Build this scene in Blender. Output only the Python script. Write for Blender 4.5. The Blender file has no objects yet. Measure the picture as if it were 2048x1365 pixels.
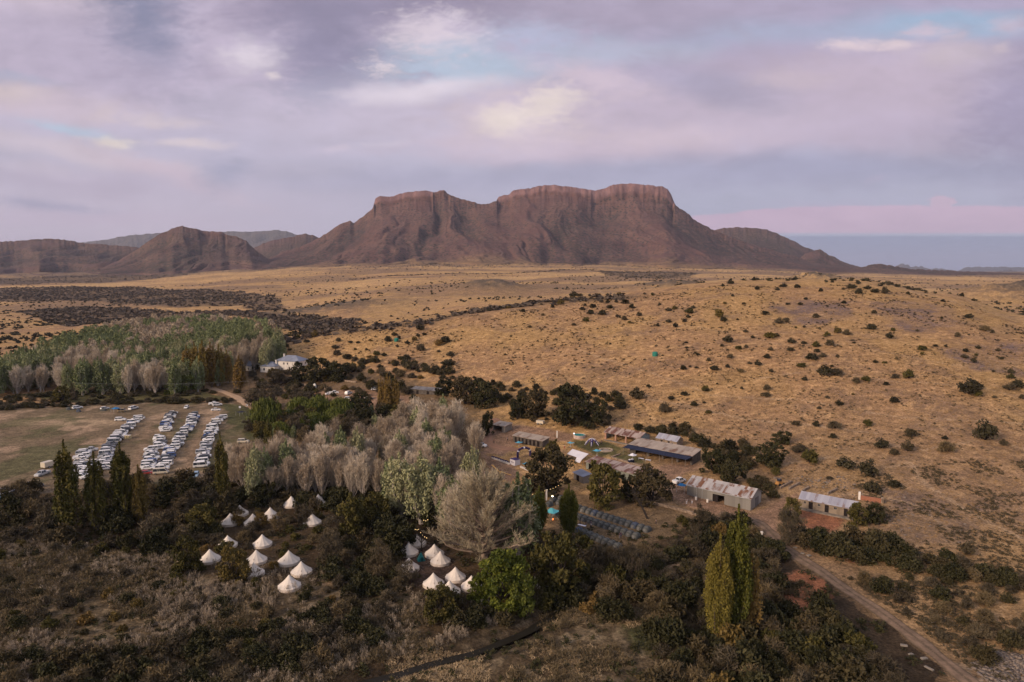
import bpy, math, random
import numpy as np
from mathutils import Vector, Matrix
rng = np.random.default_rng(7)
random.seed(7)
SC = bpy.context.scene
COL = SC.collection
PI = math.pi
R = math.radians

# ------------------------------------------------------------------ camera geometry
CAMZ = 70.0
FPX = 1365.0
PITCH = math.atan((682.5 - 543.0) / FPX)

def ray(px, py):
    u = (px - 1024.0) / FPX
    v = (682.5 - py) / FPX
    dy = math.cos(PITCH) + v * math.sin(PITCH)
    dz = -math.sin(PITCH) + v * math.cos(PITCH)
    return u / dy, dz / dy

# ------------------------------------------------------------------ noise (numpy)
def _hash(ix, iy, s):
    h = (ix.astype(np.int64) * 374761393 + iy.astype(np.int64) * 668265263 + s * 1442695041) & 0xffffffff
    h = ((h ^ (h >> 13)) * 1274126177) & 0xffffffff
    h = (h ^ (h >> 16)) & 0xffffffff
    return h / 4294967295.0

def vnoise(x, y, s=0):
    x = np.asarray(x, float); y = np.asarray(y, float)
    ix = np.floor(x); iy = np.floor(y)
    fx = x - ix; fy = y - iy
    fx = fx * fx * (3 - 2 * fx); fy = fy * fy * (3 - 2 * fy)
    a = _hash(ix, iy, s); b = _hash(ix + 1, iy, s); c = _hash(ix, iy + 1, s); d = _hash(ix + 1, iy + 1, s)
    return (a * (1 - fx) + b * fx) * (1 - fy) + (c * (1 - fx) + d * fx) * fy

def fbm(x, y, o=4, s=0, gain=.5):
    t = 0; a = 1; n = 0
    for i in range(o):
        t = t + a * vnoise(x * 2 ** i + 13.7 * i, y * 2 ** i - 7.3 * i, s + i); n += a; a *= gain
    return t / n

def sstep(a, b, x):
    t = np.clip((np.asarray(x, float) - a) / (b - a), 0, 1)
    return t * t * (3 - 2 * t)

# ------------------------------------------------------------------ terrain height
TA = np.array([-1.6, -0.75, -0.53, -0.34, -0.164, -0.018, 0.129, 0.312, 0.495, 0.64, 0.75, 1.6])
TY = np.array([60, 190, 260, 330, 400, 480, 550, 600, 680, 800, 1000, 1500, 2300, 3500, 5500, 9000, 30000.])
TZ = np.array([
 # 60 190 260 330 400 480 550 600 680 800 1000 1500 2300 3500 5500 9000 30000
 [0,0,0,0,0,0,0,0,0,0,0,2,12,40,80,80,60],
 [0,0,0,0,0,0,0,0,0,0,0,3,16,42,80,80,60],
 [0,0,0,0,0,0,0,0,0,1,2,6,22,50,80,80,60],
 [0,0,0,0,1,12,15,12,6,6,8,18,44,85,100,90,60],
 [0,0,0,3,12,25,30,27,18,18,24,40,64,106,120,90,60],
 [0,0,1,8,19,31,38,40,33,29,32,44,66,106,120,90,60],
 [0,0,3,13,26,37,45,49,44,33,34,44,64,100,110,90,60],
 [0,0,6,20,34,47,57,61,60,50,42,44,58,82,90,80,60],
 [0,1,10,25,38,50,59,62,62,52,42,40,46,60,70,66,60],
 [0,2,13,27,38,48,51,50,43,33,28,28,34,48,58,60,60],
 [0,2,14,26,33,37,34,30,25,22,20,24,32,46,56,60,60],
 [0,2,12,20,25,27,25,22,20,20,20,24,32,46,56,60,60]], float)

def _interp_table(a, Y):
    a = np.clip(a, TA[0], TA[-1]); Yc = np.clip(Y, TY[0], TY[-1])
    i = np.clip(np.searchsorted(TA, a, side='right') - 1, 0, len(TA) - 2)
    j = np.clip(np.searchsorted(TY, Yc, side='right') - 1, 0, len(TY) - 2)
    fa = (a - TA[i]) / (TA[i + 1] - TA[i]); fa = fa * fa * (3 - 2 * fa) * .5 + fa * .5
    ly = np.log(Yc); lt = np.log(TY)
    f = (ly - lt[j]) / (lt[j + 1] - lt[j])
    def at(jj): return TZ[i, jj] * (1 - fa) + TZ[i + 1, jj] * fa
    j0 = np.maximum(j - 1, 0); j3 = np.minimum(j + 2, len(TY) - 1)
    p0, p1, p2, p3 = at(j0), at(j), at(j + 1), at(j3)
    m1 = (p2 - p0) * .5; m2 = (p3 - p1) * .5
    f2 = f * f; f3 = f2 * f
    c = (2 * f3 - 3 * f2 + 1) * p1 + (f3 - 2 * f2 + f) * m1 + (-2 * f3 + 3 * f2) * p2 + (f3 - f2) * m2
    return c

def flat_pt(px, py, z=0.0):
    a, b = ray(px, py)
    Y = (z - CAMZ) / b
    return (a * Y, Y)

STREAM = np.array([flat_pt(*p) for p in [(560, 1440), (640, 1378), (700, 1362), (780, 1345), (860, 1320), (946, 1298), (1010, 1274), (1060, 1252), (1120, 1215), (1150, 1190), (1170, 1165)]])

def pdist(x, y, pl):
    x = np.asarray(x, float); y = np.asarray(y, float)
    d = np.full(np.broadcast(x, y).shape, 1e9)
    for (x0, y0), (x1, y1) in zip(pl[:-1], pl[1:]):
        vx, vy = x1 - x0, y1 - y0
        t = np.clip(((x - x0) * vx + (y - y0) * vy) / (vx * vx + vy * vy + 1e-9), 0, 1)
        d = np.minimum(d, np.hypot(x - x0 - t * vx, y - y0 - t * vy))
    return d

KOP = []   # koppies: x, y, rx, ry, h

def H(x, y):
    x = np.asarray(x, float); y = np.asarray(y, float)
    Y = np.maximum(y, 60.0)
    a = x / Y
    z = _interp_table(a, Y)
    far = sstep(330, 1100, Y)
    z = z + (fbm(x / 170., y / 230., 3, 5) - .5) * (1.0 + 15 * far) * sstep(250, 420, Y)
    z = z + (fbm(x / 38., y / 38., 3, 9) - .5) * (.5 + 2.2 * sstep(250, 500, Y) * (a > -.42))
    if y.max() < 330 or y.size < 5 or True:
        near = y < 260
        if np.any(near):
            d = pdist(np.where(near, x, 1e5), y, STREAM)
            z = z - 1.5 * np.exp(-(d / 3.2) ** 2)
    kn = None
    for kx, ky, rx, ry, kh in KOP:
        q = ((x - kx) / rx) ** 2 + ((y - ky) / ry) ** 2
        if q.size and q.min() < 4:
            if kn is None: kn = .75 + .5 * fbm(x / 14., y / 14., 3, 31)
            z = z + kh * np.exp(-q * 1.6) * kn
    return z

_YS = np.exp(np.linspace(math.log(80.), math.log(26000.), 1500))
def P(px, py, Ht=0.0):
    """ground point seen at (px,py); with Ht, the foot of a thing Ht tall whose top is seen there"""
    a, b = ray(px, py)
    z = CAMZ + b * _YS - Ht
    h = H(a * _YS, _YS)
    k = np.argmax(z <= h)
    if z[k] > h[k]: k = len(_YS) - 1
    k = max(k, 1)
    d0 = z[k - 1] - h[k - 1]; d1 = z[k] - h[k]
    t = d0 / (d0 - d1 + 1e-9)
    Y = _YS[k - 1] + (_YS[k] - _YS[k - 1]) * min(max(t, 0), 1)
    X = a * Y
    return Vector((X, Y, float(H(np.array([X]), np.array([Y]))[0])))

def top_height(px, pyb, pyt):
    p = P(px, pyb)
    a, b = ray(px, pyt)
    return p, CAMZ + b * p.y - p.z

def gz(x, y): return float(H(np.array([x]), np.array([y]))[0])

def add_kop(px, Y, rx, ry, h):
    KOP.append(((px - 1024) / FPX * Y, Y, rx, ry, h))
add_kop(985, 1250, 95, 90, 17)
add_kop(1340, 1250, 110, 110, 15)
add_kop(2060, 980, 120, 110, 34)
add_kop(1630, 1450, 90, 90, 26)
add_kop(640, 1000, 160, 110, 9)

# ------------------------------------------------------------------ tagging
def tag(o, label=None, cat=None, group=None, kind=None):
    if label: o['label'] = label
    if cat: o['category'] = cat
    if group: o['group'] = group
    if kind: o['kind'] = kind
    return o

def empty(name, loc, rz=0.0, sc=(1, 1, 1)):
    o = bpy.data.objects.new(name, None)
    COL.objects.link(o)
    o.location = loc; o.rotation_euler = (0, 0, rz); o.scale = sc
    o.empty_display_size = .3
    return o

def link(name, me, parent=None):
    o = bpy.data.objects.new(name, me)
    COL.objects.link(o)
    if parent is not None: o.parent = parent
    return o

def mesh_np(name, V, F, mats, mi=None, tint=None, color=None, smooth=False):
    """V (n,3); F (m,k) same-size polygons"""
    me = bpy.data.meshes.new(name)
    n, (m, k) = len(V), F.shape
    me.vertices.add(n); me.vertices.foreach_set('co', np.ascontiguousarray(V, dtype=np.float32).ravel())
    me.loops.add(m * k); me.loops.foreach_set('vertex_index', np.ascontiguousarray(F, dtype=np.int32).ravel())
    me.polygons.add(m); me.polygons.foreach_set('loop_start', np.arange(0, m * k, k, dtype=np.int32))
    me.polygons.foreach_set('loop_total', np.full(m, k, dtype=np.int32))
    for mt in mats: me.materials.append(mt)
    if mi is not None: me.polygons.foreach_set('material_index', np.asarray(mi, dtype=np.int32))
    if smooth: me.polygons.foreach_set('use_smooth', np.ones(m, dtype=bool))
    if tint is not None:
        at = me.attributes.new('tint', 'FLOAT', 'FACE'); at.data.foreach_set('value', np.asarray(tint, dtype=np.float32))
    if color is not None:
        at = me.attributes.new('albedo', 'FLOAT_COLOR', 'POINT'); at.data.foreach_set('color', np.ascontiguousarray(color, dtype=np.float32).ravel())
    me.update(calc_edges=True)
    return me

class MB:
    """collects faces of mixed size, one mesh"""
    def __init__(s): s.v = []; s.f = []; s.m = []
    def add(s, vs, fs, m=0):
        b = len(s.v); s.v += [tuple(v) for v in vs]
        for f in fs: s.f.append(tuple(i + b for i in f)); s.m.append(m)
        return s
    def box(s, x0, x1, y0, y1, z0, z1, m=0):
        v = [(x0, y0, z0), (x1, y0, z0), (x1, y1, z0), (x0, y1, z0), (x0, y0, z1), (x1, y0, z1), (x1, y1, z1), (x0, y1, z1)]
        return s.add(v, [(0, 3, 2, 1), (4, 5, 6, 7), (0, 1, 5, 4), (1, 2, 6, 5), (2, 3, 7, 6), (3, 0, 4, 7)], m)
    def hexa(s, b4, t4, m=0):
        return s.add(list(b4) + list(t4), [(0, 3, 2, 1), (4, 5, 6, 7), (0, 1, 5, 4), (1, 2, 6, 5), (2, 3, 7, 6), (3, 0, 4, 7)], m)
    def tube(s, p0, p1, r0, r1=None, n=6, m=0, cap=True):
        r1 = r0 if r1 is None else r1
        p0 = Vector(p0); p1 = Vector(p1); d = (p1 - p0)
        if d.length < 1e-6: return s
        d.normalize(); a = d.orthogonal().normalized(); b = d.cross(a)
        vs = []
        for p, r in ((p0, r0), (p1, r1)):
            for i in range(n):
                t = 2 * PI * i / n; vs.append(p + a * (r * math.cos(t)) + b * (r * math.sin(t)))
        fs = [(i, (i + 1) % n, n + (i + 1) % n, n + i) for i in range(n)]
        if cap: fs += [tuple(range(n - 1, -1, -1)), tuple(range(n, 2 * n))]
        return s.add(vs, fs, m)
    def path(s, pts, rs, n=6, m=0):
        for i in range(len(pts) - 1): s.tube(pts[i], pts[i + 1], rs[i], rs[i + 1], n, m, cap=(i == len(pts) - 2))
        return s
    def rings(s, rings, m=0, cap0=True, cap1=True):
        n = len(rings[0]); b = len(s.v)
        for r in rings: s.v += [tuple(p) for p in r]
        for i in range(len(rings) - 1):
            for j in range(n):
                s.f.append((b + i * n + j, b + i * n + (j + 1) % n, b + (i + 1) * n + (j + 1) % n, b + (i + 1) * n + j)); s.m.append(m)
        if cap0: s.f.append(tuple(b + j for j in range(n - 1, -1, -1))); s.m.append(m)
        if cap1: s.f.append(tuple(b + (len(rings) - 1) * n + j for j in range(n))); s.m.append(m)
        return s
    def mesh(s, name, mats, smooth=False):
        me = bpy.data.meshes.new(name); me.from_pydata(s.v, [], s.f)
        if not isinstance(mats, (list, tuple)): mats = [mats]
        for mt in mats: me.materials.append(mt)
        if len(mats) > 1: me.polygons.foreach_set('material_index', s.m)
        if smooth: me.polygons.foreach_set('use_smooth', [True] * len(s.f))
        me.update(); return me
    def build(s, name, mats, parent=None, smooth=False):
        return link(name, s.mesh(name, mats, smooth), parent)

# ------------------------------------------------------------------ materials
class NT:
    def __init__(s, nt): s.nt = nt
    def n(s, t, **kw):
        nd = s.nt.nodes.new(t)
        for k, v in kw.items():
            if k.startswith('i_'): s.set(nd.inputs[k[2:].replace('_', ' ')], v)
            elif k.startswith('x'): s.set(nd.inputs[int(k[1:])], v)
            else: setattr(nd, k, v)
        return nd
    def set(s, sock, v):
        if isinstance(v, bpy.types.NodeSocket): s.nt.links.new(v, sock)
        elif isinstance(v, tuple) and len(v) == 3 and sock.type == 'RGBA': sock.default_value = (*v, 1)
        else: sock.default_value = v
    def math(s, op, a, b=0.0, clamp=False, c=None):
        nd = s.n('ShaderNodeMath', operation=op, use_clamp=clamp, x0=a, x1=b)
        if c is not None: s.set(nd.inputs[2], c)
        return nd.outputs[0]
    def mix(s, f, a, b, bt='MIX'):
        nd = s.nt.nodes.new('ShaderNodeMix'); nd.data_type = 'RGBA'; nd.blend_type = bt
        s.set(nd.inputs[0], f); s.set(nd.inputs[6], a); s.set(nd.inputs[7], b)
        return nd.outputs[2]
    def noise(s, sc, vec=None, det=4.0, rough=.55, dist=0.0):
        nd = s.n('ShaderNodeTexNoise'); nd.inputs['Scale'].default_value = sc
        nd.inputs['Detail'].default_value = det; nd.inputs['Roughness'].default_value = rough; nd.inputs['Distortion'].default_value = dist
        if vec is not None: s.set(nd.inputs['Vector'], vec)
        return nd.outputs[0]
    def remap(s, v, a, b, c=0.0, d=1.0):
        nd = s.n('ShaderNodeMapRange', interpolation_type='SMOOTHSTEP')
        for i, q in enumerate((v, a, b, c, d)): s.set(nd.inputs[i], q)
        return nd.outputs[0]

MATS = {}
def newmat(name, rough=.85, spec=.2):
    m = bpy.data.materials.new(name); m.use_nodes = True
    t = NT(m.node_tree); b = m.node_tree.nodes['Principled BSDF']
    b.inputs['Roughness'].default_value = rough
    b.inputs['Specular IOR Level'].default_value = spec
    return m, t, b

def plain(name, col, rough=.8, spec=.2, var=.15, scale=1.5, col2=None, metal=0.0):
    if name in MATS: return MATS[name]
    m, t, b = newmat(name, rough, spec)
    tc = t.n('ShaderNodeTexCoord').outputs['Object']
    nz = t.noise(scale, tc, 4)
    c2 = col2 if col2 else tuple(c * (1 - var * 2) for c in col)
    f = t.remap(nz, .35, .7)
    t.set(b.inputs['Base Color'], t.mix(f, col, c2))
    b.inputs['Metallic'].default_value = metal
    MATS[name] = m; return m

def emit(name, col, st):
    m = bpy.data.materials.new(name); m.use_nodes = True
    b = m.node_tree.nodes['Principled BSDF']; b.inputs['Base Color'].default_value = (*col, 1)
    b.inputs['Emission Color'].default_value = (*col, 1); b.inputs['Emission Strength'].default_value = st
    return m

def leafmat(name, c1, c2, c3=None, rand=.25, trans=0.0, rough=.8):
    """foliage: each leaf clump its own tint, each plant slightly different"""
    m, t, b = newmat(name, rough, .15)
    at = t.n('ShaderNodeAttribute', attribute_name='tint').outputs['Fac']
    oi = t.n('ShaderNodeObjectInfo').outputs['Random']
    f = at
    col = t.mix(f, c1, c2)
    if c3: col = t.mix(t.remap(oi, .45, 1.0, 0, .75), col, c3)
    v = t.math('MULTIPLY_ADD', oi, rand * 2, c=1 - rand)
    col = t.mix(1.0, col, t.n('ShaderNodeCombineColor', x0=v, x1=v, x2=v).outputs[0], 'MULTIPLY')
    t.set(b.inputs['Base Color'], col)
    MATS[name] = m; return m

def corrugated(name, base, rust, amount, pitch=.76, axis='x', streak=1.0, brt2=None):
    """weathered corrugated iron laid in sheets along local X, rust by sheet and by noise"""
    m, t, b = newmat(name, .55, .4)
    tc = t.n('ShaderNodeTexCoord').outputs['Object']
    sp = t.n('ShaderNodeSeparateXYZ', x0=tc)
    xs, ys, zs = sp.outputs
    shx = t.math('FLOOR', t.math('DIVIDE', xs, pitch))
    shy = t.math('FLOOR', t.math('DIVIDE', ys, 2.9))
    wn = t.n('ShaderNodeTexWhiteNoise', noise_dimensions='2D')
    t.set(wn.inputs['Vector'], t.n('ShaderNodeCombineXYZ', x0=shx, x1=shy).outputs[0])
    rnd = wn.outputs['Value']
    vec = t.n('ShaderNodeVectorMath', operation='MULTIPLY', x0=tc); vec.inputs[1].default_value = (1.0, .28 * streak, .28)
    n1 = t.noise(.5, vec.outputs[0], 5, .65)
    n2 = t.noise(.13, tc, 2)
    r = t.math('ADD', t.math('MULTIPLY', rnd, .32), t.math('ADD', n1, t.math('MULTIPLY', n2, .5)))
    f = t.remap(r, 1.18 - amount, 1.38 - amount)
    b2 = brt2 or tuple(c * .72 for c in base)
    c0 = t.mix(rnd, base, b2)
    rn = t.noise(2.5, vec.outputs[0], 4)
    c1 = t.mix(rn, rust, tuple(c * .5 for c in rust))
    t.set(b.inputs['Base Color'], t.mix(f, c0, c1))
    b.inputs['Metallic'].default_value = .15
    w = t.math('SINE', t.math('MULTIPLY', xs, 2 * PI / .19))
    bp = t.n('ShaderNodeBump'); bp.inputs['Strength'].default_value = .35; bp.inputs['Distance'].default_value = .03
    t.set(bp.inputs['Height'], w); t.set(b.inputs['Normal'], bp.outputs[0])
    MATS[name] = m; return m

# ------------------------------------------------------------------ ground polygons and lines (pixels of the survey -> real ground)
def gpoly(pts): return np.array([tuple(P(*p))[:2] for p in pts])
def inpoly(x, y, poly):
    r = np.zeros(np.shape(x), bool); n = len(poly); j = n - 1
    for i in range(n):
        xi, yi = poly[i]; xj, yj = poly[j]
        c = ((yi > y) != (yj > y)) & (x < (xj - xi) * (y - yi) / (yj - yi + 1e-12) + xi)
        r ^= c; j = i
    return r
def softpoly(x, y, poly, warp=2.0, sc=6.0, n=4):
    t = np.zeros(np.shape(x))
    M = 3 * warp + 2
    bb = (x > poly[:, 0].min() - M) & (x < poly[:, 0].max() + M) & (y > poly[:, 1].min() - M) & (y < poly[:, 1].max() + M)
    if not bb.any(): return t
    x, y = x[bb], y[bb]; full = t; t = np.zeros(x.shape); n = 3
    for k in range(n):
        wx = (fbm(x / sc + 31 * k, y / sc, 3, 40 + k) - .5) * 2 * warp * (1 + .5 * k)
        wy = (fbm(x / sc, y / sc + 17 * k, 3, 60 + k) - .5) * 2 * warp * (1 + .5 * k)
        t += inpoly(x + wx, y + wy, poly)
    full[bb] = t / n
    return full

G_FIELD = gpoly([(-60, 812), (100, 806), (250, 803), (460, 806), (500, 815), (520, 860), (470, 905), (440, 965), (250, 985), (100, 990), (-60, 1000)])
G_GREEN = [gpoly(q) for q in ([(30, 790), (120, 782), (260, 776), (330, 776), (420, 786), (470, 800), (380, 800), (280, 806), (140, 806)],
                              [(440, 808), (500, 812), (560, 860), (520, 890), (460, 850)],
                              [(1180, 880), (1210, 884), (1260, 900), (1245, 915), (1200, 915), (1150, 895), (1140, 880)],
                              [(1235, 912), (1265, 905), (1300, 925), (1290, 932), (1230, 920)],
                              [(1240, 1240), (1300, 1255), (1310, 1295), (1270, 1300)])]
G_DIRT = [gpoly(q) for q in ([(962, 908), (972, 880), (985, 838), (1025, 850), (1100, 858), (1150, 872), (1140, 884), (1095, 880), (1070, 885), (1030, 892), (1010, 912)],
                             [(960, 905), (1020, 925), (1045, 950), (1020, 965), (985, 950)],
                             [(1340, 950), (1372, 985), (1440, 1005), (1500, 1028), (1540, 1010), (1560, 1000), (1600, 985), (1590, 1010), (1560, 1035), (1560, 1065), (1520, 1060), (1470, 1040), (1400, 1020), (1340, 1000)],
                             [(1225, 915), (1300, 935), (1380, 925), (1410, 935), (1330, 960), (1290, 940), (1220, 930)],
                             [(600, 780), (640, 783), (760, 780), (830, 795), (800, 815), (700, 808), (620, 798)])]
G_SOIL = gpoly([(475, 740), (560, 735), (720, 745), (870, 770), (930, 800), (985, 838), (975, 880), (980, 960), (900, 985), (470, 985), (440, 830), (430, 770)])
G_CAMP = gpoly([(1085, 1000), (1150, 990), (1250, 985), (1350, 1000), (1390, 1030), (1350, 1075), (1270, 1090), (1200, 1085), (1100, 1050)])
G_RED = [gpoly(q) for q in ([(1600, 1018), (1688, 1038), (1682, 1058), (1640, 1068), (1606, 1052)],
                            [(1560, 1160), (1600, 1140), (1650, 1160), (1655, 1200), (1610, 1222), (1562, 1200), (1548, 1180)],
                            [(1680, 1108), (1730, 1110), (1750, 1125), (1700, 1128)])]
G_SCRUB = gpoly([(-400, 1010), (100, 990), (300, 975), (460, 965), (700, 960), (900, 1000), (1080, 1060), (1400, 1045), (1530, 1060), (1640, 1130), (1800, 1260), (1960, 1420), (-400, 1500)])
G_CLEAR = [gpoly(q) for q in ([(-100, 1080), (260, 1110), (420, 1150), (700, 1180), (900, 1210), (760, 1290), (420, 1300), (-100, 1330)],
                              [(900, 1240), (1150, 1190), (1330, 1240), (1330, 1365), (780, 1400)],
                              [(1240, 1150), (1390, 1120), (1430, 1095), (1440, 1110), (1390, 1140), (1300, 1160)])]
G_BELL = gpoly([(790, 1090), (870, 1085), (930, 1160), (880, 1195), (820, 1165)])
G_ROCK = [gpoly(q) for q in ([(1530, 605), (1700, 600), (1700, 640), (1600, 650)], [(1740, 600), (1900, 610), (1920, 650), (1800, 670)],
                             [(1740, 1000), (1800, 975), (1900, 1000), (1960, 1060), (1940, 1090), (1820, 1080), (1740, 1050)],
                             [(1930, 1000), (2060, 980), (2060, 1080), (1980, 1060)], [(1880, 700), (2060, 690), (2060, 750), (1930, 740)])]
G_WHITE = gpoly([(1940, 1330), (1990, 1300), (2100, 1320), (2100, 1400), (1960, 1372)])
G_BAND = [gpoly(q) for q in (
    [(-80, 578), (200, 574), (480, 583), (560, 600), (570, 625), (480, 612), (330, 615), (200, 602), (-80, 604)],
    [(30, 625), (150, 615), (330, 622), (480, 622), (560, 640), (450, 632), (260, 640), (140, 655)],
    [(500, 630), (640, 632), (720, 640), (700, 655), (600, 662), (540, 655)],
    [(-80, 556), (150, 552), (260, 546), (400, 540), (400, 546), (200, 566), (-80, 570)],
    [(1180, 541), (1400, 546), (1380, 556), (1250, 556)])]
G_LINES = [(np.array([tuple(P(*p))[:2] for p in q]), w) for q, w in (
    ([(560, 688), (640, 668), (760, 657), (870, 640), (1000, 615), (1090, 605), (1250, 596)], 16),
    ([(700, 560), (850, 550), (1000, 548), (1180, 540)], 18), ([(200, 536), (420, 534), (650, 528)], 22), ([(0, 549), (300, 541)], 20))]
G_TRACK = [(np.array([tuple(P(*p))[:2] for p in q]), w) for q, w in (
    ([(1300, 800), (1400, 818), (1500, 840), (1640, 853), (1760, 868)], .9),
    ([(1820, 925), (1850, 968), (1910, 1005), (1960, 1035), (2060, 1085)], .8),
    ([(1760, 1095), (1830, 1110), (1930, 1130), (2070, 1165)], 1.3),
    ([(1790, 572), (1850, 592), (1950, 618), (2060, 640)], 2.0),
    ([(1190, 578), (1205, 586), (1230, 592)], 1.6),
    ([(1240, 1150), (1330, 1135), (1390, 1118), (1440, 1098)], 1.2), ([(1250, 640), (1400, 655), (1560, 690), (1700, 690), (1900, 730), (2060, 745)], .6), ([(1500, 760), (1640, 740), (1800, 765), (1960, 775), (2060, 800)], .5),
    ([(1150, 700), (1300, 745), (1420, 790), (1600, 800), (1800, 835), (2060, 850)], .6), ([(1700, 880), (1850, 900), (1960, 880), (2060, 900)], .6), ([(1560, 930), (1660, 915), (1780, 935), (1820, 925)], .6),
    ([(640, 1170), (720, 1165), (800, 1150)], .8),
    ([(1620, 985), (1750, 990), (1830, 1010), (1900, 1060)], .7))]

def col(*c): return np.array(c, float)
def ground_albedo(x, y, z):
    N = x.shape
    C = np.ones(N + (3,)) * col(.43, .262, .112)
    def blend(m, c): 
        m = np.clip(m, 0, 1)[..., None]; C[...] = C * (1 - m) + np.asarray(c) * m
    n1 = fbm(x / 55., y / 75., 4, 3); n2 = fbm(x / 11., y / 14., 4, 4); n3 = fbm(x / 2.6, y / 2.6, 3, 8)
    blend(sstep(.42, .68, n1) * .75, col(.36, .21, .115))
    blend(sstep(.5, .72, n2) * .65, col(.24, .15, .095))
    blend(sstep(.52, .74, n3) * .6, col(.62, .38, .18))
    far = sstep(600, 1500, y)
    nf = fbm(x / 420., y / 190., 4, 15)
    blend(far * sstep(.5, .62, nf) * .8, col(.26, .17, .105))
    blend(far * sstep(.62, .30, nf) * .6, col(.62, .40, .19))
    foot = sstep(2900, 3900, y + 500 * (n1 - .5))
    blend(foot * .8, col(.16, .115, .085))
    for q in G_ROCK:
        blend(softpoly(x, y, q, 9, 16) * (.45 + .5 * sstep(.4, .6, n2)), col(.20, .135, .115))
    for kx, ky, rx, ry, kh in KOP:
        q = ((x - kx) / rx) ** 2 + ((y - ky) / ry) ** 2
        blend(np.exp(-q * 2) * 1.1 * sstep(.35, .6, n2 + .15), col(.13, .10, .075))
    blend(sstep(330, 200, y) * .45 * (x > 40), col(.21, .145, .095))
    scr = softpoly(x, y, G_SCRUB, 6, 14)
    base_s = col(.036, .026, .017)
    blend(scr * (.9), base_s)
    for q in G_CLEAR:
        m = softpoly(x, y, q, 8, 10)
        blend(m * (.4 + .6 * sstep(.38, .56, n2)), col(.125, .090, .052))
        blend(m * sstep(.5, .72, n3) * .75, col(.27, .20, .12))
    fld = softpoly(x, y, G_FIELD, 2.5, 8); m_soil = softpoly(x, y, G_SOIL, 7, 16) * .8
    blend(m_soil, col(.125, .088, .055))
    blend(fld, col(.205, .148, .092))
    blend(fld * sstep(.5, .66, fbm(x / 16., y / 26., 4, 77)) * .85, col(.125, .115, .055))
    blend(fld * sstep(.58, .74, fbm(x / 9., y / 12., 4, 78)) * .85, col(.42, .29, .19))
    px0, py0 = P(165, 845).x, P(165, 845).y
    blend(fld * np.exp(-(((x - px0) / 24) ** 2 + ((y - py0) / 7) ** 2)) * 1.2 * sstep(.35, .6, n2 + .1), col(.42, .30, .19))
    for lane in ([(300, 850), (285, 900), (262, 950)], [(345, 840), (330, 900), (300, 960)], [(460, 822), (395, 870), (372, 950)]):
        L = np.array([tuple(P(*p))[:2] for p in lane])
        blend(fld * np.exp(-(pdist(x, y, L) / 2.2) ** 2) * .55, col(.30, .20, .13))
    for q in G_GREEN:
        blend(softpoly(x, y, q, 2.5, 6) * .9, col(.085, .085, .035) * 1.0)
    for q in G_DIRT: blend(softpoly(x, y, q, 1.5, 5), col(.27, .165, .105) * (0.9 + .2 * 1))
    blend(softpoly(x, y, G_CAMP, 2, 6) * .85, col(.20, .135, .075))
    blend(softpoly(x, y, G_BELL, 2, 6) * .9, col(.085, .055, .042))
    for q in G_RED: blend(softpoly(x, y, q, 1.2, 3) * .95, col(.33, .135, .070))
    for q in G_BAND: blend(softpoly(x, y, q, 14, 60) * .75, col(.085, .065, .052))
    for L, w in G_LINES: blend(np.exp(-(pdist(x, y, L) / w) ** 2) * .6, col(.085, .065, .05))
    for L, w in G_TRACK: blend(np.exp(-(pdist(x + (n3 - .5), y + (n3 - .5), L) / w) ** 2) * .75, col(.42, .29, .18))
    blend(softpoly(x, y, G_WHITE, 2, 6) * .7 * sstep(.4, .5, n3), col(.30, .26, .21))
    d = pdist(x, np.where(y < 260, y, 1e5), STREAM)
    blend(np.exp(-(d / 4.0) ** 2) * .85, col(.030, .022, .015))
    return C * np.array([.94, .93, .91])

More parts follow.
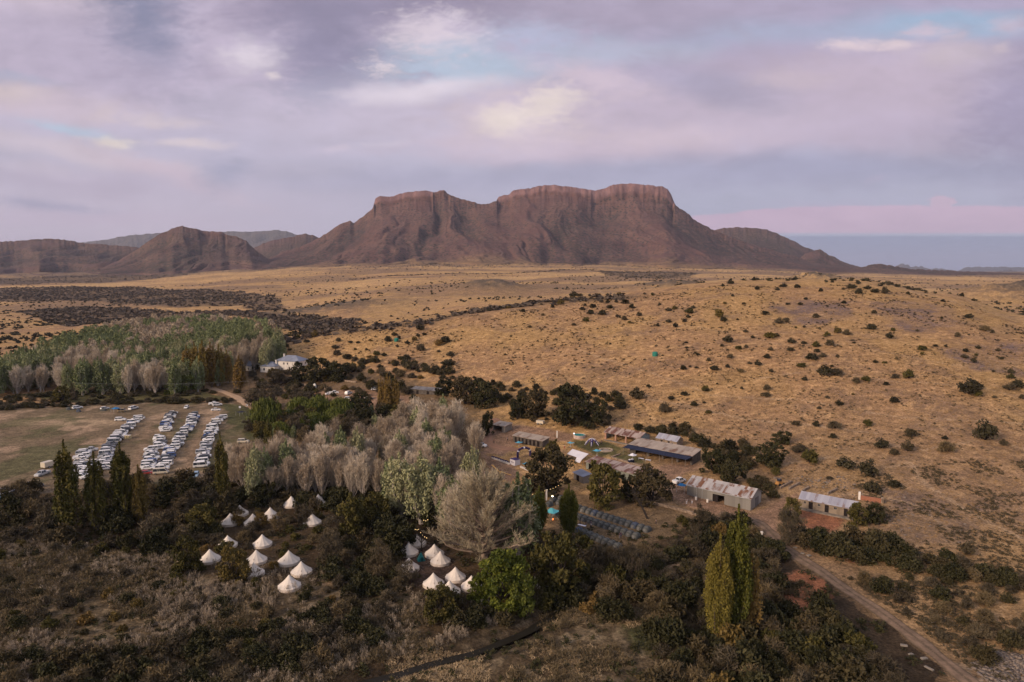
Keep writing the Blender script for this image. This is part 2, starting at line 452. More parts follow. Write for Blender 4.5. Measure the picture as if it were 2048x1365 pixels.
def terrain():
    a_in = np.linspace(-.86, .86, 900)
    a = np.concatenate([[-4, -3, -2.2, -1.6, -1.3, -1.1, -1.0, -.95], a_in, [.95, 1.0, 1.1, 1.3, 1.6, 2.2, 3, 4]])
    ys = [-260, -160, -80, -20, 20, 50, 70, 85]
    py = np.arange(1420, 742, -1.25)
    for p in py: ys.append(flat_pt(1024, p)[1])
    y0 = ys[-1]; ys += list(np.exp(np.linspace(math.log(y0), math.log(2500), 360))[1:])
    ys += list(np.exp(np.linspace(math.log(2500), math.log(45000), 90))[1:])
    ys = np.array(ys)
    A, Y = np.meshgrid(a, ys)
    X = A * np.maximum(Y, 85)
    Z = H(X, Y)
    Cc = ground_albedo(X, Y, Z)
    nr, nc = A.shape
    V = np.stack([X, Y, Z], -1).reshape(-1, 3)
    i = np.arange(nr * nc).reshape(nr, nc)
    F = np.stack([i[:-1, :-1], i[:-1, 1:], i[1:, 1:], i[1:, :-1]], -1).reshape(-1, 4)
    m, t, b = newmat('ground', .95, .1)
    al = t.n('ShaderNodeAttribute', attribute_name='albedo').outputs['Color']
    geo = t.n('ShaderNodeNewGeometry').outputs['Position']
    st = t.n('ShaderNodeVectorMath', operation='MULTIPLY', x0=geo); st.inputs[1].default_value = (1, 1, 0)
    fine = t.noise(1.7, st.outputs[0], 5, .7)
    mid = t.noise(.33, st.outputs[0], 5, .7)
    big = t.noise(.06, st.outputs[0], 4, .6)
    k = t.math('MULTIPLY', t.remap(fine, .30, .70, .50, 1.5), t.math('MULTIPLY', t.remap(mid, .3, .7, .66, 1.32), t.remap(big, .3, .7, .86, 1.14)))
    c = t.mix(1.0, al, t.n('ShaderNodeCombineColor', x0=k, x1=k, x2=k).outputs[0], 'MULTIPLY')
    # dark tussock specks
    vo = t.n('ShaderNodeTexVoronoi', feature='F1'); vo.inputs['Scale'].default_value = .55; t.set(vo.inputs['Vector'], st.outputs[0])
    sp = t.math('MULTIPLY', t.remap(vo.outputs['Distance'], .34, .12), t.remap(t.noise(.09, st.outputs[0], 3), .42, .6))
    c = t.mix(t.math('MULTIPLY', sp, .62), c, (.05, .042, .028))
    t.set(b.inputs['Base Color'], c)
    bp = t.n('ShaderNodeBump'); bp.inputs['Strength'].default_value = .8; bp.inputs['Distance'].default_value = .5
    t.set(bp.inputs['Height'], t.math('ADD', t.math('MULTIPLY', fine, .5), mid)); t.set(b.inputs['Normal'], bp.outputs[0])
    me = mesh_np('ground', V, F, [m], color=np.concatenate([Cc.reshape(-1, 3), np.ones((len(V), 1))], 1), smooth=True)
    o = link('ground', me)
    tag(o, 'dry golden grassland rising from the valley floor to the far plain', kind='structure')
terrain()

# ------------------------------------------------------------------ mountains
def rockmat(name, slope, slope2, cliff, veg, vsc=1.0):
    m, t, b = newmat(name, .95, .05)
    geo = t.n('ShaderNodeNewGeometry'); pos = geo.outputs['Position']
    cl = t.n('ShaderNodeAttribute', attribute_name='albedo'); rr = t.n('ShaderNodeSeparateColor', x0=cl.outputs['Color'])
    cliffm, gul, foot = rr.outputs
    n1 = t.noise(.0035 * vsc, pos, 6, .6); n2 = t.noise(.03 * vsc, pos, 4, .7)
    c = t.mix(t.remap(n1, .38, .62), slope, slope2)
    c = t.mix(t.math('MULTIPLY', foot, t.remap(n2, .25, .6, .35, .9)), c, (.27, .175, .095))
    sp = t.n('ShaderNodeSeparateXYZ', x0=pos)
    band = t.noise(1.0, t.n('ShaderNodeCombineXYZ', x0=t.math('MULTIPLY', sp.outputs[0], .0012), x1=t.math('MULTIPLY', sp.outputs[1], .0012), x2=t.math('MULTIPLY', sp.outputs[2], .05 * vsc)).outputs[0], 4, .7)
    c = t.mix(t.remap(band, .50, .64, 0, .35), c, tuple(q * .6 for q in slope))
    c = t.mix(t.remap(band, .42, .32, 0, .2), c, tuple(q * 1.35 for q in slope2))
    vo = t.n('ShaderNodeTexVoronoi', feature='F1'); vo.inputs['Scale'].default_value = .045 * vsc; t.set(vo.inputs['Vector'], pos)
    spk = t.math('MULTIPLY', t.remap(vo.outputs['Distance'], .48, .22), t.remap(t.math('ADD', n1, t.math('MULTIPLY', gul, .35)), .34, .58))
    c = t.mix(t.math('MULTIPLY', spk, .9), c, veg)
    c = t.mix(t.math('MULTIPLY', t.math('MULTIPLY', gul, t.remap(n2, .35, .55)), .8), c, veg)  # ravine bushes, their dark tone also standing in for shade in the ravines
    vv = t.n('ShaderNodeVectorMath', operation='MULTIPLY', x0=pos); vv.inputs[1].default_value = (1, 1, .3)
    cn = t.noise(.014 * vsc, vv.outputs[0], 6, .7)
    cc = t.mix(t.remap(cn, .35, .65), cliff, tuple(q * .6 for q in cliff))
    c = t.mix(cliffm, c, cc)
    t.set(b.inputs['Base Color'], c)
    bp = t.n('ShaderNodeBump'); bp.inputs['Strength'].default_value = .7; bp.inputs['Distance'].default_value = 14.0 / vsc
    t.set(bp.inputs['Height'], t.math('ADD', n2, t.math('MULTIPLY', t.math('MULTIPLY', cn, cliffm), 1.2))); t.set(b.inputs['Normal'], bp.outputs[0])
    return m

def mountain(name, label, S, Rd, Fd, mat, cliffs=(), gul=.16, gf=30., cols=900, rows=170, back=1.35, seed=1, low=-30, gpow=1.35, rough=.004, plateau=0.0, spurs=(), fan=1020):
    """S: skyline as survey bearings (px,py); ridge stands Rd metres off, its foot Fd metres off"""
    pts = [ray(*p) for p in S]
    sa = np.array([p[0] for p in pts]); sb = np.array([p[1] for p in pts])
    a = np.linspace(sa[0], sa[-1], cols)
    b = np.interp(a, sa, sb)
    b = b + (fbm(a * 900, a * 0 + seed, 3, seed) - .5) * rough * .12 + (fbm(a * 260, a * 0 + seed, 3, seed + 1) - .5) * rough * .6
    top = CAMZ + b * Rd
    cliff = np.zeros(cols)
    for c0, c1, hpx in cliffs:
        a0, a1 = ray(c0, 400)[0], ray(c1, 400)[0]
        w = .0035
        cliff = np.maximum(cliff, sstep(a0 - w * .3, a0 + w * .6, a) * sstep(a1 + w * .3, a1 - w * .6, a) * hpx / FPX * Rd)
    cliff = cliff * (.90 + .2 * fbm(a * 60, a * 0 + 3, 3, seed + 3))
    # t: 0 foot .. 1 ridge, then behind the ridge
    tf = np.linspace(0, .955, int(rows * .62)); tc = np.linspace(.957, 1.0, int(rows * .16)); tb = np.linspace(1.02, back, rows - len(tf) - len(tc))
    t = np.concatenate([tf, tc, tb])
    T, A = np.meshgrid(t, a, indexing='ij')
    wav = (fbm(A * 22 + seed, A * 0, 3, seed + 7) - .5)
    F0 = Fd * (1 + .22 * wav)
    Y = F0 + (Rd - F0) * T
    colw = (fbm(A * 120, A * 0 + 2, 3, seed + 20) - .5)
    X = A * Y
    base = H(X, Y)
    base = np.minimum(base, base[0:1, :] * 0 + np.maximum(base, 0))
    topg = np.broadcast_to(top, T.shape); clg = np.broadcast_to(cliff, T.shape)
    k = max(5, cols // 22); ker = np.hanning(k * 2 + 1); ker /= ker.sum()
    sm1 = np.convolve(np.pad(top - cliff, k, mode='edge'), ker, mode='valid')
    k2 = max(3, cols // 90); ker2 = np.hanning(k2 * 2 + 1); ker2 /= ker2.sum()
    sm2 = np.convolve(np.pad(top - cliff, k2, mode='edge'), ker2, mode='valid')
    wA = sstep(.25, .8, T); wB = sstep(.82, .955, T)
    slopeTop = (sm1[None, :] * (1 - wA) + np.minimum(sm2, sm1 * .6 + sm2 * .4)[None, :] * wA)
    slopeTop = slopeTop * (1 - wB) + (topg - clg) * wB
    slopeTop = np.maximum(slopeTop, base)
    g = np.clip(T / .957, 0, 1)
    zs = base + low * (1 - sstep(0, .06, T)) + (slopeTop - base) * (.24 * g + .76 * g ** (gpow + .25))
    # ravines running down the face
    fanc = ray(fan, 450)[0]
    wx = (A - fanc) * gf * (.62 + .55 * T) + 1.1 * (fbm(A * 14 + T, T * 3 + seed, 3, seed + 11) - .5)
    rid = np.abs(fbm(wx, T * .9 + seed, 2, seed + 13) * 2 - 1)
    rid2 = np.abs(fbm(wx * 3.1, T * 2.6, 2, seed + 17) * 2 - 1)
    rav = np.exp(-(rid / .30) ** 2); rav2 = np.exp(-(rid2 / .35) ** 2)
    env = sstep(.02, .3, g) * (1 - sstep(.90, .995, g) * .75)
    amp = (slopeTop - base) * gul
    zs = zs - amp * env * (rav * .9 + rav2 * .26 + np.exp(-((np.abs(fbm(wx * 7.7, T * 6, 2, seed + 19) * 2 - 1)) / .4) ** 2) * .12) + amp * env * .16 * (fbm(A * 70, T * 7, 4, seed + 5) - .5)
    for spx, wpx, hh, t0 in spurs:
        sa0 = ray(spx, 450)[0]
        zs = zs + hh * np.exp(-((A - sa0 - .02 * (T - t0)) / (wpx / FPX)) ** 2) * np.exp(-((T - t0) / .28) ** 2) * sstep(0, .1, T)
    gc = np.clip((T - .957) / .043, 0, 1)
    zc = slopeTop + (topg - slopeTop) * (1 - (1 - gc) ** 2.6)
    Z = np.where(T <= .957, np.minimum(zs, CAMZ + np.broadcast_to(b, T.shape) * Y * .0 + 1e9), zc)
    # nothing on the face may stand above the crest line
    crest = CAMZ + np.broadcast_to(b, T.shape) * Y
    Z = np.where(T < 1.0, np.minimum(Z, crest - (1 - T) * 6), Z)
    bt = np.clip((T - 1.0) / (back - 1.0), 0, 1)
    Z = np.where(T > 1.0, topg + (base - 60 - topg) * np.clip((bt - plateau) / (1 - plateau), 0, 1) ** 1.3 - 4 * sstep(0, .05, bt), Z)
    Y = Y + np.where((T > .93) & (T <= 1.0), colw * 26 * (clg > 8) * (1 - gc * .5), 0)
    X = A * Y
    hasc = clg / (np.max(cliff) + 1e-6) if cliff.max() > 0 else clg
    cm = sstep(.958, .966, T) * (T < 1.01) * sstep(.12, .3, hasc)
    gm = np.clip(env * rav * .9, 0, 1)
    ft = sstep(.34, .03, T + .22 * (fbm(A * 60, T * 9, 4, seed + 31) - .5)) * (clg.max() > 100)
    colr = np.stack([cm, gm * (1 - ft * .6), ft, gm * 0 + 1], -1).reshape(-1, 4)
    nr, nc = T.shape
    V = np.stack([X, Y, Z], -1).reshape(-1, 3)
    i = np.arange(nr * nc).reshape(nr, nc)
    F = np.stack([i[:-1, :-1], i[:-1, 1:], i[1:, 1:], i[1:, :-1]], -1).reshape(-1, 4)
    me = mesh_np(name, V, F, [mat], color=colr, smooth=True)
    o = link(name, me); tag(o, label, kind='structure')
    return o

M_mesa = rockmat('mesa_rock', (.140, .076, .066), (.180, .102, .082), (.28, .160, .148), (.042, .040, .034))
M_hill = rockmat('hill_rock', (.130, .078, .070), (.168, .104, .084), (.18, .11, .10), (.045, .044, .034), 1.2)
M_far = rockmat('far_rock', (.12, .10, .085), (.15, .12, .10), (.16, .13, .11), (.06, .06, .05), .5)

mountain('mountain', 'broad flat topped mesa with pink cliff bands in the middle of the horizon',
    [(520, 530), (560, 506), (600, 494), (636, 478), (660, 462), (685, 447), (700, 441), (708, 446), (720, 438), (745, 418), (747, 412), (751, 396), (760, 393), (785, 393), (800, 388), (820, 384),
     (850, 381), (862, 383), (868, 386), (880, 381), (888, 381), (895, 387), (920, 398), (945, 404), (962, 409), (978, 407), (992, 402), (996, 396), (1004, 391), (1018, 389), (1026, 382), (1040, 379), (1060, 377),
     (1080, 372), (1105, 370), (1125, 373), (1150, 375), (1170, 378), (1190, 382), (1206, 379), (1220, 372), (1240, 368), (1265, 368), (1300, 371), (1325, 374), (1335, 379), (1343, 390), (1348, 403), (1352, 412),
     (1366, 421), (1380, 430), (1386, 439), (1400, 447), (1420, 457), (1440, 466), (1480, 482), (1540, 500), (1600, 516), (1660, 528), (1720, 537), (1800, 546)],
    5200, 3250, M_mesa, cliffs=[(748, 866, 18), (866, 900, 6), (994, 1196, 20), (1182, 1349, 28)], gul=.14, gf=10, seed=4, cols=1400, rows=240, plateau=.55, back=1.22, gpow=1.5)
mountain('hill', 'low brown ridge on the far left of the horizon',
    [(-260, 500), (-100, 488), (0, 484), (40, 482), (70, 479), (105, 478), (130, 480), (170, 487), (215, 490), (265, 494), (300, 500), (360, 520), (420, 540)], 5600, 3900, M_hill, seed=9, gf=12, cols=600, rows=110, gul=.24, gpow=1.2)
mountain('hill', 'domed brown hill with a rocky crest left of the mesa',
    [(200, 536), (240, 520), (262, 506), (280, 495), (300, 481), (320, 468), (340, 460), (352, 455), (365, 453), (378, 456), (395, 459), (412, 463), (428, 463), (445, 465), (452, 469), (475, 474), (492, 482), (502, 492), (514, 503), (530, 514), (560, 528), (600, 540)],
    4700, 3500, M_hill, seed=14, gf=14, cols=500, rows=120, cliffs=[(395, 450, 8)], gul=.22, gpow=1.1)
mountain('hill', 'rounded dark hill between the domed hill and the mesa',
    [(470, 520), (500, 500), (520, 490), (540, 482), (565, 477), (590, 473), (600, 469), (612, 468), (626, 471), (640, 478), (680, 495), (740, 530)], 6300, 4400, M_hill, seed=19, gf=12, cols=400, rows=100, gul=.16)
mountain('hill', 'smooth brown hill behind the right end of the mesa',
    [(1360, 500), (1400, 475), (1430, 460), (1450, 456), (1480, 455), (1510, 457), (1535, 460), (1560, 470), (1585, 481), (1610, 495), (1630, 502), (1640, 500), (1652, 508), (1668, 514), (1690, 526), (1730, 536), (1790, 546)], 6600, 4300, M_hill, seed=23, gf=12, cols=500, rows=110, gul=.15)
mountain('hill', 'small pointed brown cone at the right foot of the mesa',
    [(1585, 526), (1610, 509), (1625, 503), (1632, 502), (1639, 498), (1644, 501), (1655, 509), (1672, 518), (1700, 532), (1740, 540)], 5200, 4500, M_hill, seed=27, gf=40, cols=240, rows=80, gul=.08)
mountain('hill', 'long low brown rise right of the mesa on the horizon',
    [(1690, 541), (1720, 535), (1752, 528), (1780, 531), (1820, 538), (1880, 541), (1960, 544), (2080, 548)], 4300, 3600, M_hill, seed=29, gf=40, cols=300, rows=60, gul=.08)
mountain('hill', 'pale blue far range behind the domed hill',
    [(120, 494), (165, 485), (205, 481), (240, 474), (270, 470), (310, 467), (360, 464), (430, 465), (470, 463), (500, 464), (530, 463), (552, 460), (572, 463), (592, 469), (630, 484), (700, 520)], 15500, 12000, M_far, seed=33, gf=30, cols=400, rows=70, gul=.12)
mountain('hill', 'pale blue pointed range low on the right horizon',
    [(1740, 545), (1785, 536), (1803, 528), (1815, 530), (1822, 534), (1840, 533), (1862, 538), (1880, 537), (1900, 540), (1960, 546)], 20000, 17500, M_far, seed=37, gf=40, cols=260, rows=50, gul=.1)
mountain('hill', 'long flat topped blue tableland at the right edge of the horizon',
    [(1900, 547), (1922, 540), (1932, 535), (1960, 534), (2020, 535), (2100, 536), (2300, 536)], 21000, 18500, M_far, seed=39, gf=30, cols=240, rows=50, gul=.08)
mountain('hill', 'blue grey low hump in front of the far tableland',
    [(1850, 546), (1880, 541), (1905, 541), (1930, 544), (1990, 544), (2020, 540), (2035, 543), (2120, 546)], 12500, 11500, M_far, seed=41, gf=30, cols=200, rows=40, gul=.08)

# ------------------------------------------------------------------ sky, sun, air, camera
def world():
    w = bpy.data.worlds.new('World'); SC.world = w; w.use_nodes = True
    nt = w.node_tree; t = NT(nt); bg = nt.nodes['Background']
    d = t.n('ShaderNodeTexCoord').outputs['Generated']
    s = t.n('ShaderNodeSeparateXYZ', x0=d); X, Y, Z = s.outputs
    yy = t.math('MAXIMUM', Y, .12)
    A = t.math('DIVIDE', X, yy); B = t.math('DIVIDE', Z, yy)
    # cloud coordinates: bearings, stretched along the horizon
    vec = t.n('ShaderNodeCombineXYZ', x0=t.math('MULTIPLY', A, 1.0), x1=t.math('MULTIPLY', B, 2.3), x2=0.0).outputs[0]
    # cloud-deck coordinates (perspective: finer and flatter towards the horizon)
    zc = t.math('ADD', t.math('MAXIMUM', Z, 0.0), .12)
    deck = t.n('ShaderNodeCombineXYZ', x0=t.math('DIVIDE', X, zc), x1=t.math('DIVIDE', Y, zc), x2=0.0).outputs[0]
    n_big = t.noise(2.6, vec, 6, .55, .3)
    n_mid = t.noise(6.5, vec, 7, .6, .5)
    n_deck = t.noise(1.1, deck, 6, .6, .2)
    n_w1 = t.math('SUBTRACT', t.noise(3.4, vec, 5, .55), .5)
    vec2 = t.n('ShaderNodeVectorMath', operation='ADD', x0=vec); vec2.inputs[1].default_value = (7.3, 2.1, 0)
    n_w2 = t.math('SUBTRACT', t.noise(3.4, vec2.outputs[0], 5, .55), .5)
    Aw = t.math('MULTIPLY_ADD', n_w1, .16, c=A); Bw = t.math('MULTIPLY_ADD', n_w2, .06, c=B)
    # base gradient by elevation
    cr = t.n('ShaderNodeValToRGB'); t.set(cr.inputs[0], B)
    e = cr.color_ramp.elements
    stops = [(0.0, (.30, .325, .42)), (.045, (.345, .355, .46)), (.085, (.355, .35, .455)), (.16, (.38, .365, .47)), (.26, (.50, .44, .54)), (.42, (.475, .445, .545))]
    e[0].position = 0; e[0].color = (*stops[0][1], 1); e[1].position = stops[1][0]; e[1].color = (*stops[1][1], 1)
    for p_, c_ in stops[2:]:
        q = e.new(p_); q.color = (*c_, 1)
    base = cr.outputs[0]
    # the west (left) glows pinker and brighter near the horizon
    base = t.mix(t.math('MULTIPLY', t.remap(A, .25, -.6), t.remap(B, .28, 0.0, 0, .95)), base, (.51, .425, .51))
    sky = t.n('ShaderNodeTexSky', sky_type='NISHITA', sun_disc=False, sun_elevation=R(14), sun_rotation=R(235), altitude=1300, air_density=1.0, dust_density=1.4)
    nis = t.mix(1.0, sky.outputs[0], (.085, .085, .085), 'MULTIPLY')
    n_fine = t.noise(17.0, vec, 6, .62, .3)
    n_ed = t.math('ADD', t.math('MULTIPLY', n_mid, .5), t.math('MULTIPLY', n_fine, .5))
    n_xf = t.math('ADD', t.math('MULTIPLY', n_fine, .5), t.math('MULTIPLY', t.noise(44.0, vec, 5, .65, .4), .5))
    def sr(r, g, b): return tuple(((q / 255 + .055) / 1.055) ** 2.4 / 1.26 for q in (r, g, b))
    def blob(colr, px, py, rx, ry, c, op, edge=.55, namp=.9, rot=0.0):
        a0, b0 = ray(px, py)
        edge = 1.0 if rx <= 160 else max(edge, .62)
        da = t.math('SUBTRACT', Aw, a0); db = t.math('SUBTRACT', Bw, b0); k = math.radians(rot); cs, sn = math.cos(k), math.sin(k)
        u = t.math('MULTIPLY', t.math('MULTIPLY_ADD', db, -sn, c=t.math('MULTIPLY', da, cs)), FPX / rx); v = t.math('MULTIPLY', t.math('MULTIPLY_ADD', db, cs, c=t.math('MULTIPLY', da, sn)), FPX / ry)
        r = t.math('SQRT', t.math('ADD', t.math('MULTIPLY', u, u), t.math('MULTIPLY', v, v)))
        r = t.math('ADD', r, t.math('MULTIPLY', t.math('SUBTRACT', n_ed if rx > 160 else n_xf, .5), namp * (2.5 if rx > 160 else 3.6)))
        return t.mix(t.remap(r, 1.0 + edge * .5, 1.0 - edge, 0, op), colr, c)
    c = t.mix(t.remap(B, .16, .30), base, t.mix(t.remap(A, -.7, .6), sr(200, 186, 206), sr(178, 168, 194)))
    blue = sr(186, 200, 220); blu2 = sr(162, 182, 208)
    L = [
     (880, 140, 210, 55, blue, .9, .6, .9, 0), (1060, 70, 150, 45, sr(185, 190, 215), .8, .7, 1.4, 0), (1230, 110, 260, 30, blue, .55, .8, 1.2, -8), (1880, 55, 230, 36, blu2, .95, .6, .7, 0), (1540, 60, 260, 30, sr(168, 178, 204), .7, .8, 1, 0),
     (30, 165, 90, 13, blu2, .8, .8, .8, 6), (165, 256, 90, 13, blue, .9, .7, .8, 14),
     (100, 0, 170, 34, sr(214, 198, 212), .8, .9, .8, 0), (220, 110, 300, 90, sr(184, 172, 194), .7, .9, .9, 0),
     (285, 20, 100, 130, sr(142, 142, 168), 1, .7, .55, -16), (720, 5, 320, 55, sr(158, 147, 171), 1, .7, .6, 0), (668, 95, 140, 130, sr(152, 145, 171), 1, .55, .5, -8), (640, 190, 75, 34, sr(164, 162, 186), .8, .9, 1.3, 0), (1300, 20, 330, 40, sr(176, 164, 186), .8, .8, .9, 0),
     (520, 112, 70, 38, sr(226, 214, 226), .95, .8, .9, 0), (556, 160, 26, 8, sr(228, 214, 218), .9, .8, .8, 0), (870, 78, 90, 44, sr(226, 212, 224), .95, .8, 1.2, 0), (752, 138, 40, 15, sr(230, 216, 224), .9, .7, 1.2, 0), (800, 165, 60, 12, sr(176, 166, 190), .7, .8, 1.2, -10),
     (90, 205, 200, 34, sr(210, 192, 204), .85, .7, .8, 6), (40, 188, 90, 14, sr(224, 206, 206), .7, .8, .8, 4), (235, 280, 42, 13, sr(232, 216, 208), .95, .7, .7, 0), (375, 281, 70, 13, sr(224, 208, 212), .8, .8, .8, 0), (330, 236, 80, 12, sr(220, 204, 210), .75, .8, .9, 4), (230, 222, 26, 20, sr(218, 200, 206), .7, .8, 1, 0),
     (170, 305, 280, 24, sr(218, 202, 212), .8, .9, .7, 12), (350, 350, 160, 22, sr(212, 192, 206), .8, .8, .7, 18), (150, 360, 260, 34, sr(192, 178, 198), .6, .9, .8, 4), (60, 330, 130, 16, sr(212, 198, 212), .5, .9, .8, 6),
     (448, 346, 50, 42, sr(168, 166, 190), .85, .55, .5, 0), (90, 414, 130, 15, sr(164, 160, 186), .7, .8, .7, 4), (140, 440, 260, 18, sr(200, 182, 202), .5, .9, .7, 0), (250, 165, 160, 40, sr(184, 172, 194), .6, .9, .9, 0), (450, 200, 110, 30, sr(186, 178, 198), .5, .9, .9, 0),
     (780, 235, 300, 62, sr(208, 196, 214), .8, .8, .8, 0), (840, 182, 170, 24, sr(230, 218, 230), .95, .7, .9, -4), (660, 293, 46, 8, sr(222, 206, 220), .7, .8, .9, -6), (760, 283, 60, 8, sr(220, 210, 224), .5, .9, .9, 0), (640, 300, 160, 14, sr(204, 192, 212), .5, .9, .9, 0),
     (1640, 210, 560, 130, sr(192, 176, 196), .95, .45, .55, 0), (1290, 250, 430, 84, sr(200, 184, 202), .95, .6, .6, 0), (1420, 165, 170, 44, sr(176, 168, 192), .8, .8, .7, 10), (1140, 290, 360, 42, sr(212, 194, 210), .75, .8, .6, 0),
     (1180, 158, 120, 26, sr(216, 198, 212), .9, .6, .8, 10), (1600, 160, 90, 22, sr(214, 196, 204), .8, .7, .8, 6), (1040, 240, 150, 52, sr(222, 204, 212), .9, .6, .6, 0), (1100, 205, 48, 32, sr(238, 222, 216), .95, .5, .6, 0), (1030, 238, 70, 26, sr(240, 224, 218), .95, .6, .6, -8),
     (1300, 275, 130, 26, sr(216, 196, 206), .6, .9, .8, 0), (1780, 160, 260, 70, sr(200, 182, 198), .7, .8, .7, 0), (1700, 86, 58, 15, sr(228, 208, 212), .95, .5, .6, 6), (1790, 94, 34, 11, sr(228, 208, 212), .9, .5, .6, 0), (1850, 68, 50, 17, sr(212, 192, 206), .9, .5, .6, 0), (1978, 104, 16, 10, sr(226, 206, 210), .9, .6, .5, 0), (2010, 60, 50, 20, sr(206, 190, 206), .9, .5, .5, 0), (1890, 120, 90, 30, sr(208, 192, 200), .7, .8, .8, 0),
     (2060, 230, 130, 150, sr(160, 150, 178), .8, .9, .5, 0), (1650, 345, 560, 34, sr(166, 164, 190), .85, .9, .4, 0), (1000, 360, 500, 26, sr(178, 174, 198), .7, .9, .4, 0), (1750, 365, 30, 5, sr(186, 176, 200), .6, .8, 1, -8), (1640, 404, 100, 6, sr(184, 176, 200), .6, .8, .9, 0)]
    for px, py, rx, ry, cc, op, ed, na, ro in L:
        if rx <= 60: op *= .9; na *= 1.5
        c = blob(c, px, py, rx, ry, cc, op, ed, na, ro)
    # pink bank on the right with a flat base, the earth's shadow below it
    top = t.math('ADD', t.math('MULTIPLY_ADD', t.math('SUBTRACT', n_fine, .5), .016, c=ray(1700, 412)[1]), t.math('MULTIPLY', t.remap(A, .22, .42, -.016, 0), 1.0))
    bank = t.math('MULTIPLY', t.remap(t.math('SUBTRACT', top, B), -.0015, .003), t.remap(B, ray(1700, 470)[1], ray(1700, 463)[1]))
    bank = t.math('MULTIPLY', bank, t.remap(A, .20, .27))
    c = t.mix(t.math('MULTIPLY', bank, .95), c, t.mix(n_fine, sr(196, 170, 194), sr(212, 184, 204)))
    ex, ey = ray(1885, 404)
    u = t.math('DIVIDE', t.math('SUBTRACT', A, ex), .022); v = t.math('DIVIDE', t.math('SUBTRACT', B, ey), .010)
    r = t.math('ADD', t.math('SQRT', t.math('ADD', t.math('MULTIPLY', u, u), t.math('MULTIPLY', v, v))), t.math('MULTIPLY', t.math('SUBTRACT', t.noise(60., vec, 4), .5), 1.4))
    c = t.mix(t.remap(r, 1.0, .75, 0, .9), c, sr(206, 180, 200))
    below = t.math('MULTIPLY', t.remap(B, ray(1700, 470)[1], ray(1700, 475)[1]), t.remap(A, .25, .40))
    c = t.mix(t.math('MULTIPLY', below, .95), c, sr(146, 152, 180))
    # fine cloud texture over everything
    tx = t.math('ADD', t.remap(n_deck, .3, .7, -.07, .07), t.remap(n_ed, .35, .65, -.055, .055))
    tx = t.math('ADD', t.math('MULTIPLY', tx, t.remap(B, .05, .2, .15, 1.0)), 1.0)
    c = t.mix(1.0, c, t.n('ShaderNodeCombineColor', x0=tx, x1=tx, x2=tx).outputs[0], 'MULTIPLY')
    # high overhead and behind: the real sky model with the same overcast
    rear = t.mix(.35, t.mix(t.remap(n_deck, .4, .62), (.52, .55, .66), (.50, .43, .49)), nis)
    front = t.math('MULTIPLY', t.remap(Y, .15, .38), t.remap(B, .8, .5))
    c = t.mix(front, rear, t.mix(.04, c, nis))
    c = t.mix(t.remap(Z, .0, -.04), c, (.16, .12, .09))
    t.set(bg.inputs[0], c); bg.inputs[1].default_value = 1.0
    w.cycles.sampling_method = 'MANUAL'; w.cycles.sample_map_resolution = 512
world()

sd = bpy.data.lights.new('sun', 'SUN'); sd.energy = 2.8; sd.angle = R(20); sd.color = (1.0, .77, .57)
so = bpy.data.objects.new('sun', sd); COL.objects.link(so)
az, el = R(235), R(24)   # from behind the left shoulder
sv = Vector((math.sin(az) * math.cos(el), math.cos(az) * math.cos(el), math.sin(el)))
so.rotation_euler = (-sv).to_track_quat('-Z', 'Y').to_euler()

hz = MB().box(-26000, 30000, -1200, 46000, -65, 1035)
hm = bpy.data.materials.new('haze'); hm.use_nodes = True
hn = hm.node_tree; hn.nodes.remove(hn.nodes['Principled BSDF'])
pv = hn.nodes.new('ShaderNodeVolumePrincipled'); pv.inputs['Color'].default_value = (.70, .76, 1.0, 1); pv.inputs['Density'].default_value = 2.5e-5; pv.inputs['Anisotropy'].default_value = 0.0
hn.links.new(pv.outputs[0], hn.nodes['Material Output'].inputs['Volume'])
ho = hz.build('haze', hm); tag(ho, 'thin pale evening haze over the whole valley', kind='stuff')

cd = bpy.data.cameras.new('camera'); cd.sensor_width = 36; cd.lens = 36 * FPX / 2048.0; cd.clip_start = .5; cd.clip_end = 80000
co = bpy.data.objects.new('camera', cd); COL.objects.link(co); co.location = (0, 0, CAMZ); co.rotation_euler = (PI / 2 - PITCH, 0, 0)
SC.camera = co
SC.view_settings.view_transform = 'Standard'; SC.view_settings.look = 'None'; SC.view_settings.exposure = .333; SC.view_settings.gamma = 1
SC.cycles.use_denoising = True; SC.cycles.max_bounces = 4; SC.cycles.diffuse_bounces = 2; SC.cycles.glossy_bounces = 2; SC.cycles.transmission_bounces = 2; SC.cycles.volume_bounces = 0
SC.cycles.use_adaptive_sampling = True; SC.cycles.adaptive_threshold = .02
SC.cycles.sample_clamp_indirect = 4
#OBJECTS
# ================================================================== PLANTS
def rand_dirs(n, up=.0):
    v = rng.normal(size=(n, 3)); v[:, 2] += up; return v / np.linalg.norm(v, axis=1, keepdims=True)

def cards(Pt, U, W):
    """n quads: centre, half length vector, half width vector"""
    V = np.stack([Pt - U - W, Pt - U + W, Pt + U + W * .45, Pt + U - W * .45], 1).reshape(-1, 3)
    return V, np.arange(len(Pt) * 4).reshape(-1, 4)

def perp(D):
    r = rng.normal(size=D.shape); w = np.cross(D, r); return w / (np.linalg.norm(w, axis=1, keepdims=True) + 1e-9)

def leafset(Pt, D, L, Wd, tint):
    L = L * (.6 + .8 * rng.random(len(Pt))); Wd = Wd * (.6 + .8 * rng.random(len(Pt)))
    V, F = cards(Pt, D * (L / 2)[:, None], perp(D) * (Wd / 2)[:, None])
    return V, F, tint

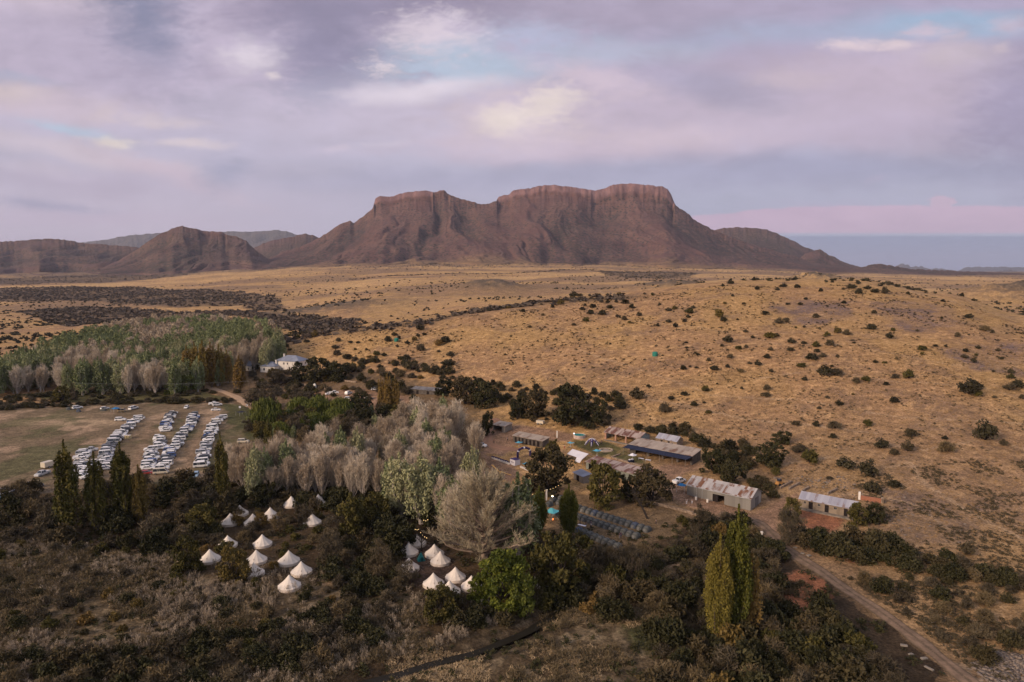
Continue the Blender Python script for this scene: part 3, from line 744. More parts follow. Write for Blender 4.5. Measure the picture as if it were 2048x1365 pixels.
def crown_clusters(centres, radii, per, L, Wd, up=.3, flat=.75, hollow=.55, tint0=None):
    """leaf clumps spread through the crown's volume, each clump its own tint"""
    n = len(centres); k = int(per)
    d = rand_dirs(n * k); r = (hollow + (1 - hollow) * rng.random(n * k))
    c = np.repeat(centres, k, 0); rr = np.repeat(radii, k)
    p = c + d * (rr * r)[:, None] * np.array([1, 1, flat])
    t = np.repeat(rng.random(n) if tint0 is None else tint0, k) * .7 + rng.random(n * k) * .3
    D = rand_dirs(n * k, up) * .6 + d * .4; D /= np.linalg.norm(D, axis=1, keepdims=True)
    return leafset(p, D, np.full(n * k, L), np.full(n * k, Wd), t)

def limbs(n, h, trunk_r, spread, start=.15, rise=1.2, seg=4, top=1.0, wob=.12):
    """ascending limbs: list of polylines"""
    out = []
    for i in range(n):
        z0 = h * (start + (top - .25 - start) * (i + random.random()) / n)
        az = random.random() * 2 * PI; ln = spread * (1 - .55 * (z0 / h)) * (.75 + .5 * random.random())
        pts = [Vector((0, 0, z0))]
        for k in range(1, seg + 1):
            f = k / seg
            pts.append(Vector((math.cos(az) * ln * f ** .8 + random.gauss(0, wob), math.sin(az) * ln * f ** .8 + random.gauss(0, wob), min(z0 + rise * ln * (f ** 1.3), h * top))))
        out.append(pts)
    return out

def trunk_mesh(name, h, r, limb, mat, tf=.9, forks=0):
    mb = MB(); k = 5
    pts = [(random.gauss(0, .012 * h) * (i > 0), random.gauss(0, .012 * h) * (i > 0), h * tf * i / k) for i in range(k + 1)]
    mb.path(pts, [r * (1 - .88 * i / k) + .02 for i in range(k + 1)], 6)
    for L in limb:
        r0 = r * .34
        mb.path([tuple(p) for p in L], [r0 * (1 - .8 * i / (len(L) - 1)) + .015 for i in range(len(L))], 4)
    return mb.mesh(name, mat)

BARK = plain('bark', (.13, .095, .07), var=.25, scale=3)
PBARK = plain('pale_bark', (.42, .36, .32), var=.2, scale=3)
TBARK = plain('twig_bark', (.30, .22, .17), var=.2, scale=3)
DBARK = plain('dark_bark', (.05, .038, .03), var=.2, scale=3)
L_POP = leafmat('poplar_leaf', (.055, .065, .012), (.19, .175, .03), (.17, .11, .025))
L_POPB = leafmat('poplar_leaf_autumn', (.20, .125, .035), (.30, .19, .06), (.16, .12, .03))
L_POPD = leafmat('poplar_leaf_dark', (.050, .056, .014), (.165, .130, .034), (.13, .085, .025))  # darker yellow olive foliage, the leaf's own colour
L_BIG = leafmat('big_tree_twig', (.24, .19, .11), (.60, .50, .35), None, .1)
L_GREY = leafmat('grey_poplar_leaf', (.13, .155, .062), (.29, .31, .155), (.30, .27, .15))
L_BARE = leafmat('bare_twig', (.25, .185, .12), (.64, .51, .38), (.56, .48, .38), .22)
L_DARK = leafmat('dark_leaf', (.022, .024, .010), (.070, .062, .025), (.060, .042, .022), .35)
L_OLIVE = leafmat('olive_leaf', (.055, .052, .014), (.13, .105, .03), (.15, .085, .028), .3)
L_BROWN = leafmat('brown_twig', (.045, .036, .022), (.150, .118, .075), (.12, .085, .040), .35)
L_GREEN = leafmat('green_leaf', (.045, .062, .010), (.165, .175, .024), (.12, .13, .03), .15)
L_WILL = leafmat('willow_leaf', (.055, .075, .016), (.15, .155, .035), None, .15)
L_SHRUB = leafmat('hill_shrub_leaf', (.026, .025, .013), (.078, .064, .034), (.070, .052, .030), .4)
L_SILV = leafmat('silver_twig', (.12, .094, .064), (.42, .335, .245), (.25, .19, .13), .35)
L_PIND = leafmat('bushland_twig', (.075, .058, .045), (.15, .112, .085), None, .2)

def colpoplar(h, w, mat, n=34, per=170, L=.55, Wd=.34, bark=BARK):
    """columnar poplar: steep limbs, each a plume of leaf sprays"""
    P_, D_, T_ = [], [], []
    lb = []
    for i in range(n):
        f = i / n
        z0 = h * (.04 + .62 * f); az = i * 2.399 + random.gauss(0, .4)
        prof = lambda q: w * .5 * (min(1, (q / .12) ** .6) if q < .12 else (1 - ((q - .12) / .88) ** 2.3) ** .8 if q < 1 else 0)
        ln = h * (.30 + .12 * random.random()) * (1 - .35 * f)
        zt = min(z0 + ln, h * (1 - .02 * random.random()))
        rad = prof(z0 / h + .10) * (.55 + .5 * random.random())
        pts = [Vector((0, 0, z0)), Vector((math.cos(az) * rad * .7, math.sin(az) * rad * .7, z0 + (zt - z0) * .3)), Vector((math.cos(az) * rad, math.sin(az) * rad, z0 + (zt - z0) * .65)), Vector((math.cos(az) * rad * .85, math.sin(az) * rad * .85, zt))]
        lb.append(pts)
        k = per; s = rng.random(k) ** .8
        q = np.array([tuple(p) for p in pts]); idx = np.clip((s * 3).astype(int), 0, 2); fr = (s * 3 - idx)[:, None]
        c = q[idx] * (1 - fr) + q[idx + 1] * fr
        wr = (.10 + .13 * (1 - s) * 1.2) * w * (.7 + .6 * random.random())
        c = c + rand_dirs(k) * (wr * rng.random(k) ** .5)[:, None] * np.array([1, 1, 1.3])
        P_.append(c); T_.append(np.clip(random.random() * .65 + rng.random(k) * .35, 0, 1))
        D_.append(rand_dirs(k, 1.3))
    # leader
    k = per * 3; s = rng.random(k); c = np.stack([rng.normal(0, .04 * w, k) * (1.3 - s), rng.normal(0, .04 * w, k) * (1.3 - s), h * (.5 + .5 * s)], 1)
    P_.append(c); T_.append(rng.random(k)); D_.append(rand_dirs(k, 2))
    Pt = np.concatenate(P_); D = np.concatenate(D_); T = np.concatenate(T_)
    V, F, T = leafset(Pt, D, np.full(len(Pt), L), np.full(len(Pt), Wd), T)
    return mesh_np('crown', V, F, [mat], tint=T), trunk_mesh('trunk', h, w * .07 + .1, lb[::3], bark, .85)

def barepoplar(h, w, mat, n=26, twigs=46, bark=PBARK, tl=1.5, tw=.07, spread=.36, low=.04, rnd=0.0):
    """leafless grey poplar: limbs fan upward, hundreds of fine ascending twigs"""
    Pt, D, T = [], [], []
    lb = []
    for i in range(n):
        f = i / n; z0 = h * (low + .45 * f); az = i * 2.399 + random.gauss(0, .3)
        lean = spread * (1.05 - .75 * f) * (.6 + .6 * random.random())
        ln = h * (.52 - .22 * f) * (.85 + .3 * random.random())
        dx, dy = math.cos(az), math.sin(az)
        pts = [Vector((0, 0, z0))]
        for k in range(1, 5):
            q = k / 4; rad = ln * lean * (q ** .75)
            rad = min(rad, w * .5 * (.7 + .4 * random.random()))
            pts.append(Vector((dx * rad + random.gauss(0, .12), dy * rad + random.gauss(0, .12), min(z0 + ln * q * (1.0 - rnd * (1 - f) * .9), h))))
        lb.append(pts)
        q = np.array([tuple(p) for p in pts]); k = twigs; s = .18 + .82 * rng.random(k) ** .8
        idx = np.clip((s * 4).astype(int), 0, 3); fr = (s * 4 - idx)[:, None]
        c = q[idx] * (1 - fr) + q[idx + 1] * fr
        out = np.stack([np.full(k, dx), np.full(k, dy), np.zeros(k)], 1)
        d = rand_dirs(k) * .55 + out * (.25 + .4 * rnd) + np.array([0, 0, 1.05 - .5 * rnd]); d /= np.linalg.norm(d, axis=1, keepdims=True)
        Lh = tl * (.5 + .9 * rng.random(k))
        base = c
        Pt.append(base + d * (Lh / 2)[:, None]); D.append(d * (Lh / 2)[:, None]); T.append(np.clip(random.random() * .6 + rng.random(k) * .4, 0, 1))
        # second order twigs
        k2 = k * 3; j = rng.integers(0, k, k2); b2 = base[j] + d[j] * (Lh[j] * rng.random(k2))[:, None]
        d2 = d[j] * .8 + rand_dirs(k2) * .7 + np.array([0, 0, .35]); d2 /= np.linalg.norm(d2, axis=1, keepdims=True)
        l2 = tl * .5 * (.4 + .8 * rng.random(k2))
        Pt.append(b2 + d2 * (l2 / 2)[:, None]); D.append(d2 * (l2 / 2)[:, None]); T.append(np.clip(random.random() * .5 + rng.random(k2) * .5, 0, 1))
    Pt = np.concatenate(Pt); D = np.concatenate(D); T = np.concatenate(T)
    W = perp(D) * (tw / 2 * (.6 + .8 * rng.random(len(Pt))))[:, None]
    V, F = cards(Pt, D, W)
    return mesh_np('crown', V, F, [mat], tint=T), trunk_mesh('trunk', h, w * .03 + .10, lb, bark, .8)

def broadleaf(h, w, mat, bark=DBARK, n=46, per=70, L=.5, Wd=.42, trunk=.06, flat=.7, droop=False, top=.42, seedy=1.0, gap=.0):
    """broad crown: clumps sit on limbs through an uneven ellipsoid"""
    cz = h * (trunk + (1 - trunk) * .5); rz = h * (1 - trunk) * .5
    d = rand_dirs(n, .25); r = .45 + .55 * rng.random(n) ** .5
    lump = .55 + .9 * np.array([fbm(np.array([q[0] * 1.6 + 9]), np.array([q[1] * 1.6 + q[2] * 1.9]), 2, 71)[0] for q in d])
    c = np.stack([d[:, 0] * w * .42 * r * lump, d[:, 1] * w * .42 * r * lump, cz + d[:, 2] * rz * .82 * r * lump], 1)
    rad = w * (.07 + .11 * rng.random(n) ** 1.5) * seedy; c[:, 2] = np.maximum(c[:, 2], .06 * h + .05 * h * rng.random(n)); k_ = n // 3; a_ = rng.random(k_) * 6.283; r_k = w * (.22 + .20 * rng.random(k_)); c[:k_] = np.stack([np.cos(a_) * r_k, np.sin(a_) * r_k, h * (.06 + .26 * rng.random(k_))], 1)
    V, F, T = crown_clusters(c, rad, per, L, Wd, flat=flat)
    lb = [[Vector((0, 0, h * trunk * (.5 + .5 * random.random()))), Vector(tuple(q * .55 + np.array([0, 0, h * trunk * .55]))), Vector(tuple(q))] for q in c[:: 3]]
    tm = trunk_mesh('trunk', h, w * .035 + .1, lb, bark, trunk + .25)
    return mesh_np('crown', V, F, [mat], tint=T), tm

def willow(h, w, mat, n=60, per=70):
    c = []; 
    for i in range(n):
        d = rand_dirs(1, .6)[0]; d[2] = abs(d[2]); c.append((d[0] * w * .4, d[1] * w * .4, h * .42 + d[2] * h * .46))
    c = np.array(c); k = per; cc = np.repeat(c, k, 0)
    p = cc + rng.normal(size=cc.shape) * np.array([.09 * w, .09 * w, .05 * h]); drop = rng.random(len(p)) ** 1.3 * h * .38
    p[:, 2] -= drop; p[:, 2] = np.maximum(p[:, 2], .4)
    D = np.stack([p[:, 0] * .05, p[:, 1] * .05, -np.ones(len(p))], 1) + rng.normal(size=p.shape) * .18; D /= np.linalg.norm(D, axis=1, keepdims=True)
    t = np.repeat(rng.random(n), k) * .6 + rng.random(len(p)) * .4
    V, F, T = leafset(p, D, np.full(len(p), 1.0), np.full(len(p), .26), t)
    lb = [[Vector((0, 0, h * .25)), Vector(tuple(q * .6 + np.array([0, 0, h * .2]))), Vector(tuple(q))] for q in c[::4]]
    return mesh_np('crown', V, F, [mat], tint=T), trunk_mesh('trunk', h, .4, lb, BARK, .5)

def bushmesh(name, w, h, mat, n=26, per=34, L=.36, Wd=.26, up=.5, stem=DBARK, sq=1.0):
    """many-stemmed shrub: one mesh, leaves plus stems"""
    d = rand_dirs(n, .35); d[:, 2] = np.abs(d[:, 2]); r = .5 + .5 * rng.random(n)
    c = np.stack([d[:, 0] * w * .40 * r, d[:, 1] * w * .40 * r, .18 * h + d[:, 2] * h * .62 * r], 1)
    V, F, T = crown_clusters(c, w * (.13 + .10 * rng.random(n)), per, L, Wd, up=up, flat=.85 * sq, hollow=.35)
    V[:, 2] = np.maximum(V[:, 2], -.1)
    k = n; S = c * .5; D = c * .5; W = perp(D / np.linalg.norm(D, axis=1, keepdims=True)) * .05
    V2, F2 = cards(S, D, W)
    me = mesh_np(name, np.concatenate([V, V2]), np.concatenate([F, F2 + len(V)]), [mat, stem], mi=np.concatenate([np.zeros(len(F)), np.ones(len(F2))]), tint=np.concatenate([T, T[:len(F2)] * 0]))
    return me

def plumebush(name, w, h, mat, n=60, stems=DBARK, wd=.09):
    """feathery upright shrub: plumes rising from the ground"""
    az = rng.random(n) * 2 * PI; r = rng.random(n) ** .6 * w * .42
    b = np.stack([np.cos(az) * r * .5, np.sin(az) * r * .5, np.zeros(n)], 1)
    tip = np.stack([np.cos(az) * r, np.sin(az) * r, h * (.55 + .45 * rng.random(n)) * (1 - .35 * (r / (w * .5)))], 1)
    k = 9; s = np.tile(np.linspace(.2, 1, k), n)[:, None]
    bb = np.repeat(b, k, 0); tt = np.repeat(tip, k, 0); p = bb * (1 - s) + tt * s + rng.normal(size=(n * k, 3)) * .10
    D = (tt - bb); D /= np.linalg.norm(D, axis=1, keepdims=True); D = D + rng.normal(size=D.shape) * .35; D /= np.linalg.norm(D, axis=1, keepdims=True)
    t = np.repeat(rng.random(n), k) * .5 + s[:, 0] * .4 + rng.random(n * k) * .1
    V, F, T = leafset(p, D, np.full(len(p), .62), np.full(len(p), wd * 2), t)
    return mesh_np(name, V, F, [mat], tint=T)

# --- prototypes (several shapes of each kind)
PROTO = {
 'lombardy': [colpoplar(20, 4.6, L_POP, n=64, per=260, L=.30, Wd=.2) for _ in range(2)],
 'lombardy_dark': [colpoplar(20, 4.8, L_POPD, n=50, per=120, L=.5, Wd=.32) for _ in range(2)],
 'lombardy_brown': [colpoplar(20, 4.0, L_POPB, n=40, per=100, L=.5, Wd=.3) for _ in range(2)],
 'bare': [barepoplar(17, 6.5, L_BARE, n=34, twigs=40) for _ in range(5)] ,
 'bare_big': [barepoplar(20, 17, L_BIG, n=120, twigs=84, spread=1.1, low=.05, tl=1.15, tw=.055, rnd=.7, bark=TBARK)],
 'greypop': [colpoplar(17, 7.5, L_GREY, n=40, per=75, L=.62, Wd=.36, bark=PBARK) for _ in range(3)],
 'dark': [broadleaf(9, 10, L_DARK, n=56, per=64) for _ in range(4)],
 'olive': [broadleaf(9, 10, L_OLIVE, n=56, per=60) for _ in range(3)],
 'brown': [broadleaf(8, 9, L_BROWN, n=60, per=60, L=.8, Wd=.11, bark=BARK) for _ in range(3)],
 'green': [broadleaf(10, 12, L_GREEN, n=70, per=80, trunk=.12) for _ in range(2)],
 'willow': [willow(9, 11, L_WILL) for _ in range(2)],
}
SHRUB = [bushmesh('shrub', 4.0, 3.0, L_SHRUB, n=24, per=32) for _ in range(6)]
SHRUB_B = [bushmesh('shrub', 4.0, 3.0, L_BROWN, n=30, per=40, L=.6, Wd=.10) for _ in range(3)]
SHRUB_O = [bushmesh('shrub', 4.0, 3.2, L_OLIVE, n=26, per=34) for _ in range(3)]
SHRUB_D = [bushmesh('shrub', 4.6, 3.4, L_DARK, n=32, per=36) for _ in range(4)]
PLUME = [plumebush('plume', 2.2, 2.0, L_SILV) for _ in range(4)]

PH = {'lombardy': 20, 'lombardy_dark': 20, 'lombardy_brown': 20, 'bare': 17, 'bare_big': 20, 'greypop': 17, 'dark': 9, 'olive': 9, 'brown': 8, 'green': 10, 'willow': 9}
PW = {'lombardy': 4.6, 'lombardy_dark': 4.8, 'lombardy_brown': 4.0, 'bare': 6.5, 'bare_big': 17, 'greypop': 7.5, 'dark': 10, 'olive': 10, 'brown': 9, 'green': 12, 'willow': 11}
NAME = {'lombardy': 'poplar_tree', 'lombardy_dark': 'poplar_tree', 'lombardy_brown': 'poplar_tree', 'bare': 'bare_poplar_tree', 'bare_big': 'bare_poplar_tree', 'greypop': 'grey_poplar_tree',
        'dark': 'thorn_tree', 'olive': 'olive_green_tree', 'brown': 'leafless_tree', 'green': 'green_tree', 'willow': 'willow_tree'}

def tree(kind, p, h, w=None, label='', group=None, parts=True, cat='tree'):
    cm, tm = random.choice(PROTO[kind])
    sz = h / PH[kind]; sx = (w / PW[kind]) if w else sz
    root = empty(NAME[kind], p, random.random() * 2 * PI, (sx, sx * random.uniform(.92, 1.08), sz))
    link('crown', cm, root); link('trunk', tm, root)
    tag(root, label, cat, group)
    return root

def mpx(n, p): return n / FPX * math.hypot(p[1], CAMZ - p[2])      # a width seen as n px, in metres at p

def tree_px(kind, px, pyb, pyt, wpx=None, label='', group=None):
    p, h = top_height(px, pyb, pyt)
    return tree(kind, p, h, mpx(wpx, p) if wpx else None, label, group)

def shrub(me, p, w, h, label, group, name='shrub', cat='shrub', bw=4.0, bh=3.0):
    o = link(name, me); o.location = p; o.rotation_euler = (0, 0, random.random() * 6.28)
    o.scale = (w / bw, w / bw * random.uniform(.85, 1.15), h / bh)
    tag(o, label, cat, group); return o

# ================================================================== PLACING THE TREES
T1 = tree_px
T1('lombardy', 1434, 1292, 1066, 46, 'yellow green poplar at the bottom right, left and lower of the close roadside pair')
T1('lombardy', 1469, 1280, 1008, 52, 'tallest poplar at the bottom right with a brownish top, beside the dirt road')
T1('lombardy_brown', 1498, 1270, 1105, 40, 'short brownish poplar behind the right side of the tall roadside pair')
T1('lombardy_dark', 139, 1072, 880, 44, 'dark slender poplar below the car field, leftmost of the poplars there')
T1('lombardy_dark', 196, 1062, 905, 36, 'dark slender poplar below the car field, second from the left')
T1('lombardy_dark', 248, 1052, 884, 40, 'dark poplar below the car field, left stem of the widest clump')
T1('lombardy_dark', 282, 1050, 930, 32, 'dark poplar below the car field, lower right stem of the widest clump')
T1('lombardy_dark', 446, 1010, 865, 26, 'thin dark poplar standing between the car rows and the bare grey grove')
T1('lombardy', 1078, 1068, 972, 32, 'slim yellow green poplar left of the turquoise canopy')
T1('lombardy', 1137, 1078, 968, 38, 'slim yellow green poplar right of the turquoise canopy')
T1('lombardy_brown', 480, 783, 712, 26, 'single brown poplar in front of the white farmhouse wing')
for k, (x, b, tp, w) in enumerate([(376, 775, 690, 22), (392, 774, 684, 22), (408, 778, 680, 22), (424, 775, 684, 24), (440, 772, 690, 22), (456, 768, 700, 18)]):
    T1('lombardy_brown', x, b, tp, w, 'brown autumn poplar in the tight clump left of the farmhouse', 'brown poplars left of the farmhouse')
for k, (x, b, tp, w) in enumerate([(763, 828, 752, 16), (776, 830, 746, 18), (791, 828, 752, 18)]):
    T1('lombardy_brown', x, b, tp, w, 'slim brown poplar in the little trio above the grey grove', 'trio of brown poplars above the grove')
T1('lombardy_dark', 538, 905, 838, 18, 'narrow dark green poplar at the upper left edge of the bare grove', None)
T1('lombardy_dark', 555, 905, 850, 15, 'small green poplar beside the orange brown bare crown at the grove edge', None)
T1('lombardy_dark', 354, 703, 657, 8, 'thin nearly black cypress like tree poking out of the far wood')
T1('bare_big', 970, 1120, 898, 186, 'huge rounded half bare pinkish tree in the middle of the foreground')
T1('greypop', 1035, 1110, 945, 84, 'leafy grey green poplar on the right flank of the huge bare tree')
T1('greypop', 905, 1060, 950, 60, 'grey green poplar behind the left flank of the huge bare tree')
T1('greypop', 800, 1035, 905, 62, 'bright grey green poplar in the grove, leftmost of the leafy trio')
T1('greypop', 843, 1048, 902, 70, 'bright grey green poplar in the grove, middle of the leafy trio')
T1('greypop', 880, 1040, 915, 58, 'bright grey green poplar in the grove, rightmost of the leafy trio')
T1('green', 1005, 1215, 1098, 118, 'broad bright green tree spreading over the white bell tents')
T1('green', 1040, 1225, 1140, 60, 'low green bough heavy tree beside the rightmost bell tents')
T1('green', 358, 786, 735, 62, 'round bright green tree at the foot of the far wood')
T1('willow', 535, 860, 793, 62, 'rounded green willow at the field track, leftmost of the willows')
T1('willow', 600, 838, 792, 52, 'bright willow in the willow belt, second from the left')
T1('willow', 640, 838, 790, 58, 'bright willow in the willow belt, third from the left')
T1('willow', 682, 838, 794, 52, 'bright willow in the willow belt, at its right end')
T1('olive', 405, 1068, 1005, 64, 'yellow green round tree left of the shaded bell tents')
T1('olive', 468, 1165, 1088, 66, 'olive round tree between the lower left bell tents')
T1('olive', 374, 1148, 1070, 66, 'dark olive tree left of the lower bell tents')
T1('olive', 1115, 1190, 1060, 118, 'large golden brown tree below the two slim poplars')
T1('olive', 880, 1240, 1165, 70, 'olive bushy tree under the lowest bell tents')
T1('olive', 1105, 925, 880, 34, 'small golden topped tree behind the big dark yard tree')
T1('dark', 1096, 985, 888, 100, 'big dark evergreen in the farmyard beside the white marquee')
T1('olive', 1205, 1008, 922, 78, 'dark olive willow like tree in front of the rusted long roof')
T1('dark', 1305, 1008, 925, 84, 'dark spreading tree right of the rusted long roof')
T1('dark', 1262, 1000, 945, 50, 'smaller dark tree between the two big ones behind the dome tents')
T1('dark', 1070, 838, 775, 62, 'dark round tree on the slope above the yard, left of the dead tree')
T1('dark', 1035, 838, 790, 40, 'small dark tree at the left of the clump above the yard')
T1('dark', 1145, 850, 764, 84, 'tall dark tree behind the pale dead trunk above the yard')
T1('dark', 1195, 850, 800, 44, 'low dark tree right of the dead trunk above the yard')
T1('dark', 930, 808, 752, 64, 'dark tree right of the long low roof, nearest to it')
T1('dark', 972, 812, 757, 60, 'dark tree right of the long low roof, farthest from it')
T1('dark', 890, 790, 755, 44, 'dark tree behind the end of the long low roof')
T1('dark', 975, 870, 820, 30, 'dark tree at the edge of the dirt yard beside the small barn')
T1('dark', 1428, 948, 893, 58, 'dark round tree at the right end of the navy shed')
T1('dark', 1466, 965, 915, 60, 'dark drooping tree behind the big rusty barn')
T1('dark', 1537, 932, 882, 66, 'dark broad tree on the slope above the barn')
T1('dark', 1562, 888, 862, 42, 'grey green tree on the slope, higher of the two above the barn')
T1('brown', 1578, 1085, 1012, 62, 'grey twiggy tree in front of the bunkhouse corner')
T1('olive', 1583, 1040, 992, 36, 'small green topped tree touching the bunkhouse left wall')
T1('olive', 1712, 1052, 1003, 42, 'grey green tree hiding the right end of the bunkhouse')
T1('dark', 1747, 1045, 1004, 46, 'dark tree just right of the bunkhouse gable')
T1('brown', 1400, 1065, 1005, 42, 'grey brown leafless tree in front of the barn track')
T1('olive', 1440, 1090, 1045, 40, 'green brown tree between barn and tall roadside poplar')
T1('dark', 600, 765, 724, 40, 'dark tree touching the right side of the farmhouse')
T1('dark', 640, 763, 712, 66, 'broad dark tree right of the farmhouse')
T1('dark', 682, 760, 720, 50, 'dark tree at the right end of the farmhouse garden')
T1('olive', 548, 752, 736, 26, 'golden bush tree in front of the farmhouse')
T1('brown', 560, 770, 735, 46, 'leafless grey tree in front of the farmhouse')
T1('brown', 528, 815, 762, 72, 'wide brown leafless tree between farmhouse and willows')
T1('brown', 610, 812, 778, 54, 'brown leafless tree right of the wide one above the willows')
T1('dark', 722, 832, 782, 50, 'dark tree between the parked cars and the brown poplar trio')
T1('brown', 562, 860, 818, 50, 'orange brown bare crown at the upper left of the grove')
T1('brown', 600, 870, 822, 52, 'reddish bare crown just below the willow belt')
T1('olive', 752, 1050, 985, 70, 'dark olive tree under the front of the bare grove')
T1('olive', 705, 1068, 990, 60, 'brownish olive tree left of the dark trees under the grove')
T1('dark', 790, 1098, 1020, 92, 'dark tree with lights strung beside it above the bell tents')
T1('dark', 528, 1008, 962, 60, 'dark green tree shading the upper bell tents')
T1('brown', 612, 1046, 1006, 40, 'brown twiggy tree over the shaded bell tents')
T1('brown', 660, 1120, 1060, 56, 'brown twiggy tree between the two groups of bell tents')
T1('brown', 760, 1150, 1075, 60, 'silvery leafless tree left of the right hand bell tents')
T1('brown', 1262, 1165, 1092, 66, 'brown twiggy tree below the lowest dome tents')
T1('brown', 560, 1062, 1022, 38, 'thin brown twiggy tree standing among the left bell tents')
T1('brown', 668, 1070, 1028, 46, 'brown twiggy tree right of the upper bell tents')
T1('brown', 497, 1078, 1050, 32, 'small grey twiggy tree between upper and open bell tent rows')
T1('olive', 522, 1052, 1024, 30, 'small olive tree touching the upper left bell tents')
T1('brown', 815, 1170, 1118, 50, 'leafless brown tree left of the bright ribbed bell tent')
T1('green', 958, 1200, 1150, 48, 'low green tree half covering the leaf speckled bell tent')
T1('olive', 125, 805, 770, 34, 'brown green bush tree at the corner of the car field')

RD = [(np.array([tuple(P(*p))[:2] for p in q]), w) for q, w in (
    ([(2010, 1420), (1940, 1365), (1870, 1308), (1802, 1255), (1745, 1214), (1686, 1175), (1640, 1142), (1594, 1113), (1560, 1086), (1540, 1064), (1515, 1045), (1480, 1035), (1440, 1026)], 3.2),
    ([(400, 770), (443, 783), (475, 796), (512, 819)], 3.6), ([(1374, 995), (1500, 1030)], 3.0), ([(1600, 1022), (1700, 1045)], 3.0))]
def onroad(x, y, m=0.0):
    r = np.zeros(np.shape(x), bool)
    for L, w in RD: r |= pdist(x, y, L) < w + m
    return r
BT = [(461, 1048, 'leftmost shaded tent in the upper group'), (480, 1030, 'flat looking one at the very back of the left group'), (506, 1048, 'tent behind twigs between two others in the upper group'), (541, 1036, 'tent with leaf shadowed roof in the upper left group'), (583, 1012, 'upper tent left of the twiggy brown tree'), (637, 1008, 'upper tent right of the twiggy brown tree'), (625, 1048, 'tent almost hidden under the brown twiggy tree'),
      (456, 1093, 'left one of the two in the upper open row'), (525, 1091, 'right one of the two in the upper open row'), (420, 1122, 'lowest leftmost tent beside the olive tree'), (513, 1124, 'tent right of the olive tree'), (578, 1126, 'upper one of the lower bright trio'), (603, 1147, 'rightmost one of the lower bright trio'), (579, 1176, 'lowest one of the bright trio'), (508, 1150, 'mostly hidden tent under the olive tree'),
      (818, 1108, 'left tent by the small leafless tree'), (834, 1090, 'tent behind the small leafless tree'), (869, 1111, 'tan tent right of the small leafless tree'), (881, 1126, 'tent touching the huge bare tree'), (818, 1140, 'tent half hidden by the dark bush'), (867, 1171, 'bright ribbed tent in the lower right group'), (899, 1187, 'brightest lowest tent of the right group'), (911, 1158, 'leaf covered tent under the huge bare tree'), (943, 1176, 'leaf speckled tent left under the green tree'), (981, 1206, 'dim tent beneath the front of the green tree'), (1035, 1196, 'dim tent beneath the right side of the green tree'), (1070, 1180, 'sliver of a tent right of the green tree')]
TXY = np.array([tuple(P(x, y))[:2] for x, y, lb in BT if 'hidden' not in lb and 'dim' not in lb])
def near_tent(x, y):
    r = np.zeros(np.shape(x), bool)
    for tx, ty in TXY:
        L = math.hypot(tx, ty); ux, uy = tx / L, ty / L; dx, dy = x - tx, y - ty
        al = dx * ux + dy * uy; la = np.abs(-dx * uy + dy * ux); r |= (al > -13) & (al < 3.5) & (la < 3.4)
    return r
def in_px_poly(pts, Ht, n, mind):
    """feet of trees Ht tall whose tops fill an outline, kept mind metres apart"""
    w = np.array([tuple(P(x, y, Ht))[:2] for x, y in pts]); out = []; tries = 0
    lo, hi = w.min(0), w.max(0)
    cell = {}
    Q = lo + (hi - lo) * rng.random((max(3000, n * 60), 2))
    Q = Q[inpoly(Q[:, 0], Q[:, 1], w)]; Q = Q[~onroad(Q[:, 0], Q[:, 1], 1.2) & ~(near_tent(Q[:, 0], Q[:, 1]) & (rng.random(len(Q)) < .88))]
    for q in Q:
        if len(out) >= n: break
        c = (int(q[0] // mind), int(q[1] // mind)); ok = True
        for i in (-1, 0, 1):
            for j in (-1, 0, 1):
                for r in cell.get((c[0] + i, c[1] + j), ()):
                    if (r[0] - q[0]) ** 2 + (r[1] - q[1]) ** 2 < mind * mind: ok = False
        if ok: cell.setdefault(c, []).append(q); out.append(q)
    return out

# the bare grove
for q in in_px_poly([(470, 885), (520, 862), (590, 848), (640, 835), (680, 824), (740, 822), (810, 798), (850, 788), (905, 792), (955, 818), (955, 880), (935, 915), (960, 955), (905, 965), (870, 945), (790, 920), (740, 905), (690, 898), (600, 895), (560, 900), (480, 905)], 16, 200, 4.6):
    p = Vector((q[0], q[1], gz(*q))); hh = random.uniform(11.5, 18.5)
    big = (q[1] > 262 and q[0] > -45)
    g = random.random()
    if fbm(np.array([q[0] / 14]), np.array([q[1] / 14]), 2, 93)[0] < .36: continue
    if g < .15: tree('greypop', p, hh, random.uniform(5.5, 7.5), 'grey green leafy poplar among the bare trees of the grove', 'leafy poplars in the grove')
    else: tree('bare', p, hh * (1.1 if big else 1), random.uniform(5.5, 8.5) * (1.3 if big else 1), 'bare pinkish grey poplar in the dense grove beside the car field', 'bare poplars of the grove')

for q in in_px_poly([(458, 950), (560, 955), (700, 955), (705, 1004), (620, 1000), (560, 990), (458, 985)], 0, 46, 3.4):
    tree('bare', Vector((q[0], q[1], gz(*q))), random.uniform(12.5, 17.5), random.uniform(4.8, 7.2), 'bare feathery poplar along the front edge of the grove', 'bare poplars at the front of the grove')
for i_, q in enumerate(in_px_poly([(500, 862), (560, 848), (800, 822), (845, 845), (760, 862), (640, 880), (520, 890)], 0, 46, 4.6)):
    kd = ('brown', 'willow', 'olive', 'brown', 'dark', 'greypop')[i_ % 6]
    tree(kd, Vector((q[0], q[1], gz(*q))), random.uniform(5.5, 9), None, {'brown': 'brown leafless', 'willow': 'green willow', 'olive': 'olive leafy', 'dark': 'dark leafy', 'greypop': 'young grey green'}[kd] + ' tree in the mixed belt behind the bare grove', kd.replace('greypop', 'grey') + ' trees of the mixed belt')
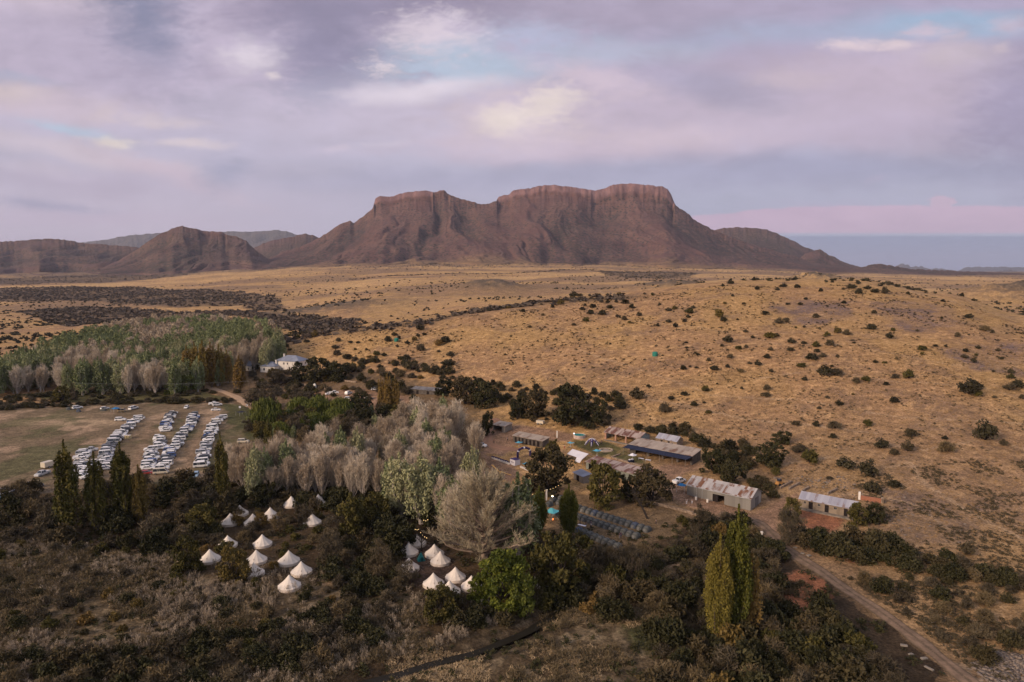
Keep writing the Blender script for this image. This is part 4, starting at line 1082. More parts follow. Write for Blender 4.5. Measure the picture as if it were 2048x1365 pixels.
# the far wood
W_TOPS = [(-60, 712), (0, 700), (110, 668), (210, 645), (300, 630), (380, 626), (450, 628), (520, 634), (556, 650), (560, 672), (520, 682), (470, 690), (440, 705), (400, 715), (340, 722), (200, 722), (60, 720), (-60, 728)]
wood = in_px_poly(W_TOPS, 20, 1500, 6.2)
wood = [np.array((q[0], q[1])) for q in wood if q[0] > -560]
wood.sort(key=lambda q: q[1])
near_, far_ = wood[:300], wood[300:]
nb = ng = 0
for q in near_:
    p = Vector((q[0], q[1], gz(*q))); v = fbm(np.array([q[0] / 30]), np.array([q[1] / 38]), 2, 88)[0]
    if v > .60 and nb < 150: tree('bare', p, random.uniform(17, 21), random.uniform(6, 9), 'pale bare poplar at the front of the far wood', 'bare poplars at the front of the far wood'); nb += 1
    else: tree('greypop', p, random.uniform(17, 22), random.uniform(7, 10), 'grey green poplar at the front of the far wood', 'leafy poplars at the front of the far wood'); ng += 1

def simple_plume(h, w, n, L, Wd):
    s = rng.random(n) ** .7; az = rng.random(n) * 6.283; pr = w * .5 * np.clip((1 - ((s - .35) / .66) ** 2), .05, 1) ** .6 * (.5 + .5 * rng.random(n) ** .5)
    p = np.stack([np.cos(az) * pr, np.sin(az) * pr, s * h], 1)
    return leafset(p, rand_dirs(n, 1.6), np.full(n, L), np.full(n, Wd), rng.random(n) * .6)
def wood_mass(pts, name, mat, label, sel):
    Vs, Fs, Ts = [], [], []; b = 0
    pr = [simple_plume(19, 8, 260, 1.5, .55) for _ in range(5)]
    for q in pts:
        V, F, T = pr[random.randrange(5)]; s = random.uniform(.85, 1.15); r = random.random() * 6.28
        c, d = math.cos(r) * s, math.sin(r) * s
        W = np.stack([V[:, 0] * c - V[:, 1] * d + q[0], V[:, 0] * d + V[:, 1] * c + q[1], V[:, 2] * s + gz(*q)], 1)
        Vs.append(W); Fs.append(F + b); Ts.append(T + random.random() * .4); b += len(W)
    me = mesh_np(name, np.concatenate(Vs), np.concatenate(Fs), [mat], tint=np.concatenate(Ts))
    o = link(name, me); tag(o, label, 'wood', kind='stuff')
bare_f = [q for q in far_ if fbm(np.array([q[0] / 45]), np.array([q[1] / 60]), 2, 88)[0] > .58]
leaf_f = [q for q in far_ if fbm(np.array([q[0] / 45]), np.array([q[1] / 60]), 2, 88)[0] <= .58]
wood_mass(leaf_f, 'wood', L_GREY, 'grey green poplar wood filling the valley behind the car field', 0)
wood_mass(bare_f, 'wood', L_BARE, 'pale leafless part of the poplar wood behind the car field', 1)

# ------------------------------------------------------------------ shrubs on the hillside, each from its own bearing
HS = []
for (ox, oy, s, L) in [
 (1348, 420, 2.926, [(333,423,50),(285,443,30),(485,463,35),(605,467,30),(640,444,50),(722,449,45),(858,472,32),(1040,447,65),(1079,430,30),(1080,482,50),(1130,455,50),(990,464,25),(1175,473,60),(1232,478,65),(1215,410,35),(1253,437,30),(1370,490,28),(343,502,28),(772,520,30),(1040,528,20),(993,543,35),(738,550,38),(665,550,30),(296,546,30),(408,547,30),(90,592,65),(112,572,30),(262,615,72),(290,642,48),(534,606,48),(617,656,52),(655,648,45),(828,623,45),(1172,600,40),(1567,632,28),(60,650,30),(84,626,30),(372,642,20),(763,685,25),(850,692,22),(712,690,20),(1156,688,62),(957,711,55),(1013,721,60),(1280,702,36),(1424,706,30),(1260,743,54),(1658,735,50),(1822,697,70),(1862,715,35),(1725,623,55),(895,733,40),(912,783,65),(420,712,32),(461,746,28),(315,762,70),(560,735,80),(600,732,45),(690,768,60),(760,778,40),(830,790,60),(683,816,50),(563,817,40),(545,858,60),(72,775,28),(75,806,25),(282,795,28),(378,808,50),(424,803,30),(140,847,30),(330,857,48),(202,879,35),(238,926,62),(315,918,35),(390,942,42),(492,902,50),(444,897,32),(568,945,36),(745,909,62),(805,860,85),(868,852,50),(837,826,38),(922,914,25),(880,948,110),(940,950,90),(765,989,50),(55,928,45),(93,917,22),(132,922,28),(1065,1001,62),(1122,991,62),(1242,1018,44),(1295,974,60),(1373,972,74),(1178,889,38),(1233,893,32),(1300,871,25),(1453,812,55),(1452,843,28),(1530,795,32),(1591,798,28),(1707,826,38),(1702,856,50),(1755,886,48),(1780,808,35),(1768,848,28),(1897,820,38),(1915,870,30),(1725,1055,130),(1760,1030,90),(1780,1078,60),(1974,949,46),(1972,979,50),(1960,1040,70),(2010,1020,90),(2040,1098,50),(1875,1098,30),(1870,945,20),(183,1051,52),(545,1045,60),(537,1080,62),(397,1044,30),(117,1139,48),(175,1126,28),(60,1078,45),(202,1184,42),(1290,1115,65),(965,1134,50),(848,1160,30),(895,1095,30),(1047,1080,20),(955,857,28),(1053,777,25),(1655,486,45),(1705,490,40),(1755,528,32),(1575,532,36),(1865,460,30),(1968,547,36)]),
 (960, 340, 4.096, [(768,1050,55),(770,1028,80),(820,1026,60),(840,1137,60),(860,1110,35),(925,1118,60),(905,1167,70),(1000,1170,85),(1062,1122,65),(1047,1085,50),(995,1080,40),(1115,1080,45),(1190,1083,80),(1245,1122,68),(870,1227,80),(770,1267,50),(1128,1198,45),(1183,1222,60),(1224,1250,42),(1305,1185,62),(1545,1240,65),(1455,1275,45),(1715,1155,90),(1545,1145,60),(1595,1135,45),(1470,1103,35),(1705,1203,45),(1745,1130,40),(1675,1238,50),(1600,1280,60),(515,1187,45),(595,1122,45),(350,1155,55),(235,1127,45),(165,1130,40),(73,1150,45),(405,1285,45),(503,1100,30),(660,1090,70),(1140,1020,60),(1350,1017,30),(1412,1023,36),(1043,1022,32),(980,1020,32),(898,1030,40)]),
 (400, 640, 3.992, [(770,67,48),(905,125,50),(1000,117,40),(920,123,70),(785,138,55),(853,170,60),(615,158,45),(545,182,25),(718,238,35),(690,208,55),(1108,163,55),(1077,215,75),(1095,268,80),(1200,180,42),(1360,163,40),(1262,180,40),(1240,237,30),(1328,236,40),(1497,160,80),(1553,117,60),(1590,145,50),(1655,183,60),(1713,155,60),(1740,125,45),(1790,113,48),(1757,68,85),(1575,212,40),(1760,232,85),(1905,190,85),(1955,158,110),(1905,250,40),(1943,110,25),(1438,375,65),(1675,370,130),(1295,338,95),(1225,325,50),(1180,300,80),(1350,295,50),(1410,270,65),(1470,280,60),(1650,305,90),(1600,305,60),(1545,345,55),(1980,340,130),(2000,275,80),(1870,410,120),(1945,385,70),(1965,415,60)]),
 (1348, 840, 2.6, [(835,28,80),(1230,75,70),(1077,130,90),(1415,145,100),(1617,78,145),(1408,95,35),(1005,20,60),(740,25,50),(630,18,50),(1712,125,50),(895,228,110),(1008,270,120),(1148,333,80),(705,203,100),(290,140,110),(355,112,55),(180,122,50),(530,275,60),(808,305,35),(1215,148,80),(1145,170,60),(650,148,90),(1035,360,100),(1525,680,100),(825,85,50)]),
 (930, 760, 3.992, [(1920,75,75),(1600,237,125),(1240,205,125),(1370,125,135),(1100,125,90),(1830,195,60),(1945,255,55),(1645,145,60),(1465,50,45),(2014,33,25),(1750,110,60)])]:
    for (x, y, w) in L: HS.append((ox + x / s, oy + y / s, w / s))
for (x, y, w) in HS:
    p = P(x, y + w * .20); W = mpx(w, p) * .98
    if p.y > 620: continue
    v = random.choices((0, 1, 2), (7, 2, 1.3))[0]
    shrub(random.choice((SHRUB, SHRUB_O, SHRUB_B)[v]), p, W, max(1.1, W * random.uniform(.5, .8)), ('dark rounded', 'olive green', 'brown twiggy')[v] + ' shrub dotted on the dry golden hillside', ('dark', 'olive green', 'brown twiggy')[v] + ' shrubs on the golden hillside')

# larger thickets nearer, by place
KIND_OF = {}
for _m in SHRUB_D: KIND_OF[_m] = 'thorn_bush'
for _m in SHRUB_B: KIND_OF[_m] = 'twiggy_bush'
for _m in SHRUB_O: KIND_OF[_m] = 'olive_bush'
for _m in SHRUB: KIND_OF[_m] = 'karoo_bush'
PEND = {}
def thicket(pts, n, mind, protos, w, label, group, name='shrub', hr=(.6, .85)):
    for q in in_px_poly(pts, 0, n, mind):
        W = random.uniform(*w); me = random.choice(protos); k = KIND_OF[me]
        word = {'thorn_bush': 'dark thorny', 'twiggy_bush': 'brown twiggy', 'olive_bush': 'olive green', 'karoo_bush': 'small dark'}[k]
        lb = label
        for a in ('dark tangled', 'dark twiggy', 'dark thick', 'scrubby dark', 'dark scrub', 'dark garden', 'low dark', 'twiggy', 'brown', 'dark'):
            if lb.startswith(a + ' '): lb = lb[len(a) + 1:]; break
        PEND.setdefault(k, []).append((W / math.hypot(q[0], q[1], CAMZ), me, Vector((q[0], q[1], gz(*q) - .15)), W, W * random.uniform(*hr), word + ' ' + lb, word + ' ' + group))
def flush_thickets():
    for k, L in PEND.items():
        L.sort(key=lambda e: -e[0])
        for e in L[:290]: shrub(e[1], e[2], e[3], e[4], e[5], e[6], k, 'bush')
        rest = L[290:]
        if not rest: continue
        Vs, Fs, Ts, Ms = [], [], [], []; b = 0; cache = {}
        for _, me, p, W, Hh, _l, _g in rest:
            if me not in cache:
                v = np.empty(len(me.vertices) * 3, np.float32); me.vertices.foreach_get('co', v); f = np.empty(len(me.loops), np.int32); me.loops.foreach_get('vertex_index', f)
                t = np.empty(len(me.polygons), np.float32); me.attributes['tint'].data.foreach_get('value', t); m = np.empty(len(me.polygons), np.int32); me.polygons.foreach_get('material_index', m)
                cache[me] = (v.reshape(-1, 3), f.reshape(-1, 4), t, m, list(me.materials))
            v, f, t, m, mt = cache[me]; r = random.random() * 6.28; c, d = math.cos(r) * W / 4, math.sin(r) * W / 4
            Vs.append(np.stack([v[:, 0] * c - v[:, 1] * d + p.x, v[:, 0] * d + v[:, 1] * c + p.y, v[:, 2] * Hh / 3 + p.z], 1)); Fs.append(f + b); Ts.append(t); Ms.append(m); b += len(v)
        o = link('thicket', mesh_np('thicket', np.concatenate(Vs), np.concatenate(Fs), mt, mi=np.concatenate(Ms), tint=np.concatenate(Ts)))
        tag(o, 'smaller ' + {'thorn_bush': 'dark thorny', 'twiggy_bush': 'brown twiggy', 'olive_bush': 'olive green', 'karoo_bush': 'dark'}[k] + ' growth filling the thickets of the valley floor', 'thicket', kind='stuff')
MIX = SHRUB_D * 2 + SHRUB_B * 3 + SHRUB_O[:1]
thicket([(-20, 1000), (60, 985), (110, 990), (300, 968), (470, 962), (480, 1075), (420, 1095), (300, 1110), (120, 1090), (-20, 1098)], 85, 3.4, SHRUB_D + SHRUB_B * 2, (4, 8), 'dark tangled shrub in the thicket below the car field', 'shrubs below the car field', hr=(.6, 1.0))
thicket([(640, 985), (700, 970), (880, 985), (880, 1060), (770, 1085), (640, 1060)], 26, 4, SHRUB_D, (4, 7), 'dark shrub under the front trees of the bare grove', 'shrubs under the grove')
thicket([(1070, 1100), (1180, 1108), (1290, 1132), (1380, 1092), (1440, 1095), (1390, 1120), (1240, 1150), (1260, 1200), (1200, 1210), (1080, 1190)], 60, 3.2, MIX, (4, 7.5), 'dark twiggy shrub below the dome tent camp', 'shrubs below the dome tents', hr=(.6, .95))
thicket([(1420, 1110), (1520, 1080), (1560, 1110), (1560, 1160), (1530, 1230), (1420, 1240), (1290, 1230), (1280, 1170), (1400, 1140)], 52, 3.0, MIX, (3.5, 7), 'dark shrub around the foot of the roadside poplars', 'shrubs around the roadside poplars')
thicket([(1290, 1245), (1500, 1235), (1640, 1235), (1720, 1300), (1790, 1400), (1310, 1400), (1330, 1330)], 80, 2.9, SHRUB_D * 4 + SHRUB_B * 2 + SHRUB_O[:1], (3.5, 7), 'dark shrub in the thicket at the bottom right beside the road', 'shrubs at the bottom right', hr=(.6, .9))
thicket([(-40, 1330), (450, 1290), (700, 1200), (790, 1200), (760, 1290), (640, 1345), (300, 1400), (-40, 1400)], 80, 2.7, SHRUB_D + SHRUB_B, (3, 5.5), 'dark shrub along the stream bank at the bottom left', 'shrubs along the stream')
thicket([(-40, 1090), (300, 1110), (640, 1180), (800, 1210), (700, 1290), (-40, 1330)], 110, 4.5, SHRUB_D + SHRUB_B * 2 + SHRUB_O, (1.6, 4.2), 'dark low bush amid the silvery brush at the bottom left', 'bushes amid the silvery brush')
thicket([(462, 985), (560, 992), (700, 1000), (720, 1020), (600, 1022), (470, 1005)], 26, 3.2, SHRUB_B + SHRUB_D, (3, 6), 'dark bush at the foot of the front bare poplars', 'bushes under the front poplars', hr=(.6, 1.0))
thicket([(880, 1200), (980, 1215), (1080, 1190), (1180, 1200), (1270, 1230), (1240, 1245), (1100, 1215), (980, 1260), (900, 1260)], 26, 3, SHRUB_D + SHRUB_O, (3.5, 6), 'dark bush below the lowest bell tents by the stream', 'bushes below the bell tents')
thicket([(1600, 1075), (1690, 1085), (1790, 1095), (1790, 1130), (1690, 1125), (1610, 1100)], 22, 3.2, SHRUB_D, (4, 7.5), 'dark thick bush below the bunkhouse', 'bushes below the bunkhouse', hr=(.6, .9))
thicket([(1790, 1110), (1900, 1130), (2060, 1165), (2060, 1185), (1900, 1160), (1780, 1135)], 24, 3.2, SHRUB_D + SHRUB_B, (3, 6), 'dark bush along the fence line at the right edge', 'bushes along the right fence line')
thicket([(1640, 1150), (1800, 1150), (2060, 1190), (2060, 1310), (1960, 1330), (1820, 1240), (1700, 1180)], 46, 4.5, SHRUB_D + SHRUB_B * 2, (2, 5), 'scrubby dark bush on the dry ground right of the road', 'bushes right of the road')
thicket([(-40, 800), (120, 788), (300, 778), (480, 784), (470, 790), (300, 794), (100, 806), (-40, 816)], 60, 3.6, SHRUB_D + SHRUB_B, (4, 7), 'dark bush in the hedge along the top of the car field', 'bushes of the field hedge', hr=(.4, .6))
thicket([(-40, 812), (120, 812), (220, 803), (470, 800), (480, 806), (250, 809), (100, 816), (-40, 824)], 60, 3.2, SHRUB_D + SHRUB_B, (3.5, 6.5), 'low dark bush edging the car field', 'low bushes edging the field', hr=(.4, .65))
thicket([(560, 745), (700, 735), (760, 740), (850, 755), (830, 800), (760, 815), (700, 790), (600, 800), (500, 800), (490, 750)], 90, 4, MIX, (3.5, 7), 'dark garden bush around the white farmhouse and its parking', 'bushes around the farmhouse')
thicket([(430, 760), (520, 740), (560, 700), (500, 695), (470, 720)], 26, 4.5, SHRUB_D, (4, 8), 'dark bush behind and left of the white farmhouse', 'bushes behind the farmhouse', hr=(.7, 1.0))
thicket([(700, 720), (860, 735), (1000, 770), (1200, 790), (1260, 800), (1220, 850), (1180, 860), (1010, 830), (860, 750)], 80, 4.5, SHRUB_D + SHRUB + SHRUB_B, (2.5, 6.5), 'dark scrub bush on the foot of the slope above the yard', 'bushes at the foot of the slope')
thicket([(1270, 860), (1370, 862), (1400, 890), (1500, 900), (1500, 945), (1420, 900), (1370, 880)], 26, 3.6, SHRUB_D + SHRUB, (3, 6), 'dark bush behind the farm sheds', 'bushes behind the farm sheds')
thicket([(1490, 965), (1540, 960), (1560, 990), (1545, 1003), (1500, 975)], 7, 3, SHRUB_D, (3, 5), 'dark bush at the back of the big barn', 'bushes behind the barn')
thicket([(1350, 1040), (1400, 1045), (1500, 1050), (1520, 1078), (1450, 1085), (1380, 1072)], 26, 3.4, MIX, (3, 6), 'twiggy bush along the wall below the barn yard', 'bushes below the barn yard')
thicket([(400, 1040), (640, 1000), (660, 1100), (560, 1130), (520, 1160), (400, 1150)], 38, 5, SHRUB_B + SHRUB_O, (2.5, 5), 'brown bush growing between the left bell tents', 'bushes between the left bell tents', hr=(.5, .8))
thicket([(660, 1080), (790, 1080), (800, 1180), (700, 1200), (650, 1160)], 34, 3.8, SHRUB_B + SHRUB_D, (3, 6), 'dark bush between the two groups of bell tents', 'bushes between the tent groups', hr=(.6, .9))

flush_thickets()

# ------------------------------------------------------------------ uncountable growth
def scatter(name, protos, pts, w, hr, mat, label, cat):
    Vs, Fs, Ts = [], [], []; b = 0
    z = H(pts[:, 0], pts[:, 1])
    for (x, y), zz in zip(pts, z):
        V, F, T = protos[random.randrange(len(protos))]; s = random.uniform(*w); h = s * random.uniform(*hr); r = random.random() * 6.28
        c, d = math.cos(r) * s, math.sin(r) * s
        Vs.append(np.stack([V[:, 0] * c - V[:, 1] * d + x, V[:, 0] * d + V[:, 1] * c + y, V[:, 2] * h + zz - .05], 1)); Fs.append(F + b); Ts.append(np.clip(T * .6 + random.random() * .4, 0, 1)); b += len(V)
    me = mesh_np(name, np.concatenate(Vs), np.concatenate(Fs), [mat], tint=np.concatenate(Ts))
    o = link(name, me); tag(o, label, cat, kind='stuff'); return o
def unit_clump(n, L, Wd, up=.8):
    d = rand_dirs(n, .3); d[:, 2] = np.abs(d[:, 2]); p = d * (rng.random(n) ** .5)[:, None] * np.array([.5, .5, .85]); 
    D = rand_dirs(n, up) + d * .5; D /= np.linalg.norm(D, axis=1, keepdims=True)
    return leafset(p, D, np.full(n, L), np.full(n, Wd), rng.random(n))
def pts_in(poly_list, n, extra=None, dens=None):
    out = []
    for poly, k in poly_list:
        w = poly if isinstance(poly, np.ndarray) else gpoly(poly)
        lo, hi = w.min(0), w.max(0); got = 0
        while got < k:
            q = lo + (hi - lo) * rng.random((4000, 2)); m = inpoly(q[:, 0], q[:, 1], w)
            if dens is not None: m &= rng.random(len(q)) < dens(q[:, 0], q[:, 1])
            m &= ~onroad(q[:, 0], q[:, 1]) & ~(near_tent(q[:, 0], q[:, 1]) & (rng.random(len(q)) < .8)); q = q[m][: k - got]; out.append(q); got += len(q)
    return np.concatenate(out)
U_SM = [unit_clump(30, .28, .17) for _ in range(6)]
U_TW = [unit_clump(70, .26, .045, 1.6) for _ in range(6)]
def unit_plume(k=7, m=13):
    n = k * m; a = np.repeat(rng.random(k) * 6.283, m); r = np.repeat(rng.random(k) ** .6 * .42, m); s = np.tile(np.linspace(.15, 1, m), k); hh = np.repeat(.5 + .5 * rng.random(k), m)
    p = np.stack([np.cos(a) * r * (.5 + .5 * s), np.sin(a) * r * (.5 + .5 * s), s * hh], 1) + rng.normal(size=(n, 3)) * .05
    D = np.stack([np.cos(a) * .35, np.sin(a) * .35, np.ones(n)], 1) + rng.normal(size=(n, 3)) * .5; D /= np.linalg.norm(D, axis=1, keepdims=True)
    return leafset(p, D, np.full(n, .20), np.full(n, .045), np.clip(s * .75 + .2 * rng.random(n), 0, 1))
U_PL = [unit_plume() for _ in range(8)]
U_GR = [unit_clump(18, .55, .07, 2.2) for _ in range(6)]
dn = lambda x, y: sstep(.40, .62, fbm(x / 13., y / 13., 3, 55))
dn2 = lambda x, y: sstep(.42, .60, fbm(x / 9. + 50, y / 9., 3, 56))
LOWL = [(-60, 1075), (250, 1100), (420, 1125), (640, 1150), (900, 1200), (1080, 1215), (900, 1290), (700, 1340), (560, 1400), (-60, 1420)]
scatter('undergrowth', U_PL, pts_in([(LOWL, 2700)], 0, dens=dn), (.9, 2.0), (.7, 1.1), L_SILV, 'feathery silver grey brush covering the bottom left ground', 'brush')
scatter('undergrowth', U_TW, pts_in([(LOWL, 2400), ([(1100, 1100), (1500, 1080), (1700, 1250), (1800, 1400), (1000, 1400)], 1700)], 0, dens=dn2), (1.4, 3.0), (.45, .8), L_BROWN, 'brown twiggy undergrowth across the dark foreground', 'undergrowth')
scatter('undergrowth', U_SM, pts_in([(G_SCRUB, 2600)], 0), (1.0, 2.6), (.4, .7), L_DARK, 'low dark scrub carpeting the foreground valley floor', 'scrub')
scatter('grass', U_GR, pts_in([(LOWL, 4200), ([(780, 1290), (1150, 1200), (1330, 1240), (1330, 1400), (760, 1400)], 2600)], 0, dens=dn2), (.8, 1.7), (.35, .6), leafmat('straw', (.20, .14, .075), (.50, .37, .22)), 'pale straw tussocks between the foreground bushes', 'grass')
# tussocks on the golden slope
SLOPE = [(1060, 860), (1200, 740), (1400, 700), (1700, 690), (2080, 700), (2080, 1300), (1960, 1300), (1700, 1140), (1780, 1060), (1560, 960), (1400, 880)]
scatter('grass', U_GR, pts_in([(SLOPE, 15000)], 0), (.7, 1.5), (.25, .45), leafmat('golden_straw', (.24, .145, .07), (.52, .34, .16)), 'golden dry grass tussocks over the near slope', 'grass')
scatter('undergrowth', U_SM, pts_in([(SLOPE, 2600), ([(1700, 960), (2080, 900), (2080, 1200), (1800, 1120)], 1500), ([(1640, 1150), (2080, 1190), (2080, 1360), (1990, 1400)], 1200)], 0, dens=dn2), (.6, 1.5), (.35, .6), L_SHRUB, 'tiny dark karoo bushes sprinkled over the near slope', 'scrub')

HILL = [(520, 700), (700, 665), (1000, 625), (1200, 600), (1440, 572), (1700, 570), (1840, 590), (2060, 650), (2060, 720), (1700, 700), (1400, 710), (1200, 750), (1060, 850), (860, 745), (700, 720)]
scatter('grass', U_GR, pts_in([(HILL, 14000)], 0), (1.0, 2.0), (.22, .4), bpy.data.materials['golden_straw'], 'golden dry grass tussocks over the upper slope', 'grass')
scatter('undergrowth', U_SM, pts_in([(HILL, 2400)], 0, dens=dn), (.9, 2.2), (.4, .6), L_SHRUB, 'tiny dark bushes sprinkled over the upper slope', 'scrub')
# bushland and specks far out on the plain
U_FAR = [unit_clump(12, .55, .5) for _ in range(6)]
FP = []
for q, k in zip(G_BAND, (3800, 1300, 700, 900, 500)): FP.append((q, k))
far_pts = [pts_in(FP, 0)]
for L, w in G_LINES:
    k = 230; s = rng.integers(0, len(L) - 1, k); f = rng.random(k)[:, None]
    far_pts.append(L[s] * (1 - f) + L[s + 1] * f + rng.normal(size=(k, 2)) * w * .55)
scatter('bushland', U_FAR, np.concatenate(far_pts), (3.5, 8), (.35, .6), L_PIND, 'brown grey bushland in bands across the valley floor', 'bushland')
wide = []
def region(a0, a1, y0, y1, n, thr=.48, sc=140., sd=61):
    a = rng.uniform(a0, a1, n * 5); y = np.exp(rng.uniform(math.log(y0), math.log(y1), n * 5)); x = a * y
    m = rng.random(n * 5) < sstep(thr - .1, thr + .14, fbm(x / sc, y / sc, 3, sd)); wide.append(np.stack([x[m], y[m]], 1)[:n])
region(-.85, .85, 640, 1500, 2200); region(-.85, .85, 1300, 4200, 2600, .50, 300.); region(.30, .85, 560, 1600, 450); region(-.25, .5, 2900, 4300, 1800, .46, 260.)
region(-.36, -.05, 560, 900, 260); region(-.85, -.45, 560, 1000, 500, .46)
wide = np.concatenate(wide)
scatter('bushland', U_FAR, wide, (2.4, 5.5), (.5, .7), L_SHRUB, 'scattered dark specks of bush over the far golden plain', 'bushland')
# rubble
U_ST = []
for _ in range(4):
    mb = MB(); mb.box(-.5, .5, -.5, .5, 0, .7); V = np.array(mb.v) + rng.normal(size=(8, 3)) * .12; U_ST.append((V, np.array(mb.f), rng.random(6)))
STONE = leafmat('stone', (.17, .125, .10), (.36, .29, .235))
scatter('rubble', U_ST, pts_in([(G_WHITE, 1500), ([(1700, 990), (1800, 975), (1960, 1050), (1940, 1090), (1820, 1080)], 90), ([(1540, 955), (1690, 955), (1720, 980), (1600, 975)], 160)], 0), (.15, .6), (.5, 1.0), STONE, 'pale broken stones at the bottom right corner and on the bare slope', 'rubble')

# ================================================================== BUILDINGS
M_ROOF_B = corrugated('roof_barn', (.46, .42, .40), (.24, .095, .04), .27)
M_ROOF_P = corrugated('roof_pale', (.42, .41, .45), (.30, .18, .13), .16, brt2=(.31, .30, .35))
M_ROOF_R = corrugated('roof_rusty', (.44, .34, .29), (.20, .08, .05), .34, brt2=(.30, .22, .18))
M_ROOF_T = corrugated('roof_tan', (.44, .35, .27), (.26, .14, .08), .20, pitch=1.3, brt2=(.30, .24, .19))
M_ROOF_G = corrugated('roof_grey', (.27, .29, .36), (.20, .20, .25), .02, pitch=2.0)
M_IRON = corrugated('wall_iron', (.27, .25, .225), (.20, .17, .14), .02, pitch=1.1)
M_PLAS = plain('plaster_brown', (.27, .21, .155), var=.15, scale=.8)
M_PLASD = plain('plaster_dark', (.12, .10, .085), var=.2, scale=.8)
M_STONEW = plain('stone_wall', (.34, .25, .18), var=.3, scale=1.4)
M_WHITEW = plain('whitewash', (.78, .71, .63), var=.10, scale=.7)
M_BRICK = plain('brick_pier', (.42, .24, .17), var=.2, scale=2)
M_DOOR = plain('door_dark', (.022, .016, .016), var=.2)
M_FRAME = plain('frame_wood', (.30, .26, .22), var=.1)
M_GLASS = plain('pane_dark', (.03, .035, .045), rough=.12, spec=.6, var=.0)
M_NAVY = plain('navy_shadecloth', (.020, .024, .050), rough=.7, var=.1, scale=.5)
M_PVC = plain('white_canvas', (.62, .60, .64), rough=.6, var=.06, scale=.4)
M_SLAB = plain('concrete', (.26, .22, .18), var=.2, scale=.7)

def frame_at(name, pa, pb, label, cat, group=None):
    A = P(*pa); B = P(*pb); d = B - A; L = math.hypot(d.x, d.y)
    z = min(A.z, B.z)
    r = empty(name, (A.x, A.y, z), math.atan2(d.y, d.x)); tag(r, label, cat, group); return r, L

